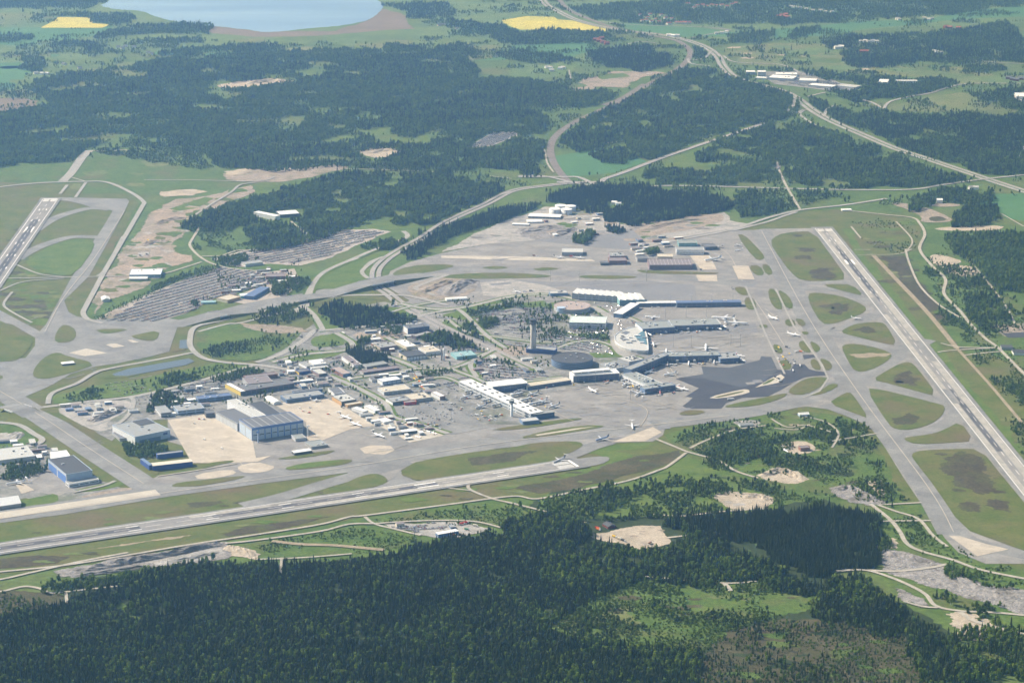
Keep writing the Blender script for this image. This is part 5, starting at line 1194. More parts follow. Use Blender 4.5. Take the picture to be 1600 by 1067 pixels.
def crown_spruce(rng, H, W):
    v, f = [], []
    tiers = 8
    for k in range(tiers):
        t = k/(tiers-1)
        z = H*(.10+.82*t); r = W*(1-t)**.8*(.85+.3*rng.random())+.12
        n = 8 if k < 5 else 5
        a0 = rng.random()*6.28
        for i in range(n):
            a = a0+6.283*i/n+rng.random()*.3
            rr = r*(.7+.5*rng.random()); da = 2.2/n
            b = len(v)
            v += [(0, 0, z+H*.13), (rr*math.cos(a-da), rr*math.sin(a-da), z-H*.02*rng.random()), (rr*1.12*math.cos(a), rr*1.12*math.sin(a), z-H*.045), (rr*math.cos(a+da), rr*math.sin(a+da), z-H*.02*rng.random())]
            f += [(b, b+1, b+2), (b, b+2, b+3)]
    b = len(v); n = 7
    v += [(W*.55*math.cos(6.283*i/n), W*.55*math.sin(6.283*i/n), H*.09) for i in range(n)] + [(0, 0, H)]
    f += [(b+i, b+(i+1) % n, b+n) for i in range(n)]
    return v, f


def crown_leafy(rng, H, W, z0, n=90, flat=1.0, core=.72):
    v, f = [], []
    cz, rz = (H+z0)/2, (H-z0)/2
    # lobes give an uneven outline
    lobes = [(0, 0, cz, W*.8, rz*.85)]
    for i in range(5):
        a = rng.random()*6.283; q = .35+.35*rng.random()
        lobes.append((W*q*math.cos(a), W*q*math.sin(a), cz+rz*(rng.random()-.45)*.9, W*(.4+.25*rng.random()), rz*(.35+.25*rng.random())))
    for li, (lx, ly, lz, lr, lh) in enumerate(lobes):
        m = n//3 if li == 0 else n//7
        for i in range(m):
            u = rng.normal(size=3); u /= np.linalg.norm(u)
            q = .8+.28*rng.random()
            p = np.array([lx+u[0]*lr*q, ly+u[1]*lr*q, lz+u[2]*lh*q])
            s = W*(.20+.16*rng.random())
            t1 = np.cross(u+rng.normal(size=3)*.5, rng.normal(size=3)); t1 /= np.linalg.norm(t1)+1e-6
            t2 = np.cross(u, t1)
            b = len(v)
            v += [tuple(p+t1*s), tuple(p+t2*s*.9), tuple(p-t1*s), tuple(p-t2*s*.8+u*s*.3)]
            f += [(b, b+1, b+2), (b, b+2, b+3)]
        if li < 3:  # inner mass
            b = len(v); S = 6
            for k, (ph, ) in enumerate(((-.9,), (-.2,), (.55,))):
                for i in range(S):
                    a = 6.283*i/S+k*.5
                    rr = lr*core*math.cos(ph)*(.8+.35*rng.random())
                    v.append((lx+rr*math.cos(a), ly+rr*math.sin(a), lz+lh*core*math.sin(ph)))
            v.append((lx, ly, lz+lh*.9))
            for k in range(2):
                for i in range(S):
                    j = (i+1) % S
                    f.append((b+k*S+i, b+k*S+j, b+(k+1)*S+j, b+(k+1)*S+i))
            f += [(b+2*S+i, b+2*S+(i+1) % S, b+3*S) for i in range(S)]
    return v, f


def trunk_geo(H, r):
    mb = MB().lathe([(r, -.3), (r*.75, H*.45), (r*.3, H)], seg=6)
    return mb.v, mb.f


KINDS, PROTO = [], bpy.data.collections.new('tree forms')
CROWNS = {}
rg = np.random.default_rng(5)
for kind, form, H, W, tr in (('spruce', 's', 19, 2.7, .22), ('spruce', 's', 16, 2.5, .2), ('spruce', 's', 22, 3.0, .25), ('pine', 'p', 17, 2.8, .22), ('pine', 'p', 15, 2.6, .2),
                             ('birch', 'b', 14, 3.3, .17), ('birch', 'b', 12, 3.0, .15), ('birch', 'b', 16, 3.8, .2), ('shrub', 'u', 4.2, 2.6, .08), ('shrub', 'u', 3.0, 2.2, .07)):
    if form == 's': cv, cf = crown_spruce(rg, H, W); th = H*.55
    elif form == 'p': cv, cf = crown_leafy(rg, H, W, H*.34, 80); th = H*.75
    elif form == 'b': cv, cf = crown_leafy(rg, H, W, H*.16, 100); th = H*.7
    else: cv, cf = crown_leafy(rg, H, W, .1, 60); th = H*.5
    tv, tf = trunk_geo(th, tr)
    bark = BARKW if kind == 'birch' else BARK
    nm = '%s form' % kind
    me = bpy.data.meshes.new(nm)
    nv = len(cv)
    me.from_pydata([tuple(map(float, p)) for p in cv]+tv, [], cf+[tuple(i+nv for i in q) for q in tf])
    me.materials.append(FM[kind]); me.materials.append(bark)
    me.polygons.foreach_set('material_index', [0]*len(cf)+[1]*len(tf))
    po = bpy.data.objects.new('%02d_%s' % (len(KINDS), kind), me); PROTO.objects.link(po)
    cm = bpy.data.meshes.new(kind+'_crown'); cm.from_pydata([tuple(map(float, p)) for p in cv], [], cf); cm.materials.append(FM[kind])
    tm = bpy.data.meshes.new(kind+'_trunk'); tm.from_pydata(tv, [], tf); tm.materials.append(bark)
    KINDS.append((kind, H)); CROWNS[len(KINDS)-1] = (cm, tm)
MIX = {  # chances over the ten forms
 'spruce': [.24,.23,.13,.14,.11,.06,.05,.04,0,0], 'dark': [.34,.26,.32,.05,.03,0,0,0,0,0], 'pine': [.10,.12,.03,.25,.2,.13,.12,.05,0,0],
 'mixed': [.10,.10,.05,.06,.06,.22,.19,.17,.03,.02], 'leafy': [.02,.03,.0,.01,.01,.33,.33,.2,.05,.02], 'young': [.02,.06,0,.02,.05,.12,.23,.02,.33,.15], 'bush': [0,.01,0,0,0,.03,.08,.01,.5,.37]}


def vnoise(x, y, scale, seed):
    """smooth value noise"""
    r2 = np.random.default_rng(seed); T = r2.random((64, 64))
    x, y = x/scale, y/scale
    xi, yi = np.floor(x).astype(int), np.floor(y).astype(int)
    fx, fy = x-xi, y-yi
    fx, fy = fx*fx*(3-2*fx), fy*fy*(3-2*fy)
    t = lambda a, b2: T[a % 64, b2 % 64]
    return (t(xi, yi)*(1-fx)+t(xi+1, yi)*fx)*(1-fy)+(t(xi, yi+1)*(1-fx)+t(xi+1, yi+1)*fx)*fy


def inside(px, py, poly):
    r = np.zeros(px.shape, bool)
    n = len(poly)
    for i in range(n):
        x1, y1 = poly[i]; x2, y2 = poly[(i+1) % n]
        c = ((y1 > py) != (y2 > py))
        with np.errstate(divide='ignore', invalid='ignore'):
            r ^= c & (px < (x2-x1)*(py-y1)/(y2-y1+1e-9)+x1)
    return r


CLEAR = []          # outlines kept free of trees (roads and yards inside woods)


def wood(s, mix, m2, hpx=.45, holes=(), mix2=None, thin=0.0, scl=1.0, roads=True, patch=150, gap=.27, gsc=20):
    """points of a wood whose outline is surveyed at mid crown height"""
    poly = pts(s)
    ys = [p[1] for p in poly]; xs = [p[0] for p in poly]
    y0 = min(ys)
    cs = [g(x, y) for x, y in poly]
    X0, X1 = min(c.x for c in cs)-30, max(c.x for c in cs)+30
    Y0, Y1 = min(c.y for c in cs)-60, max(c.y for c in cs)+60
    st = math.sqrt(m2)
    gx, gy = np.meshgrid(np.arange(X0, X1, st), np.arange(Y0, Y1, st))
    x = gx.ravel()+RNG.uniform(-.48, .48, gx.size)*st; y = gy.ravel()+RNG.uniform(-.48, .48, gx.size)*st
    H = 14*scl
    px, py = proj(x, y, np.full_like(x, H*hpx))
    # ragged margin
    fr_ = 1+np.clip((y+1500)/2600, 0, 3.2)
    wob = fr_*(26*(vnoise(x, y, 46*fr_, 3)-.5)+14*(vnoise(x, y, 13*fr_, 4)-.5))
    px2, py2 = proj(x+wob, y+wob*1.4, np.full_like(x, H*hpx))
    k = inside(px2, py2, poly)
    for h in holes: k &= ~inside(px2, py2, pts(h))
    gpx, gpy = proj(x, y, np.zeros_like(x))
    k &= (gpx > -90) & (gpx < 1690) & (gpy < 1125)
    n1 = vnoise(x, y, 120, 9)*.6+vnoise(x, y, 35, 10)*.4
    if gap: k &= (vnoise(x, y, gsc, 41)*.7+vnoise(x, y, gsc*4, 42)*.3 > gap+RNG.uniform(-.06, .06, x.size))
    if thin: k &= (n1 > thin+RNG.uniform(-.12, .12, x.size))
    x, y, n1 = x[k], y[k], n1[k]
    if roads and ROADS is not None:
        kk = ~near_road(x, y)
        x, y, n1 = x[kk], y[kk], n1[kk]
    for ox, oy, ca, sa, w, d in FOOT:
        if not (X0-50 < ox < X1+50 and Y0-50 < oy < Y1+50): continue
        dx, dy = x-ox, y-oy
        A_, C_ = dx*ca+dy*sa, -dx*sa+dy*ca
        kk = ~((A_ > -7) & (A_ < w+7) & (C_ > -(14 if oy < 1500 else 45)) & (C_ < d+7))
        x, y, n1 = x[kk], y[kk], n1[kk]
    p1 = np.array(MIX[mix]); p2 = np.array(MIX[mix2 or mix])
    c1, c2 = np.cumsum(p1/p1.sum()), np.cumsum(p2/p2.sum())
    u = RNG.random(x.size)
    sel = (vnoise(x, y, patch, 21)*.65+vnoise(x, y, patch*.3, 22)*.35+RNG.uniform(-.07, .07, x.size)) > .49
    kind = np.where(sel, np.searchsorted(c2, u), np.searchsorted(c1, u)).clip(0, 9)
    sc = scl*(.52+.9*RNG.random(x.size)**1.6)*(.78+.45*vnoise(x, y, 60, 31))
    return np.stack([x, y, kind, sc], 1)


# ground kept clear by the roads: a coarse occupancy grid
ROADS = None
CELL = 5.0
def rasterise_roads():
    global ROADS
    ROADS = set()
    for o in COL.objects:
        if o.name.split('.')[0] in ('road', 'dirt_road', 'motorway', 'expressway', 'railway', 'taxiway'):
            if len(o.data.vertices) > 400: continue
            vs = [v.co for v in o.data.vertices]
            if len(o.data.polygons) and all(len(p.vertices) == 4 for p in o.data.polygons):
                for p in o.data.polygons:
                    a, b2, c, d = (vs[i] for i in p.vertices)
                    n = max(1, int((d-a).length/3)); mm = max(1, int((b2-a).length/3))
                    for i in range(n+1):
                        l, r = a.lerp(d, i/n), b2.lerp(c, i/n)
                        for j in range(mm+1):
                            q = l.lerp(r, j/mm); ROADS.add((int(q.x//CELL), int(q.y//CELL)))
rasterise_roads()
RKEY = np.fromiter((p*100003+q for p, q in ROADS), np.int64, len(ROADS))
def near_road(x, y):
    a = np.floor(x/CELL).astype(np.int64); b2 = np.floor(y/CELL).astype(np.int64)
    key = a*100003+b2
    return np.isin(key, RKEY)


def instancer():
    ng = bpy.data.node_groups.new('stand of trees', 'GeometryNodeTree')
    ng.interface.new_socket('Geometry', in_out='INPUT', socket_type='NodeSocketGeometry')
    ng.interface.new_socket('Geometry', in_out='OUTPUT', socket_type='NodeSocketGeometry')
    N, L = ng.nodes, ng.links
    gi, go = N.new('NodeGroupInput'), N.new('NodeGroupOutput')
    ci = N.new('GeometryNodeCollectionInfo')
    ci.inputs['Separate Children'].default_value = True; ci.inputs['Reset Children'].default_value = True
    ip = N.new('GeometryNodeInstanceOnPoints'); ip.inputs['Pick Instance'].default_value = True
    def attr(nm, t):
        a = N.new('GeometryNodeInputNamedAttribute'); a.data_type = t; a.inputs['Name'].default_value = nm
        return a.outputs['Attribute']
    L.new(gi.outputs[0], ip.inputs['Points']); L.new(ci.outputs[0], ip.inputs['Instance'])
    L.new(attr('form', 'INT'), ip.inputs['Instance Index'])
    cx = N.new('ShaderNodeCombineXYZ'); L.new(attr('turn', 'FLOAT'), cx.inputs['Z'])
    L.new(cx.outputs[0], ip.inputs['Rotation'])
    L.new(attr('size', 'FLOAT'), ip.inputs['Scale'])
    L.new(ip.outputs[0], go.inputs[0])
    return ng, ci


def stuff(name, arr, coll, label, cat=None, turn=None, z=0.0):
    me = bpy.data.meshes.new(name)
    n = len(arr)
    me.vertices.add(n)
    co = np.zeros((n, 3)); co[:, :2] = arr[:, :2]; co[:, 2] = z
    me.vertices.foreach_set('co', co.ravel())
    a = me.attributes.new('form', 'INT', 'POINT'); a.data.foreach_set('value', arr[:, 2].astype(np.int32))
    a = me.attributes.new('size', 'FLOAT', 'POINT'); a.data.foreach_set('value', arr[:, 3].astype(np.float32))
    a = me.attributes.new('turn', 'FLOAT', 'POINT')
    a.data.foreach_set('value', (RNG.random(n)*6.283 if turn is None else turn).astype(np.float32))
    o = bpy.data.objects.new(name, me); COL.objects.link(o)
    ng, ci = instancer(); ci.inputs['Collection'].default_value = coll
    md = o.modifiers.new('stand', 'NODES'); md.node_group = ng
    return tag(o, label=label, kind='stuff')


NTREES = 0
def woods(name, label, *specs):
    global NTREES
    A = np.concatenate([wood(*s[0], **s[1]) for s in specs])
    NTREES += len(A)
    return A, name, label

W_ = lambda *a, **k: (a, k)
CLEARING = "858,992 885,962 930,945 960,915 1000,908 1080,918 1190,908 1280,935 1268,952 1180,968 1130,1000 1090,1020 990,1012 900,1005"
YARD = "912,833 950,831 975,823 1000,820 1034,821 1044,836 1049,850 1015,857 992,860 975,851 947,848 930,842"
front = woods('foreground_forest', 'dark spruce and birch forest filling the near edge of the plain',
  W_("-80,975 60,958 110,935 180,915 240,893 330,878 440,880 560,870 650,856 700,840 785,832 830,880 850,930 830,1000 820,1130 -80,1130", 'spruce', 14, mix2='pine', patch=95, scl=.86, holes=("172,938 190,940 234,972 216,972 178,948", "155,922 178,920 172,936 160,936")),
  W_("785,832 795,812 850,806 905,812 925,845 990,860 1042,858 1062,845 1135,842 1150,860 1230,900 1300,915 1290,940 1180,905 1080,915 1000,905 950,925 900,950 860,975 840,1000 825,960 815,900", 'mixed', 16, mix2='spruce', patch=110, scl=.88, holes=(YARD,)),
  W_("820,1130 835,1000 870,985 900,1000 990,1010 1090,1018 1085,1060 1080,1130", 'spruce', 15, mix2='mixed', patch=80, scl=.86),
  W_("1140,835 1150,802 1210,795 1290,792 1350,800 1380,812 1380,850 1370,885 1300,892 1290,900 1225,886 1180,850", 'dark', 13, scl=.82),
  W_("1300,900 1360,908 1395,940 1420,960 1480,995 1500,1040 1500,1130 1450,1130 1440,1040 1400,990 1300,968 1270,955", 'spruce', 15, mix2='mixed', scl=.88),
  W_(CLEARING, 'bush', 20, thin=.40, mix2='bush', scl=.75, gap=.3), W_(CLEARING, 'leafy', 60, thin=.5, mix2='pine', scl=.6),
  W_("1090,1020 1130,1000 1200,970 1300,968 1400,990 1440,1040 1450,1130 1080,1130", 'pine', 38, thin=.30, mix2='young', scl=.62, gap=.2),
  W_("-80,925 60,925 105,945 60,962 -80,965", 'young', 45, thin=.45, scl=.7),
  W_("45,912 130,902 230,890 330,876 345,868 250,892 180,912 100,922", 'leafy', 30, scl=.8),
  W_("1065,845 1060,830 1040,815 1050,806 1140,802 1145,830 1135,840", 'mixed', 20, mix2='dark'))
mid = woods('birch_wood', 'green birch wood between the long runway and the gravel yard',
  W_("838,792 850,774 930,757 1000,747 1050,737 1110,746 1190,752 1215,765 1290,765 1325,785 1290,795 1215,792 1120,768 1112,785 1140,797 1090,804 1000,806 940,814 905,812 860,802", 'leafy', 30, mix2='young', gap=.43, gsc=36, scl=.85, holes=("1108,776 1122,768 1150,767 1206,772 1209,794 1147,798 1130,792",)),
  W_("690,795 800,781 845,800 800,815 770,820 700,812 600,816 570,812", 'bush', 26, thin=.35, scl=.7),
  W_("400,848 545,824 590,822 655,840 580,862 440,870", 'bush', 30, thin=.42, scl=.7),
  W_("783,832 800,815 840,802 870,806 900,815 850,820", 'mixed', 20),
  W_("1050,680 1110,660 1200,645 1300,650 1330,665 1300,690 1200,695 1110,700 1075,700", 'bush', 26, thin=.4, mix2='young', scl=.8),
  W_("1075,703 1150,690 1210,700 1220,720 1170,732 1140,728", 'leafy', 26, thin=.35, scl=.7), 
  W_("1075,706 1150,690 1300,690 1360,690 1410,785 1370,785 1330,765 1280,745 1180,735 1120,735", 'bush', 24, thin=.38, scl=.75, mix2='young'), W_("1200,655 1330,655 1360,680 1300,700 1215,690", 'bush', 24, thin=.42, scl=.8),
  W_("1395,800 1440,800 1470,850 1560,885 1640,905 1600,905 1500,890 1440,858 1400,822", 'bush', 26, thin=.4, scl=.7),
  W_("1470,880 1560,900 1590,915 1530,912 1480,895", 'leafy', 26, thin=.3, scl=.8), W_("1480,985 1560,965 1640,985 1640,1060 1500,1060", 'mixed', 24, thin=.35),
  W_("1445,925 1500,935 1560,948 1540,958 1480,950", 'young', 26, thin=.35), W_("1355,795 1375,800 1378,815 1400,850 1380,860 1370,830", 'leafy', 20, scl=.7))
strip_ = woods('roadside_scrub', 'bushes and young trees along the roads and taxiways',
  W_("90,622 150,604 210,597 305,576 345,567 390,574 340,582 300,594 210,614 120,630", 'bush', 26, thin=.45, mix2='leafy', scl=.75, patch=60),
  W_("320,545 360,535 400,530 440,535 400,552 350,558", 'mixed', 30, thin=.5, scl=.6), W_("385,488 470,474 480,490 440,505 395,503", 'mixed', 30, thin=.4, scl=.8),
  W_("488,488 520,472 570,478 610,482 640,498 630,508 570,512 530,508 500,500", 'mixed', 22, mix2='spruce', scl=1.0), W_("600,478 640,488 652,500 625,500", 'leafy', 24),
  W_("545,542 570,545 600,560 595,570 560,563 545,552", 'dark', 22, scl=.95), W_("560,533 575,525 580,537 570,545", 'leafy', 30),
  W_("665,525 690,517 735,508 745,530 740,545 700,546 670,540", 'leafy', 24, mix2='mixed', scl=.95), W_("575,512 620,505 650,515 610,520", 'leafy', 30, scl=.7),
  W_("660,580 720,573 725,580 670,586", 'leafy', 28, scl=.7), W_("205,690 245,690 268,700 265,716 225,710 205,702", 'leafy', 22, scl=.8),
  W_("0,728 60,722 68,735 40,745 0,748", 'leafy', 20, scl=.8), W_("230,618 260,612 290,625 270,640 240,640 222,628", 'mixed', 24, thin=.3, scl=.75), W_("340,588 365,580 400,585 380,592 350,595", 'leafy', 28, scl=.8),
  W_("135,500 170,480 240,452 280,432 300,425 300,428 250,455 180,484 150,502", 'leafy', 30, thin=.35, scl=.5), W_("240,452 262,436 330,412 350,418 320,430 270,440", 'leafy', 30, thin=.3, scl=.6),
  W_("340,403 390,393 400,400 380,412 345,416", 'leafy', 26, scl=.8), W_("312,470 320,464 326,470 316,476", 'mixed', 26, scl=.7), W_("410,440 460,435 480,445 440,460 415,455", 'leafy', 26, scl=.8),
  W_("575,378 620,370 640,376 620,385 585,386", 'leafy', 24, scl=.9), W_("735,505 755,498 770,500 770,512 740,512", 'leafy', 24, scl=.8), W_("725,487 760,478 800,473 830,474 800,478 740,492", 'leafy', 30, thin=.3, scl=.7),
  W_("860,475 880,470 925,486 915,496 890,495 870,495", 'leafy', 30, thin=.2, scl=.7), W_("885,518 940,524 960,530 930,532 890,525", 'leafy', 26, scl=.6), W_("820,498 870,498 875,503 820,505", 'leafy', 26, scl=.6),
  W_("845,520 880,518 885,524 850,526", 'leafy', 30, scl=.5), W_("782,560 800,560 815,568 790,568", 'leafy', 26, scl=.7))
near_e = woods('central_woods', 'dark conifer woods around the access roads beyond the terminals',
  W_("280,352 330,327 420,302 530,270 600,271 690,271 770,284 800,292 765,312 720,327 690,345 600,350 560,348 500,372 460,384 400,390 382,378 390,350 360,360 300,362", 'leafy', 36, mix2='mixed', patch=210, gap=.32, gsc=42, holes=("405,338 440,325 470,330 460,345 430,345",)),
  W_("635,380 660,360 720,346 790,324 842,318 800,340 722,362 692,373 652,402 625,408 630,392", 'spruce', 30),
  W_("845,316 870,300 950,291 1000,287 1040,296 1100,302 1150,318 1130,328 1050,342 1000,348 950,345 925,325 880,318", 'spruce', 30, mix2='dark'),
  W_("895,378 910,362 935,362 932,372 915,380", 'leafy', 26), W_("948,350 975,352 978,360 960,364", 'spruce', 26), W_("1005,392 1030,386 1030,394 1010,398", 'leafy', 26),
  W_("1000,266 1060,262 1110,262 1170,250 1210,262 1230,282 1180,290 1060,288 1010,284", 'leafy', 42, mix2='mixed', patch=200, gap=.34, gsc=48),
  W_("1085,242 1130,212 1200,197 1260,196 1330,216 1400,241 1460,263 1520,284 1420,292 1300,291 1235,284 1210,262 1170,246 1100,252", 'leafy', 40, mix2='mixed', patch=220, gap=.34, gsc=48),
  W_("880,222 900,192 960,160 1000,142 1080,126 1160,121 1200,131 1242,156 1245,178 1200,194 1100,213 1060,233 1020,248 1000,245 970,222 900,238", 'leafy', 42, mix2='mixed', patch=240, gap=.33, gsc=48),
  W_("920,240 960,232 1000,242 985,252 940,252", 'mixed', 36), W_("300,365 340,360 385,372 395,390 350,392 310,385", 'bush', 40, thin=.5),
  W_("1150,300 1240,298 1300,305 1250,322 1200,336 1150,340", 'young', 40, thin=.3), W_("1300,298 1400,298 1440,305 1400,318 1300,315", 'young', 60, thin=.5),
  W_("1410,312 1470,296 1545,300 1560,310 1520,318 1470,315 1440,325", 'mixed', 34, thin=.2), W_("1485,336 1510,322 1555,322 1570,338 1540,348 1495,350", 'mixed', 30, mix2='spruce'),
  W_("1475,370 1490,360 1640,365 1640,425 1560,420 1505,405 1480,388", 'mixed', 28, mix2='leafy'), W_("1510,400 1640,425 1640,475 1560,450", 'leafy', 30, thin=.25),
  W_("1480,430 1540,430 1600,510 1540,520 1505,480", 'young', 30, thin=.25), W_("1435,415 1460,418 1480,455 1500,490 1520,520 1480,500 1450,455", 'bush', 36, thin=.4), W_("1570,595 1640,600 1640,680 1590,640", 'bush', 40, thin=.4),
  W_("1440,380 1500,395 1640,520 1640,780 1600,700 1540,570 1510,515 1470,450", 'bush', 34, thin=.46, mix2='young', scl=.8), W_("1330,340 1430,345 1440,385 1400,395 1340,385", 'bush', 90, thin=.5, scl=.7))
far_w = woods('distant_forest', 'blue green forest stretching away to the lake',  # broadleaf patches; the leafy mix also paints in brightening by haze
  W_("-80,182 60,167 72,147 40,135 80,120 160,110 260,87 300,90 400,82 470,77 520,74 600,80 610,67 690,70 735,68 740,86 715,93 745,122 850,127 895,132 910,146 880,160 850,165 800,168 835,175 860,197 852,222 855,272 820,275 760,262 700,267 600,264 545,262 430,262 350,264 300,232 250,226 215,216 180,216 130,232 50,252 -80,252", 'leafy', 62, mix2='mixed', scl=1.05, patch=420, gap=.325, gsc=90,
     holes=("505,216 590,198 606,201 600,211 520,223 500,221", "555,223 640,211 722,207 722,211 680,216 670,225 600,223 560,229", "338,134 370,127 420,123 464,127 420,132 400,137 350,139", "562,237 590,229 620,230 634,236 610,246 585,248 568,244", "722,233 770,206 810,205 812,213 770,230 735,235", "100,130 150,126 150,134 105,138", "200,90 250,87 258,93 215,97")),
  W_("1300,186 1370,172 1450,180 1540,177 1680,182 1680,288 1600,277 1540,270 1450,241 1350,206", 'mixed', 52, mix2='spruce', patch=300, gap=.32, gsc=55), W_("1245,150 1300,158 1330,180 1300,186 1270,168", 'mixed', 50), W_("1290,140 1360,142 1375,150 1340,158", 'mixed', 50),
  W_("1285,66 1330,57 1400,52 1500,47 1570,32 1590,42 1605,57 1680,60 1680,98 1540,96 1480,101 1400,96 1340,96 1300,77", 'mixed', 76, mix2='spruce', patch=400, gap=.33, gsc=70), W_("1320,88 1380,82 1425,82 1420,102 1340,104", 'spruce', 70), W_("1500,105 1560,102 1565,112 1505,114", 'mixed', 70),
  W_("870,14 900,11 950,6 1100,-4 1700,-10 1700,3 1600,6 1500,20 1400,28 1340,26 1280,32 1220,42 1150,36 1060,39 980,36 920,32 885,24", 'mixed', 95, thin=.25),
  W_("-80,-10 180,-5 172,4 150,11 100,14 20,12 -80,16", 'spruce', 110), W_("60,24 140,18 215,20 215,34 190,36 140,34 150,28 90,26", 'mixed', 90), W_("135,58 160,48 220,38 330,40 330,52 250,50 190,56 150,62", 'mixed', 80, thin=.25),
  W_("55,75 90,66 170,70 172,78 100,76", 'mixed', 80, thin=.3), W_("25,95 50,85 80,92 80,112 40,106", 'mixed', 80, thin=.2), W_("-20,58 35,57 38,64 -20,65", 'mixed', 80), W_("190,60 320,58 330,66 200,66", 'mixed', 80, thin=.35),
  W_("600,5 700,2 715,18 690,30 640,28 610,14", 'spruce', 90), W_("690,30 760,32 800,35 830,60 790,68 760,55 720,46 690,38", 'mixed', 80, thin=.2), W_("800,48 870,48 930,50 960,56 940,66 860,68 800,70", 'mixed', 70), W_("760,84 800,80 870,82 908,90 860,98 800,96 770,92", 'mixed', 70, thin=.2),
  W_("925,76 1000,72 1060,84 1055,100 1000,112 940,105 920,95", 'spruce', 60), W_("1080,70 1110,74 1110,88 1085,86", 'mixed', 60), W_("1010,122 1060,108 1110,112 1090,128 1030,138 1010,132", 'mixed', 56),
  W_("1130,55 1200,48 1215,62 1180,68 1140,65", 'mixed', 80), W_("1230,48 1270,42 1270,56 1235,58", 'mixed', 80), W_("1250,32 1300,26 1320,36 1260,38", 'mixed', 90), W_("1170,102 1300,108 1340,118 1320,126 1250,110", 'mixed', 60, thin=.3),
  W_("1320,122 1400,118 1500,128 1480,138 1420,150 1380,150 1340,135", 'mixed', 54, thin=.2), W_("1520,142 1600,138 1570,158 1530,156", 'mixed', 54), W_("1550,158 1640,162 1640,172 1560,170", 'mixed', 54), W_("1360,158 1290,148 1340,150", 'mixed', 54),
  W_("230,85 300,74 420,66 480,70 400,82 300,90", 'mixed', 80, thin=.3), W_("880,140 940,138 960,150 930,165 890,165 870,160", 'leafy', 54, thin=.15), W_("-80,205 120,225 125,245 60,256 -80,258", 'leafy', 54, thin=.15), W_("130,235 210,220 300,236 330,262 250,262 180,244", 'young', 60, thin=.3),
  W_("-80,-10 1680,-10 1680,300 1400,300 1150,300 900,330 860,300 545,264 350,265 300,240 -80,262", 'leafy', 110, mix2='mixed', thin=.66, scl=.9, gap=0,
     holes=("140,18 165,-40 640,-40 650,50 600,62 400,66 280,50", "60,46 90,24 150,26 180,40 160,46", "780,36 820,24 910,30 960,48 870,50 795,46", "335,140 370,125 470,124 400,138", "560,240 590,227 636,236 600,250", "720,234 770,204 815,206 770,232", "865,240 1012,236 1012,256 880,280", "1175,108 1260,108 1360,145 1300,146 1200,136", "900,132 960,110 1042,112 975,140", "-60,98 30,98 50,112 30,130 -60,142", "960,34 1190,50 1120,60 1000,52")))

# the three hundred nearest trees stand as trees of their own
A = front[0]
gpx, gpy = proj(A[:, 0], A[:, 1], A[:, 3]*8)
big = (A[:, 2] < 8)
vis = np.where((gpx > 4) & (gpx < 1596) & (gpy < 1064) & (gpy > 900) & big)[0]
near = vis[np.argsort(-gpy[vis])][:300]
keep = np.ones(len(A), bool); keep[near] = False
TREE_WORD = {'spruce': ('spruce_tree', 'dark narrow spruce in the forest along the near edge'), 'pine': ('pine_tree', 'grey green pine in the forest along the near edge'), 'birch': ('birch_tree', 'bright green birch in the forest along the near edge')}
for i in near:
    x, y, k, s = A[i]
    kd = KINDS[int(k)][0]
    nm, lb = TREE_WORD[kd]
    t = empty(nm, (x, y, 0), random.random()*6.28); t.scale = (s, s, s)
    cm, tm = CROWNS[int(k)]
    for pn, me in (('crown', cm), ('trunk', tm)):
        c = bpy.data.objects.new(pn, me); COL.objects.link(c); c.parent = t
    tag(t, lb, 'tree', 'nearest trees of the foreground forest, %s' % kd)
stuff(front[1], A[keep], PROTO, front[2])
for A, n, l in (mid, strip_, near_e, far_w): stuff(n, A, PROTO, l)
print('trees', NTREES)
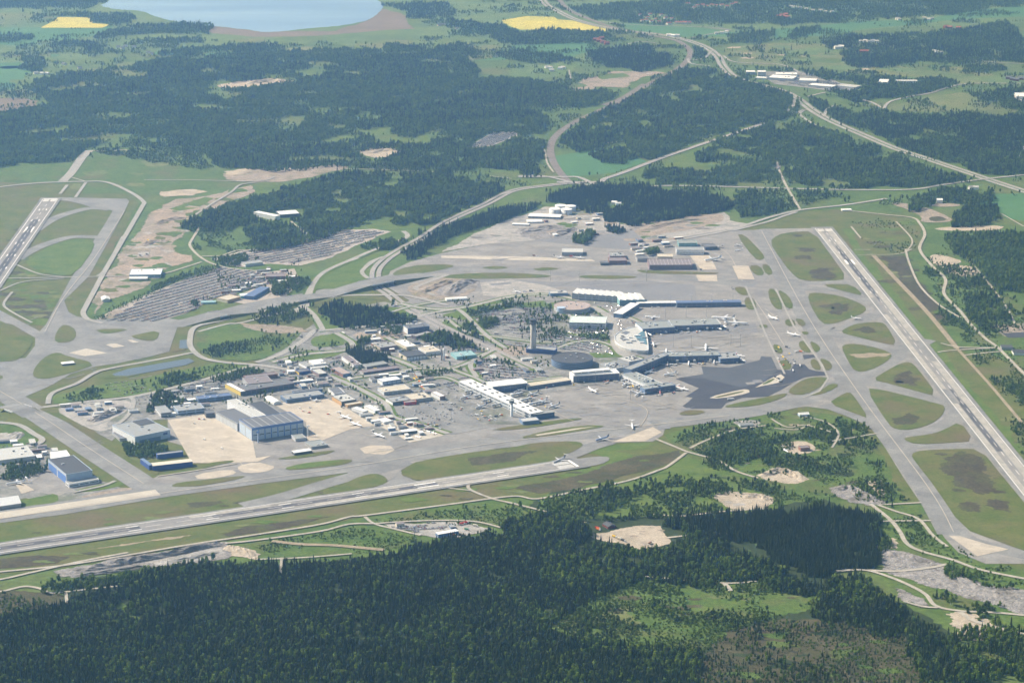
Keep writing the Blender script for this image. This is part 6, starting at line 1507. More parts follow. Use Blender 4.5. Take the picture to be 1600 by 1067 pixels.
# ------------------------------------------------------------------ aircraft
def airliner_parts(L, span, rad, rear=False, prop=False):
    """meshes of one type, nose towards +X, wheels on z = 0"""
    zc = rad+1.5
    seg = 12
    prof = [(.5, .04, -.25), (.487, .42, -.12), (.46, .78, -.04), (.42, .97, 0), (.36, 1, 0), (-.18, 1, 0), (-.30, .86, .12), (-.40, .56, .32), (-.47, .26, .52), (-.5, .08, .6)]
    rings = [[(L*t, rad*r*math.cos(2*math.pi*i/seg), zc+rad*dz+rad*r*math.sin(2*math.pi*i/seg)) for i in range(seg)] for t, r, dz in prof]
    M = {}
    M['fuselage'] = [MB().rings(rings)]
    def surf(root_x, root_c, tip_x, tip_c, y0, y1, z0, z1, th):
        v = []
        for x, c, y, z, t in ((root_x, root_c, y0, z0, th), (tip_x, tip_c, y1, z1, th*.4)):
            v.append([(x, y, z), (x-c*.35, y, z+t), (x-c, y, z), (x-c*.35, y, z-t*.5)])
        return MB().rings(v)
    wx = .10*L if not rear else .02*L
    M['wing'] = [surf(wx, L*.17, wx-span*.22, L*.05, s*rad*.6, s*span/2, zc-rad*.45 if not prop else zc+rad*.8, zc+span*.025, .45) for s in (1, -1)]
    hz_ = zc+rad*.5 if not (rear or prop) else zc+L*.155
    hx = -.40*L if not (rear or prop) else -.455*L
    M['tailplane'] = [surf(hx, L*.085, hx-span*.06, L*.04, s*.3, s*span*.185, hz_, hz_+.4, .22) for s in (1, -1)]
    fh = L*.155
    M['fin'] = [MB().rings([[(-.34*L, 0, zc+rad*.8), (-.42*L, .35, zc+rad*.8), (-.485*L, 0, zc+rad*.8), (-.42*L, -.35, zc+rad*.8)],
                            [(-.445*L, 0, zc+fh), (-.47*L, .15, zc+fh), (-.505*L, 0, zc+fh), (-.47*L, -.15, zc+fh)]])]
    def pod(x, y, z, r, l):
        sg = 10
        return MB().rings([[(x+l*t, y+r*q*math.cos(2*math.pi*i/sg), z+r*q*math.sin(2*math.pi*i/sg)) for i in range(sg)] for t, q in ((.5, .85), (.35, 1), (-.2, .95), (-.5, .5))])
    if rear: M['engine'] = [pod(-.30*L, s*(rad+1.1), zc+rad*.35, .85, L*.12) for s in (1, -1)]
    elif prop: M['engine'] = [pod(.08*L, s*span*.14, zc+rad*.75, .7, L*.16) for s in (1, -1)]
    else: M['engine'] = [pod(wx-L*.01, s*span*.165, zc-rad*.95, rad*.52, L*.11) for s in (1, -1)]
    M['landing_gear'] = [MB().box(L*.38, L*.38+.9, -.4, .4, 0, zc-rad*.8), MB().box(-.02*L, -.02*L+1.1, 2.0, 2.8, 0, zc-rad*.6), MB().box(-.02*L, -.02*L+1.1, -2.8, -2.0, 0, zc-rad*.6)]
    return M
TYPES = {'jet': airliner_parts(38, 34, 1.95), 'big': airliner_parts(59, 58, 2.8), 'tee': airliner_parts(42, 32, 1.75, rear=True), 'prop': airliner_parts(26, 26, 1.3, prop=True), 'mini': airliner_parts(27, 21, 1.35, rear=True)}
AIR_CACHE = {}
def livery_mat(c): 
    k = 'aircraft paint %.2f %.2f %.2f' % c
    if k not in PM: PM[k] = pmat(k, c, .35, var=.03, spec=.5)
    return PM[k]
WHITE, SILVER, NAVY, DARK, RED, ORANGE, BLUE, GREY = (.82, .82, .82), (.55, .56, .58), (.03, .05, .16), (.07, .07, .09), (.55, .04, .05), (.6, .16, .06), (.05, .13, .42), (.45, .46, .48)


def plane(kind, x, y, dx, dy, label, fin=WHITE, body=WHITE, eng=GREY):
    key = (kind, fin, body, eng)
    if key not in AIR_CACHE:
        out = []
        for pn, ms in TYPES[kind].items():
            col = {'fin': fin, 'engine': eng, 'fuselage': body, 'wing': (.62, .63, .65), 'tailplane': body, 'landing_gear': DARK}[pn]
            for mb in ms:
                me = bpy.data.meshes.new(pn); me.from_pydata([tuple(v) for v in mb.v], [], mb.f); me.materials.append(livery_mat(col))
                if pn in ('fuselage', 'engine'): me.polygons.foreach_set('use_smooth', [len(p.vertices) == 4 for p in me.polygons])
                me.update(); out.append((pn, me))
        AIR_CACHE[key] = out
    a, e = g(x, y), g(x+dx*.02, y+dy*.02); d = e-a
    root = empty('airliner' if kind != 'prop' else 'propeller_airliner', (a.x, a.y, .9+LAYER), math.atan2(d.y, d.x))
    tag(root, label, 'airliner', 'airliners on the airport')
    for pn, me in AIR_CACHE[key]:
        o = bpy.data.objects.new(pn, me); COL.objects.link(o); o.parent = root
    FOOT.append((a.x-16, a.y-16, 1, 0, 32, 32))

plane('jet', 926, 612.5, 9, 4.5, 'white jet alone on the open apron below the departure hall')
plane('tee', 988, 668, 2, 12, 'white high tailed jet seen head on taxiing towards the camera')
plane('jet', 941, 688, -8, 2.2, 'jet with dark blue tail turning off the taxiway above the short runway', NAVY, (.25, .33, .5))
plane('tee', 874, 721.5, -6, 2.5, 'dark finned jet lining up on the striped end of the short runway', DARK, SILVER)
plane('jet', 1208, 499, 6, 2, 'white jet taxiing between the pier and the small grass islands')
plane('jet', 1240, 525, 8, 1.6, 'white jet crossing by the tiny grass island near the construction works')
plane('mini', 1338, 499.5, 8, 1, 'small white jet on the taxiway curving to the long runway')
plane('jet', 729, 622.5, -11, 3.2, 'silver jet with orange nose parked left of the white pier', NAVY, SILVER, ORANGE)
plane('jet', 752, 637.5, -11, 3.5, 'silver jet with dark tail parked beside the apron tower', NAVY, SILVER)
plane('jet', 833, 618, -11, 3.3, 'silver jet farthest along the right side of the white pier', NAVY, SILVER)
plane('tee', 848, 630, -8, 4, 'white jet with black fin at the middle right of the white pier', DARK)
plane('jet', 866, 637, -11, 3.5, 'silver jet with black tail nearest the dark pier head', DARK, SILVER)
plane('tee', 812, 612.5, -8, 3, 'slim jet tucked behind the right side of the white pier', NAVY, SILVER)
plane('jet', 1014, 583, -9, 3.5, 'white jet with red tail mark above the red trimmed pier', RED)
plane('jet', 1047, 587, -9, 1.8, 'white jet standing free right of the red trimmed pier')
plane('tee', 998, 617, -6, 4, 'white jet with red stripe at the left end of the red trimmed pier head', RED, WHITE)
plane('jet', 1031, 614, 1, 5, 'red tailed jet below the red trimmed pier head', RED, (.5, .2, .2))
plane('jet', 1066, 610, 9, 2, 'white jet at the right end of the red trimmed pier head', WHITE)
plane('jet', 1055, 606, 7, 2.4, 'dark red jet crowded against the red trimmed pier head', RED, (.45, .12, .12))
plane('tee', 978, 602, -5, 3, 'red and white jet left of the red trimmed pier', RED)
plane('jet', 1043, 571, -.5, -6, 'jet with tall red tail at the corner of the diagonal glass front', RED, SILVER)
plane('jet', 1076, 570.5, .5, -6, 'white tailed jet nose in below the long glass pier, left')
plane('jet', 1116, 567.5, .5, -6, 'white tailed jet nose in below the long glass pier, right')
plane('jet', 1137, 564, -7, 1, 'red jet lying along the head of the long glass pier', RED, (.5, .10, .10))
plane('mini', 1157, 558, 7, 1.5, 'red tailed small jet at the tip of the long glass pier', RED)
plane('tee', 1155, 564, 7, 2, 'white small jet below the tip of the long glass pier')
plane('jet', 1041, 551, 0, -6, 'white finned jet behind the left end of the long glass pier')
plane('big', 1103, 546, 0, -6, 'large white jet behind the middle of the long glass pier')
plane('jet', 1013, 524, 5, 2.8, 'white tailed jet beside the white end wall of the teal pier')
plane('jet', 1021, 540, 1, 3.5, 'red nosed jet parked at the edge of the car deck', RED)
plane('jet', 1034, 519.5, 8, 2.2, 'leftmost white jet below the teal roofed pier')
plane('jet', 1051, 516.5, 6, 2, 'second white jet from the left below the teal roofed pier')
plane('jet', 1078, 514, 6, 2, 'third white jet from the left below the teal roofed pier')
plane('jet', 1106, 513.5, 7, 2, 'fourth white jet from the left below the teal roofed pier')
plane('jet', 1128, 512, 7, 2, 'fifth white jet from the left below the teal roofed pier')
plane('big', 1150, 507.5, 11, .5, 'long white jet stretching past the tip of the teal roofed pier')
plane('big', 1130, 499.5, -9, -.5, 'large jet with grey fin behind the tip of the teal roofed pier', GREY)
plane('jet', 1120, 515, 8, 2.4, 'white jet pushed back among the jets of the teal roofed pier')
plane('jet', 1019, 498, -7, -.6, 'small white tailed jet behind the root of the teal roofed pier')
plane('jet', 905, 405, 7, 1, 'dark tailed freighter on the pale far apron strip, right', DARK, SILVER)
plane('jet', 874, 404.5, 7, 1, 'dark tailed freighter on the pale far apron strip, left', DARK, SILVER)
plane('big', 1114, 407.5, -10, 1.6, 'large white freighter right of the mauve cargo hangar')
plane('mini', 1154, 393, -8, 1, 'small white jet parked at the edge of the far apron')
plane('prop', 1153, 385, -8, 1, 'tiny white propeller plane at the edge of the far apron')
plane('mini', 1124, 388, -5, 1, 'dark small jet near the dark far hangar', DARK, GREY)
plane('tee', 540, 654, 7, 2.5, 'white jet with dark tail on the sandy apron, upper', DARK)
plane('tee', 556, 665, 7, 2.5, 'white jet with dark tail on the sandy apron, lower', DARK)
plane('tee', 592, 682.5, 7, 2.5, 'white jet with dark tail parked on the grey apron corner', DARK)
plane('prop', 494, 628, 7, .5, 'white propeller plane at the top edge of the sandy apron')
plane('tee', 25, 756.5, -9, 1.5, 'white jet parked on the sand coloured slab at the lower left')
plane('mini', 1227, 706, 6, 4, 'old white training airframe on the sandy pad in the scrub')
plane('prop', 808, 458, 5, 1, 'small plane on the pale stand above the car parks', WHITE)
plane('mini', 257, 650.5, 9, 2.5, 'slender white jet at the top left corner of the hangar apron')

# ------------------------------------------------------------------ vehicles
m, nt, b = new_mat('car paint')
oi = nt.nodes.new('ShaderNodeObjectInfo'); cr = nt.nodes.new('ShaderNodeValToRGB'); cr.color_ramp.interpolation = 'CONSTANT'
e = cr.color_ramp.elements; e[0].position = 0; e[0].color = (.58, .59, .60, 1); e[1].position = .34; e[1].color = (.36, .37, .39, 1)
for p_, c_ in ((.58, (.06, .06, .07)), (.72, (.05, .08, .2)), (.80, (.32, .03, .03)), (.86, (.16, .17, .19)), (.95, (.35, .30, .22))):
    q = e.new(p_); q.color = (*c_, 1)
nt.links.new(oi.outputs['Random'], cr.inputs['Fac']); nt.links.new(cr.outputs['Color'], b.inputs['Base Color']); b.inputs['Roughness'].default_value = .3
PM['car paint'] = m
def car_geo():
    body = MB().rings([[(x, -.88*w_, z0), (x, .88*w_, z0), (x, .88*w_, z1), (x, -.88*w_, z1)] for x, w_, z0, z1 in ((-2.2, .92, .35, .78), (-2.05, 1, .25, .92), (1.2, 1, .25, .92), (2.15, .95, .3, .72), (2.25, .85, .35, .62))])
    cab = MB()
    cab.quad((-1.9, -.8, .92), (.9, -.8, .92), (.3, -.66, 1.45), (-1.4, -.66, 1.45)); cab.quad((.9, .8, .92), (-1.9, .8, .92), (-1.4, .66, 1.45), (.3, .66, 1.45))
    cab.quad((.9, -.8, .92), (.9, .8, .92), (.3, .66, 1.45), (.3, -.66, 1.45)); cab.quad((-1.9, .8, .92), (-1.9, -.8, .92), (-1.4, -.66, 1.45), (-1.4, .66, 1.45))
    roof = MB().quad((-1.4, -.66, 1.452), (.3, -.66, 1.452), (.3, .66, 1.452), (-1.4, .66, 1.452))
    wh = MB()
    for x in (-1.35, 1.4):
        for y in (-.9, .7): wh.box(x-.32, x+.32, y, y+.2, 0, .62)
    return body, cab, roof, wh
bo, ca_, rf, wh = car_geo()
def mesh_of(nm, mb, mt):
    me = bpy.data.meshes.new(nm); me.from_pydata([tuple(v) for v in mb.v], [], mb.f); me.materials.append(PM[mt]); me.update(); return me
rf2 = MB(); rf2.v = bo.v+rf.v; rf2.f = bo.f+[tuple(i+len(bo.v) for i in q) for q in rf.f]
CAR = [('body', mesh_of('body', rf2, 'car paint')), ('window', mesh_of('window', ca_, 'glass')), ('wheel', mesh_of('wheel', wh, 'rubber tyre'))]
jm = bpy.data.meshes.new('car form'); V, F, MI = [], [], []
for k, (mb) in enumerate((rf2, ca_, wh)):
    n = len(V); V += [tuple(v) for v in mb.v]; F += [tuple(i+n for i in q) for q in mb.f]; MI += [k]*len(mb.f)
jm.from_pydata(V, [], F)
for k in ('car paint', 'glass', 'rubber tyre'): jm.materials.append(PM[k])
jm.polygons.foreach_set('material_index', MI)
CARC = bpy.data.collections.new('car forms'); CARC.objects.link(bpy.data.objects.new('car form', jm))

def in_foot(x, y, pad=3):
    for ox, oy, ca, sa, w, d in FOOT:
        dx, dy = x-ox, y-oy
        a, c = dx*ca+dy*sa, -dx*sa+dy*ca
        if -pad < a < w+pad and -pad < c < d+pad: return True
    return False

def lot(s, dirpx, fill=.85, pitch=21.0, step=2.7, pairs=True):
    """rows of parked cars inside an outline; dirpx is the run of the rows in the photograph"""
    poly = pts(s); q = [g(*p).xy for p in poly]
    c = sum(q, Vector((0, 0)))/len(q); cx, cy = proj(c.x, c.y, 0)
    e2 = g(cx+dirpx[0], cy+dirpx[1]).xy; u = (e2-c).normalized(); n = Vector((-u.y, u.x))
    R_ = max((p-c).length for p in q)
    out = []
    k = -int(R_/pitch)-1
    while k*pitch < R_:
        for off, flip in ((-2.6, 0), (2.6, 1)) if pairs else ((0, 0),):
            run = 0; on = True
            t = -R_
            while t < R_:
                p = c+u*t+n*(k*pitch+off)
                if run <= 0: run = random.randint(4, 16) if fill > .2 else 1; on = random.random() < fill
                run -= 1
                if on and random.random() < .93: out.append((p.x, p.y, math.atan2(n.y, n.x)+math.pi*flip+random.uniform(-.03, .03)))
                t += step
        k += 1
    ar_ = np.array(out); px, py = proj(ar_[:, 0], ar_[:, 1], 0.0)
    ok = inside(px, py, poly) & ~near_road(ar_[:, 0], ar_[:, 1])
    return [o2 for o2, q2 in zip(out, ok) if q2 and not in_foot(o2[0], o2[1])]
LOTS = [
 (lot("262,613 290,604 330,595 352,600 350,612 300,618 285,622", (30, -4), .8), 'parked car in the staff car park left of the yellow walled store'),
 (lot("738,590 742,562 770,556 800,568 830,580 865,592 800,602 760,606", (30, 3), .62), 'parked car in the wide car park between the terminals and the access road'),
 (lot("693,601 735,585 745,592 725,601 700,607", (30, -4), .8), 'parked car on the strip left of the white roofed pier'),
 (lot("860,545 850,530 868,524 900,524 935,530 940,545 920,550", (30, 6), .9), 'parked car in the packed lot right of the control tower'),
 (lot("728,545 790,552 780,556 735,552", (20, 2), .7), 'parked car in the small lot beside the road fork'),
 (lot("712,548 745,540 755,546 740,553", (20, -4), .7), 'parked car behind the aqua roofed plant'),
 (lot("172,677 182,676 196,688 185,690", (8, 5), .8), 'parked car beside the small annex of the grey hangar'),
 (lot("735,486 790,478 860,482 880,500 866,504 800,505 770,500 740,500 725,490", (40, 2), .5, 15), 'parked car in the leafy lot behind the control tower'),
 (lot("890,512 945,514 945,519 895,519", (30, 1), .75), 'parked car below the mint roofed office'),
 (lot("655,545 700,560 690,568 640,562", (20, 5), .4), 'parked car by the catering hall'),
 (lot("600,822 682,817 700,822 690,828 650,832", (40, -2), .5, 12), 'vehicle stored in rows on the working yard by the forest'),
 (lot("610,668 660,672 690,678 640,689", (18, 6), .35), 'parked vehicle on the equipment yard left of the grey apron'),
 (lot("590,605 650,590 690,600 680,618 640,616 600,604", (18, -3), .35), 'parked vehicle in the yard around the white garage'),
 (lot("975,480 995,492 1000,508 985,506 968,490", (6, 10), .6), 'car queueing on the terminal forecourt'),
 (lot("500,560 560,556 590,566 560,578 520,572", (20, -4), .3), 'parked vehicle among the workshops below the conifers'),
]
LONG = lot("166,502 235,462 300,432 345,418 424,425 417,440 335,469 292,491 240,503", (80, -22), .99, 22, 2.55)
LONG += lot("388,437 440,430 440,440 400,452 350,462 345,455", (80, -22), .9, 22, 2.6)
LONG += lot("335,406 385,394 430,387 480,374 520,364 580,361 600,364 555,382 515,400 465,412 420,411 370,414", (80, -16), .93, 23, 2.6)
LONG += lot("730,232 770,209 806,208 806,212 768,228", (30, -9), .95, 16, 2.8)
LONG += lot("1210,126 1255,124 1300,128 1330,138 1300,141 1250,135", (30, 3), .6, 16, 2.8)
LONG += lot("430,560 480,566 520,575 560,590 600,600 560,612 500,600 440,590", (30, -5), .22, 22, 2.8) + lot("565,500 640,500 690,530 700,560 640,560 590,540", (30, -5), .25, 22, 2.8) + lot("440,590 520,590 560,605 600,628 590,640 540,615 470,612", (24, 8), .3, 22, 2.8)
LONG += lot("640,690 690,676 720,655 650,640 610,660", (20, 8), .12, 22, 3) + lot("700,500 820,505 880,515 870,540 780,545 720,520", (30, 2), .3, 22, 2.8) + lot("160,600 200,596 340,640 320,650 240,650", (20, -3), .2, 22, 2.8) + lot("860,475 960,470 985,500 960,560 900,545", (20, 6), .12, 24, 3) + lot("640,620 720,600 740,640 700,650", (10, 6), .10, 24, 3) + lot("0,698 60,690 110,735 80,720", (20, 8), .12, 24, 3)
allc = [(p, lb) for ps, lb in LOTS for p in ps]
ypx = np.array([proj(p[0], p[1], 0)[1] for p, lb in allc])
order = np.argsort(-ypx)
ind, rest = order[:300], order[300:]
for i in ind:
    (x, y, a), lb = allc[i]
    t = empty('parked_car', (x, y, 1.75), a); tag(t, lb, 'car', lb.replace('parked ', '').replace('car in', 'cars in'))
    for pn, me in CAR:
        o = bpy.data.objects.new(pn, me); COL.objects.link(o); o.parent = t
arr = np.array([(p[0], p[1], 0, 1) for p in [allc[i][0] for i in rest]+LONG])
stuff('parked_cars', arr, CARC, 'thousands of parked cars in the long stay car parks', turn=np.array([p[2] for p in [allc[i][0] for i in rest]+LONG]), z=1.75)

# lorries, buses and apron equipment
def lorry(x, y, dx, dy, paint, label, L=11, H=3.4, cat='lorry'):
    a, e = g(x, y), g(x+dx*.05, y+dy*.05); d = e-a
    t = empty('lorry' if cat == 'lorry' else cat.replace(' ', '_'), (a.x, a.y, 1.6), math.atan2(d.y, d.x)); tag(t, label, cat)
    MB().box(-L/2, L/2-2.6, -1.25, 1.25, .9, H).build('cargo_box', PM[paint], t)
    c = MB().rings([[(L/2-2.4, -1.2, .6), (L/2-2.4, 1.2, .6), (L/2-2.4, 1.2, 2.8), (L/2-2.4, -1.2, 2.8)], [(L/2-.6, -1.2, .6), (L/2-.6, 1.2, .6), (L/2-.6, 1.2, 2.7), (L/2-.6, -1.2, 2.7)], [(L/2, -1.15, .6), (L/2, 1.15, .6), (L/2, 1.1, 1.5), (L/2, -1.1, 1.5)]])
    c.build('cab', PM['white paint'], t)
    w_ = MB()
    for xx in (-L*.35, -L*.2, L*.33):
        for yy in (-1.3, .95): w_.box(xx-.5, xx+.5, yy, yy+.35, 0, 1)
    w_.build('wheel', PM['rubber tyre'], t)
for q in ((1142, 625.5, 8, -.5, 'white paint', 'long white bus with teal side on the new dark asphalt', 16, 3.4, 'bus'), (1239, 581, 1, 3, 'white paint', 'white lorry paving the fresh black asphalt'), (1250, 573, 1, 3, 'white paint', 'lorry parked at the top of the fresh black asphalt'),
          (1218, 594, 6, 2, 'dark metal', 'dark tipper on the edge of the paved pad'), (1217, 545, 4, 3, 'yellow paint', 'yellow digger lorry on the excavated island, left'), (1230, 544, 4, 1, 'dark metal', 'dark lorry on the excavated island'), (1245, 551, 5, -1, 'white paint', 'white lorry by the twin grass islands'),
          (1252, 551, 5, 1, 'orange paint', 'orange lorry beside the twin grass islands'), (1224, 560, 3, 2, 'yellow paint', 'yellow lorry in the middle of the dug up ground'), (1233, 568, 3, 2, 'dark metal', 'dark lorry in the lower dug up ground'), (1240, 565, 2, 3, 'dark metal', 'second dark lorry in the lower dug up ground'),
          (1212, 591, 4, 2, 'dark metal', 'dark machine on the sandy wedge left of the new asphalt'), (1219, 597, 4, -1, 'white paint', 'white lorry on the sandy wedge left of the new asphalt'), (935, 829, 5, 2, 'orange paint', 'orange lorry beside the dark barn'), (934, 827, 5, 1, 'red paint', 'red trailer beside the dark barn'),
          (960, 840, 6, 2, 'yellow paint', 'yellow dumper on the sandy gravel yard'), (968, 843.5, 6, 2, 'cream wall', 'pale dumper on the sandy gravel yard'), (974, 846, 6, 2, 'dark metal', 'dark digger on the sandy gravel yard'), (1016, 850, 4, -3, 'brick wall', 'rusty machine at the right of the sandy gravel yard'),
          (722, 820, 8, -1, 'red paint', 'long red lorry at the top of the working yard'), (728, 818.5, 8, -1, 'red paint', 'red trailer right of the red lorry on the working yard'), (709, 838, 3, -2, 'red paint', 'red tractor in front of the blue sided shed'), (730, 829, 6, 1, 'green paint', 'green lorry right of the blue sided shed'), (743, 823, 5, 1, 'cream wall', 'pale lorry at the right of the working yard'),
          (648, 594, 4, 2, 'yellow paint', 'yellow snow plough at the top of the plough yard'), (652, 592, 4, 2, 'yellow paint', 'yellow snow plough beside the topmost one'), (656, 598, 4, 2, 'orange paint', 'orange plough below the yellow ones'), (651, 602, 4, 2, 'yellow paint', 'yellow plough in the middle of the plough yard'),
          (655, 605, 4, 2, 'cream wall', 'pale plough in the middle of the plough yard'), (660, 607, 4, 2, 'orange paint', 'orange plough at the lower right of the yard'), (664, 610, 4, 2, 'yellow paint', 'yellow plough at the bottom of the yard'), (535, 638, 4, 2, 'dark metal', 'dark tug by the upper edge of the sandy apron'),
          (587, 578, 8, -1, 'yellow paint', 'yellow boom lorry at the road corner'), (548, 595, 4, 2, 'orange paint', 'orange barrier lorry on the service road'), (762, 548, 4, 5, 'white paint', 'white coach on the road fork', 14, 3.4, 'bus'), (537, 522, 5, 2, 'white paint', 'white coach on the pale road by the red earth', 14, 3.4, 'bus'),
          (910, 598.5, 5, 1, 'dark metal', 'dark baggage truck below the departure hall'), (946, 598.5, 5, .3, 'brick wall', 'red service truck left of the red trimmed pier'), (962, 598, 5, 0, 'cream wall', 'pale service truck left of the red trimmed pier'), (990, 606, 4, 2, 'yellow paint', 'yellow loader at the red trimmed pier'),
          (776, 652, 6, -1, 'dark metal', 'dark tug below the apron tower'), (745, 650, 5, 1, 'white paint', 'white catering truck left of the apron tower'), (760, 654, 6, 0, 'metal', 'grey tanker left of the apron tower'), (705, 642, 5, 0, 'dark metal', 'dark van on the smooth grey apron'), (862, 604, 5, 0, 'white paint', 'white van on the apron below the link building'),
          (1144, 452, 2, 4, 'dark metal', 'black blast screen lorry at the pale strip'), (1138, 518, 4, 1, 'dark metal', 'dark fuel truck below the teal pier'), (820, 457, 5, 0, 'white paint', 'white van on the far stand, left'), (830, 456, 5, 0, 'dark metal', 'dark truck on the far stand, right'), (893, 402, 4, 0, 'red paint', 'red truck between the freighters'),
          (835, 401, 5, .5, 'brick wall', 'red truck on the pale far apron strip'), (1096, 423, 4, 1, 'dark metal', 'dark truck by the far grass strip'), (230, 399, 4, 1, 'dark metal', 'dark excavator on the orange soil'), (232, 377, 4, 1, 'yellow paint', 'yellow excavator on the red soil'), (220, 401, 4, 1, 'dark metal', 'dark dumper on the orange soil')):
    lorry(*q)

# ------------------------------------------------------------------ houses of the far villages
def house(x, y, wall, roof, label, s=1.0, rot=None):
    a = g(x, y); t = empty('house', (a.x, a.y, 0), random.uniform(-.6, .6) if rot is None else rot); tag(t, label, 'house', 'houses of the far villages')
    w, d, h = 14*s, 9*s, 5.5*s
    MB().box(-w/2, w/2, -d/2, d/2, 0, h, top=False).build('wall', PM[wall], t)
    MB().rings([[(-w/2-.5, -d/2-.5, h-.1), (-w/2-.5, d/2+.5, h-.1), (-w/2-.5, 0, h+3.2*s)], [(w/2+.5, -d/2-.5, h-.1), (w/2+.5, d/2+.5, h-.1), (w/2+.5, 0, h+3.2*s)]]).build('roof', PM[roof], t)
POSW = ['first from left', 'second from left', 'third from left', 'fourth from left', 'fifth from left', 'sixth from left', 'seventh from left', 'eighth from left', 'ninth from left', 'tenth from left', 'eleventh from left']
for s, where, wm, rm, sc_ in VILL:
    pp = sorted(pts(s))
    for i, (x, y) in enumerate(pp):
        house(x, y, wm, rm, ('%s, %s house' % (where, POSW[i]))[:110] if len(pp) > 1 else where, sc_)

# boulders of the blasted rock fields
RK = bpy.data.collections.new('boulder forms')
for k in range(3):
    bm = bmesh.new(); bmesh.ops.create_icosphere(bm, subdivisions=1, radius=1)
    for v in bm.verts: v.co *= random.uniform(.65, 1.25); v.co.z *= .7
    me = bpy.data.meshes.new('boulder form'); bm.to_mesh(me); bm.free(); me.materials.append(GM['rock'] if k else GM['gravel'])
    RK.objects.link(bpy.data.objects.new('boulder_%d' % k, me))
def rocks(s, n, lo, hi):
    poly = pts(s); out = []
    xs, ys = [p[0] for p in poly], [p[1] for p in poly]
    while len(out) < n:
        x, y = random.uniform(min(xs), max(xs)), random.uniform(min(ys), max(ys))
        if inside(np.array([x]), np.array([y]), poly)[0]:
            p = g(x, y); out.append((p.x, p.y, random.randint(0, 2), random.uniform(lo, hi)**1))
    return out
ar = rocks("1374,862 1400,860 1450,874 1476,882 1500,894 1537,914 1575,917 1640,930 1640,970 1570,950 1525,937 1475,920 1425,905 1382,891", 2600, .8, 3.2)
ar += rocks("1398,918 1412,922 1440,935 1452,946 1440,950 1412,938", 160, .7, 2.4) + rocks("90,895 200,873 275,862 300,862 250,880 200,886 150,893", 600, .6, 2.6) + rocks("1300,768 1325,762 1380,787 1340,786", 160, .7, 2.4) + rocks("270,868 345,852 350,856 290,872", 160, .6, 2)
ar += rocks("800,362 850,353 900,353 905,374 860,376 822,371", 300, 1, 4) + rocks("700,441 745,437 748,446 720,461 690,464", 150, .8, 3)
stuff('rubble', np.array(ar), RK, 'grey blasted boulders heaped on the rock fields')

# small sheds, containers and kiosks in the yards
def in_poly(x, y, s): return bool(inside(np.array([x]), np.array([y]), pts(s))[0])
SHEDS = [("430,562 475,572 530,580 560,592 545,606 470,606 420,585", 21, 'small flat shed in the yards around the blue fronted hall'), ("565,503 640,500 690,530 700,560 640,566 585,540", 21, 'small flat shed in the yards around the catering hall'),
 ("545,640 600,640 680,672 640,688 600,672", 28, 'small white container on the equipment yard left of the grey apron'), ("560,592 640,580 690,600 670,616 600,604", 16, 'small container in the plough yard by the white garage'), ("250,618 300,606 350,600 372,622 330,634 262,640", 12, 'small hut near the staff car park'),
 ("95,636 160,630 200,632 160,655 120,652", 10, 'small cabin on the gravel yard beside the long taxiway'), ("0,690 50,690 90,706 60,716", 9, 'small shed behind the depot at the left edge'), ("860,335 940,335 940,372 820,372", 10, 'small hut on the gravel below the fuel tanks'), ("980,376 1060,370 1060,384 1000,400", 14, 'small hut behind the mauve cargo hangar'),
 ("345,440 420,425 430,450 395,470 350,468", 12, 'small house beside the long stay car park'), ("380,415 440,422 470,440 430,446", 9, 'small hut near the plum coloured motel'), ("700,555 830,560 850,580 760,590", 9, 'small kiosk in the wide car park'), ("620,822 745,822 720,838 660,836", 2, 'small container on the working yard')]
for s, n, lb in SHEDS:
    p = pts(s); k = 0; tries = 0
    while k < n and tries < 400:
        tries += 1
        x, y = random.uniform(min(q[0] for q in p), max(q[0] for q in p)), random.uniform(min(q[1] for q in p), max(q[1] for q in p))
        if not in_poly(x, y, s): continue
        a = g(x, y)
        if in_foot(a.x, a.y, 9) or near_road(np.array([a.x]), np.array([a.y]))[0]: continue
        w, d, h = random.uniform(8, 30), random.uniform(6, 14), random.uniform(2.8, 6)
        t = empty('shed', (a.x, a.y, 1.4), random.choice([.3, .3, .34, 1.87]) + random.uniform(-.05, .05)); tag(t, lb, 'shed', lb.replace('small', 'small sheds:'))
        MB().box(-w/2, w/2, -d/2, d/2, 0, h, top=False).build('wall', PM[random.choice(['white wall', 'light grey wall', 'grey wall', 'steel blue', 'cream wall', 'brick wall'])], t)
        MB().box(-w/2-.3, w/2+.3, -d/2-.3, d/2+.3, h, h+.35, bottom=True).build('roof', PM[random.choice(['white roof', 'light roof', 'grey roof', 'slate roof', 'mauve roof', 'white roof'])], t)
        MB().box(-1, 1, -d/2-.12, -d/2-.01, 0, 2.3).build('door', PM['dark wall'], t)
        FOOT.append((a.x-w/2, a.y-w/2, 1, 0, w, w)); k += 1

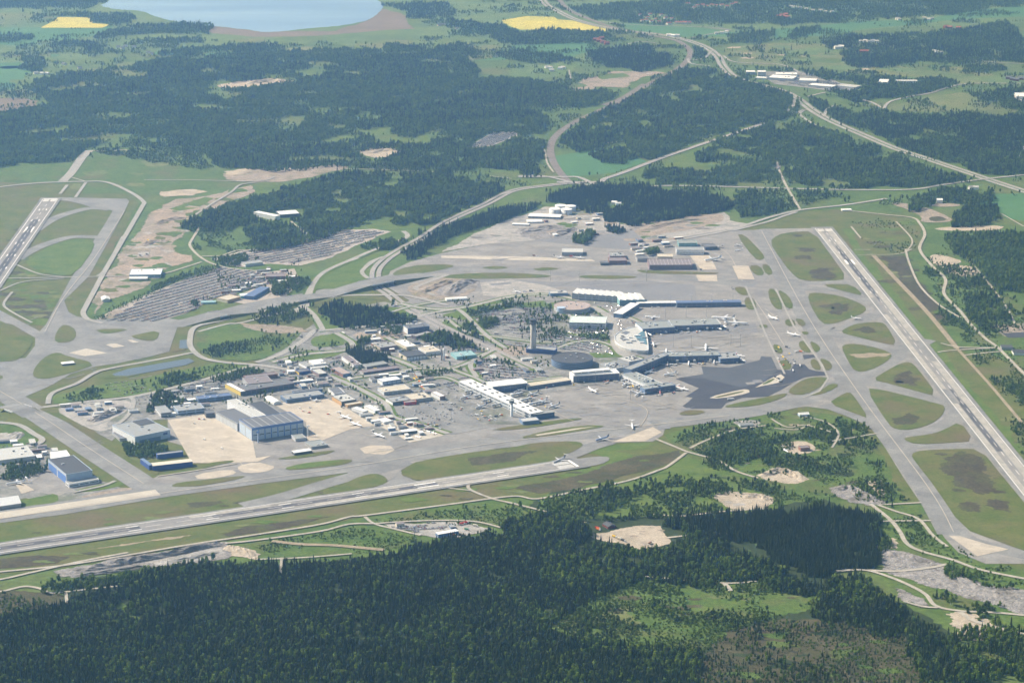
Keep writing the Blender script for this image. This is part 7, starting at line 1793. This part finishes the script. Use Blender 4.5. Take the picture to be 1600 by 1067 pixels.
# single trees and bushes in the yards and beside the roads
out = []
for s, n in (("400,500 640,480 720,500 870,520 880,545 760,570 640,590 560,592 430,572", 420), ("205,600 380,575 440,610 420,640 330,630 250,645", 150), ("700,470 870,462 920,500 880,530 760,510", 230), ("440,590 560,600 640,640 700,690 560,640", 70), ("330,405 470,410 480,460 350,470", 130), ("0,690 70,700 100,730 40,740", 40), ("700,540 850,552 900,575 760,600", 60), ("865,490 960,495 960,530 870,530", 70)):
    p = pts(s); k = 0; tries = 0
    while k < n and tries < n*12:
        tries += 1
        x, y = random.uniform(min(q[0] for q in p), max(q[0] for q in p)), random.uniform(min(q[1] for q in p), max(q[1] for q in p))
        if not in_poly(x, y, s): continue
        a = g(x, y)
        if in_foot(a.x, a.y, 4) or near_road(np.array([a.x]), np.array([a.y]))[0]: continue
        if vnoise(np.array([a.x]), np.array([a.y]), 55, 77)[0] < .48: continue
        out.append((a.x, a.y, random.choice([5, 6, 6, 5, 8, 3, 1]), random.uniform(.5, .95))); k += 1
stuff('yard_trees', np.array(out), PROTO, 'scattered birches and bushes between the airport buildings', z=1.2)

# apron light masts and service carts
for i, (x, y) in enumerate(((1048, 479), (1080, 478.5), (1112, 478), (1145, 477.5), (1040, 498), (1072, 497), (1104, 496.5), (1052, 543), (1080, 542.5), (1142, 541), (1157, 541), (900, 604), (930, 602), (772, 660), (705, 655), (860, 440), (905, 444), (1010, 440), (745, 620), (985, 625))):
    a = g(x, y); t = empty('light_mast', (a.x, a.y, 1), 0)
    tag(t, 'slender floodlight mast standing on the apron near the piers', 'light mast', 'apron floodlight masts')
    MB().lathe([(.45, 0), (.25, 28)], seg=6).build('post', PM['metal'], t); MB().box(-2.2, 2.2, -.5, .5, 28, 29).build('lamp_head', PM['light grey wall'], t)
CARTS = [("700,628 760,640 800,655 770,664 720,650", 14, 'service vehicle left of the white roofed pier'), ("800,612 870,630 880,640 850,640", 12, 'service vehicle right of the white roofed pier'), ("960,596 1010,612 1075,606 1060,616 1000,622", 16, 'service vehicle around the red trimmed pier'), ("1040,562 1150,558 1160,568 1050,572", 14, 'service vehicle below the long glass pier'),
 ("1010,515 1130,508 1140,516 1020,526", 12, 'service vehicle below the teal roofed pier'), ("1000,475 1150,474 1150,480 1000,482", 8, 'service vehicle beside the thin far pier'), ("840,598 960,590 965,600 850,608", 8, 'service vehicle before the departure hall'), ("600,640 700,670 690,680 620,670", 16, 'service vehicle on the equipment yard'), ("1205,540 1255,545 1245,575 1215,572", 8, 'works vehicle in the dug up ground'), ("420,628 500,622 560,650 580,668 560,672", 6, 'service vehicle at the edge of the sandy apron'), ("265,655 330,650 390,700 330,720", 5, 'service vehicle on the hangar apron')]
for s, n, lb in CARTS:
    p = pts(s); k = 0; tries = 0
    while k < n and tries < 300:
        tries += 1
        x, y = random.uniform(min(q[0] for q in p), max(q[0] for q in p)), random.uniform(min(q[1] for q in p), max(q[1] for q in p))
        if not in_poly(x, y, s): continue
        a = g(x, y)
        if in_foot(a.x, a.y, 2): continue
        t = empty('service_vehicle', (a.x, a.y, 1.5), random.uniform(0, 6.28)); tag(t, lb, 'service vehicle', lb.replace('vehicle', 'vehicles'))
        L = random.uniform(4, 8); c = random.choice(['white paint', 'yellow paint', 'white paint', 'dark metal', 'red paint', 'metal', 'orange paint', 'white wall'])
        MB().box(-L/2, L/2-1.8, -1.1, 1.1, .5, random.uniform(1.2, 2.8)).build('body', PM[c], t); MB().box(L/2-1.75, L/2, -1.05, 1.05, .4, 2.1).build('cab', PM['white paint'], t)
        w_ = MB()
        for xx in (-L*.3, L*.32):
            for yy in (-1.2, .9): w_.box(xx-.4, xx+.4, yy, yy+.3, 0, .8)
        w_.build('wheel', PM['rubber tyre'], t); k += 1
# ------------------------------------------------------------------ light, air, output
SUN_EL, SUN_AZ = R(41), R(155)     # azimuth measured from +X, towards the sun: left of the camera and a little beyond
sun = bpy.data.lights.new('sun', 'SUN'); so = bpy.data.objects.new('sun', sun); COL.objects.link(so)
sun.energy = 5.0; sun.angle = R(.53); sun.color = (1, .975, .94)
sd = Vector((math.cos(SUN_AZ)*math.cos(SUN_EL), math.sin(SUN_AZ)*math.cos(SUN_EL), math.sin(SUN_EL)))
so.rotation_euler = sd.to_track_quat('Z', 'Y').to_euler()
so.location = (0, 0, 3000)
w = bpy.data.worlds.new('World'); SC.world = w; w.use_nodes = True
nt = w.node_tree
bg = nt.nodes['Background']; bg.inputs['Strength'].default_value = .09
sky = nt.nodes.new('ShaderNodeTexSky'); sky.sky_type = 'NISHITA'; sky.sun_disc = False
sky.sun_elevation = SUN_EL; sky.sun_rotation = math.pi/2 - SUN_AZ
nt.links.new(sky.outputs['Color'], bg.inputs['Color'])

hz, nt, b = new_mat('haze')
nt.nodes.remove(b)
pv = nt.nodes.new('ShaderNodeVolumePrincipled')
pv.inputs['Color'].default_value = (.27, .53, 1.0, 1)
pv.inputs['Absorption Color'].default_value = (1, 1, 1, 1)
pv.inputs['Density'].default_value = HAZE
pv.inputs['Anisotropy'].default_value = .76
nt.links.new(pv.outputs['Volume'], nt.nodes['Material Output'].inputs['Volume'])
hb = MB().box(-GX-300, GX+300, -5600, 16300, -1.5, 1650, bottom=True).build('haze', hz)
tag(hb, label='thin blue summer haze over the whole plain', kind='stuff')

SC.render.engine = 'CYCLES'
SC.cycles.use_denoising = True
SC.cycles.max_bounces = 5; SC.cycles.diffuse_bounces = 2; SC.cycles.glossy_bounces = 2; SC.cycles.volume_bounces = 1
SC.cycles.transparent_max_bounces = 8
SC.cycles.sample_clamp_indirect = 4
SC.view_settings.view_transform = 'Standard'; SC.view_settings.look = 'None'
SC.view_settings.exposure = EXPOSURE; SC.view_settings.gamma = 1
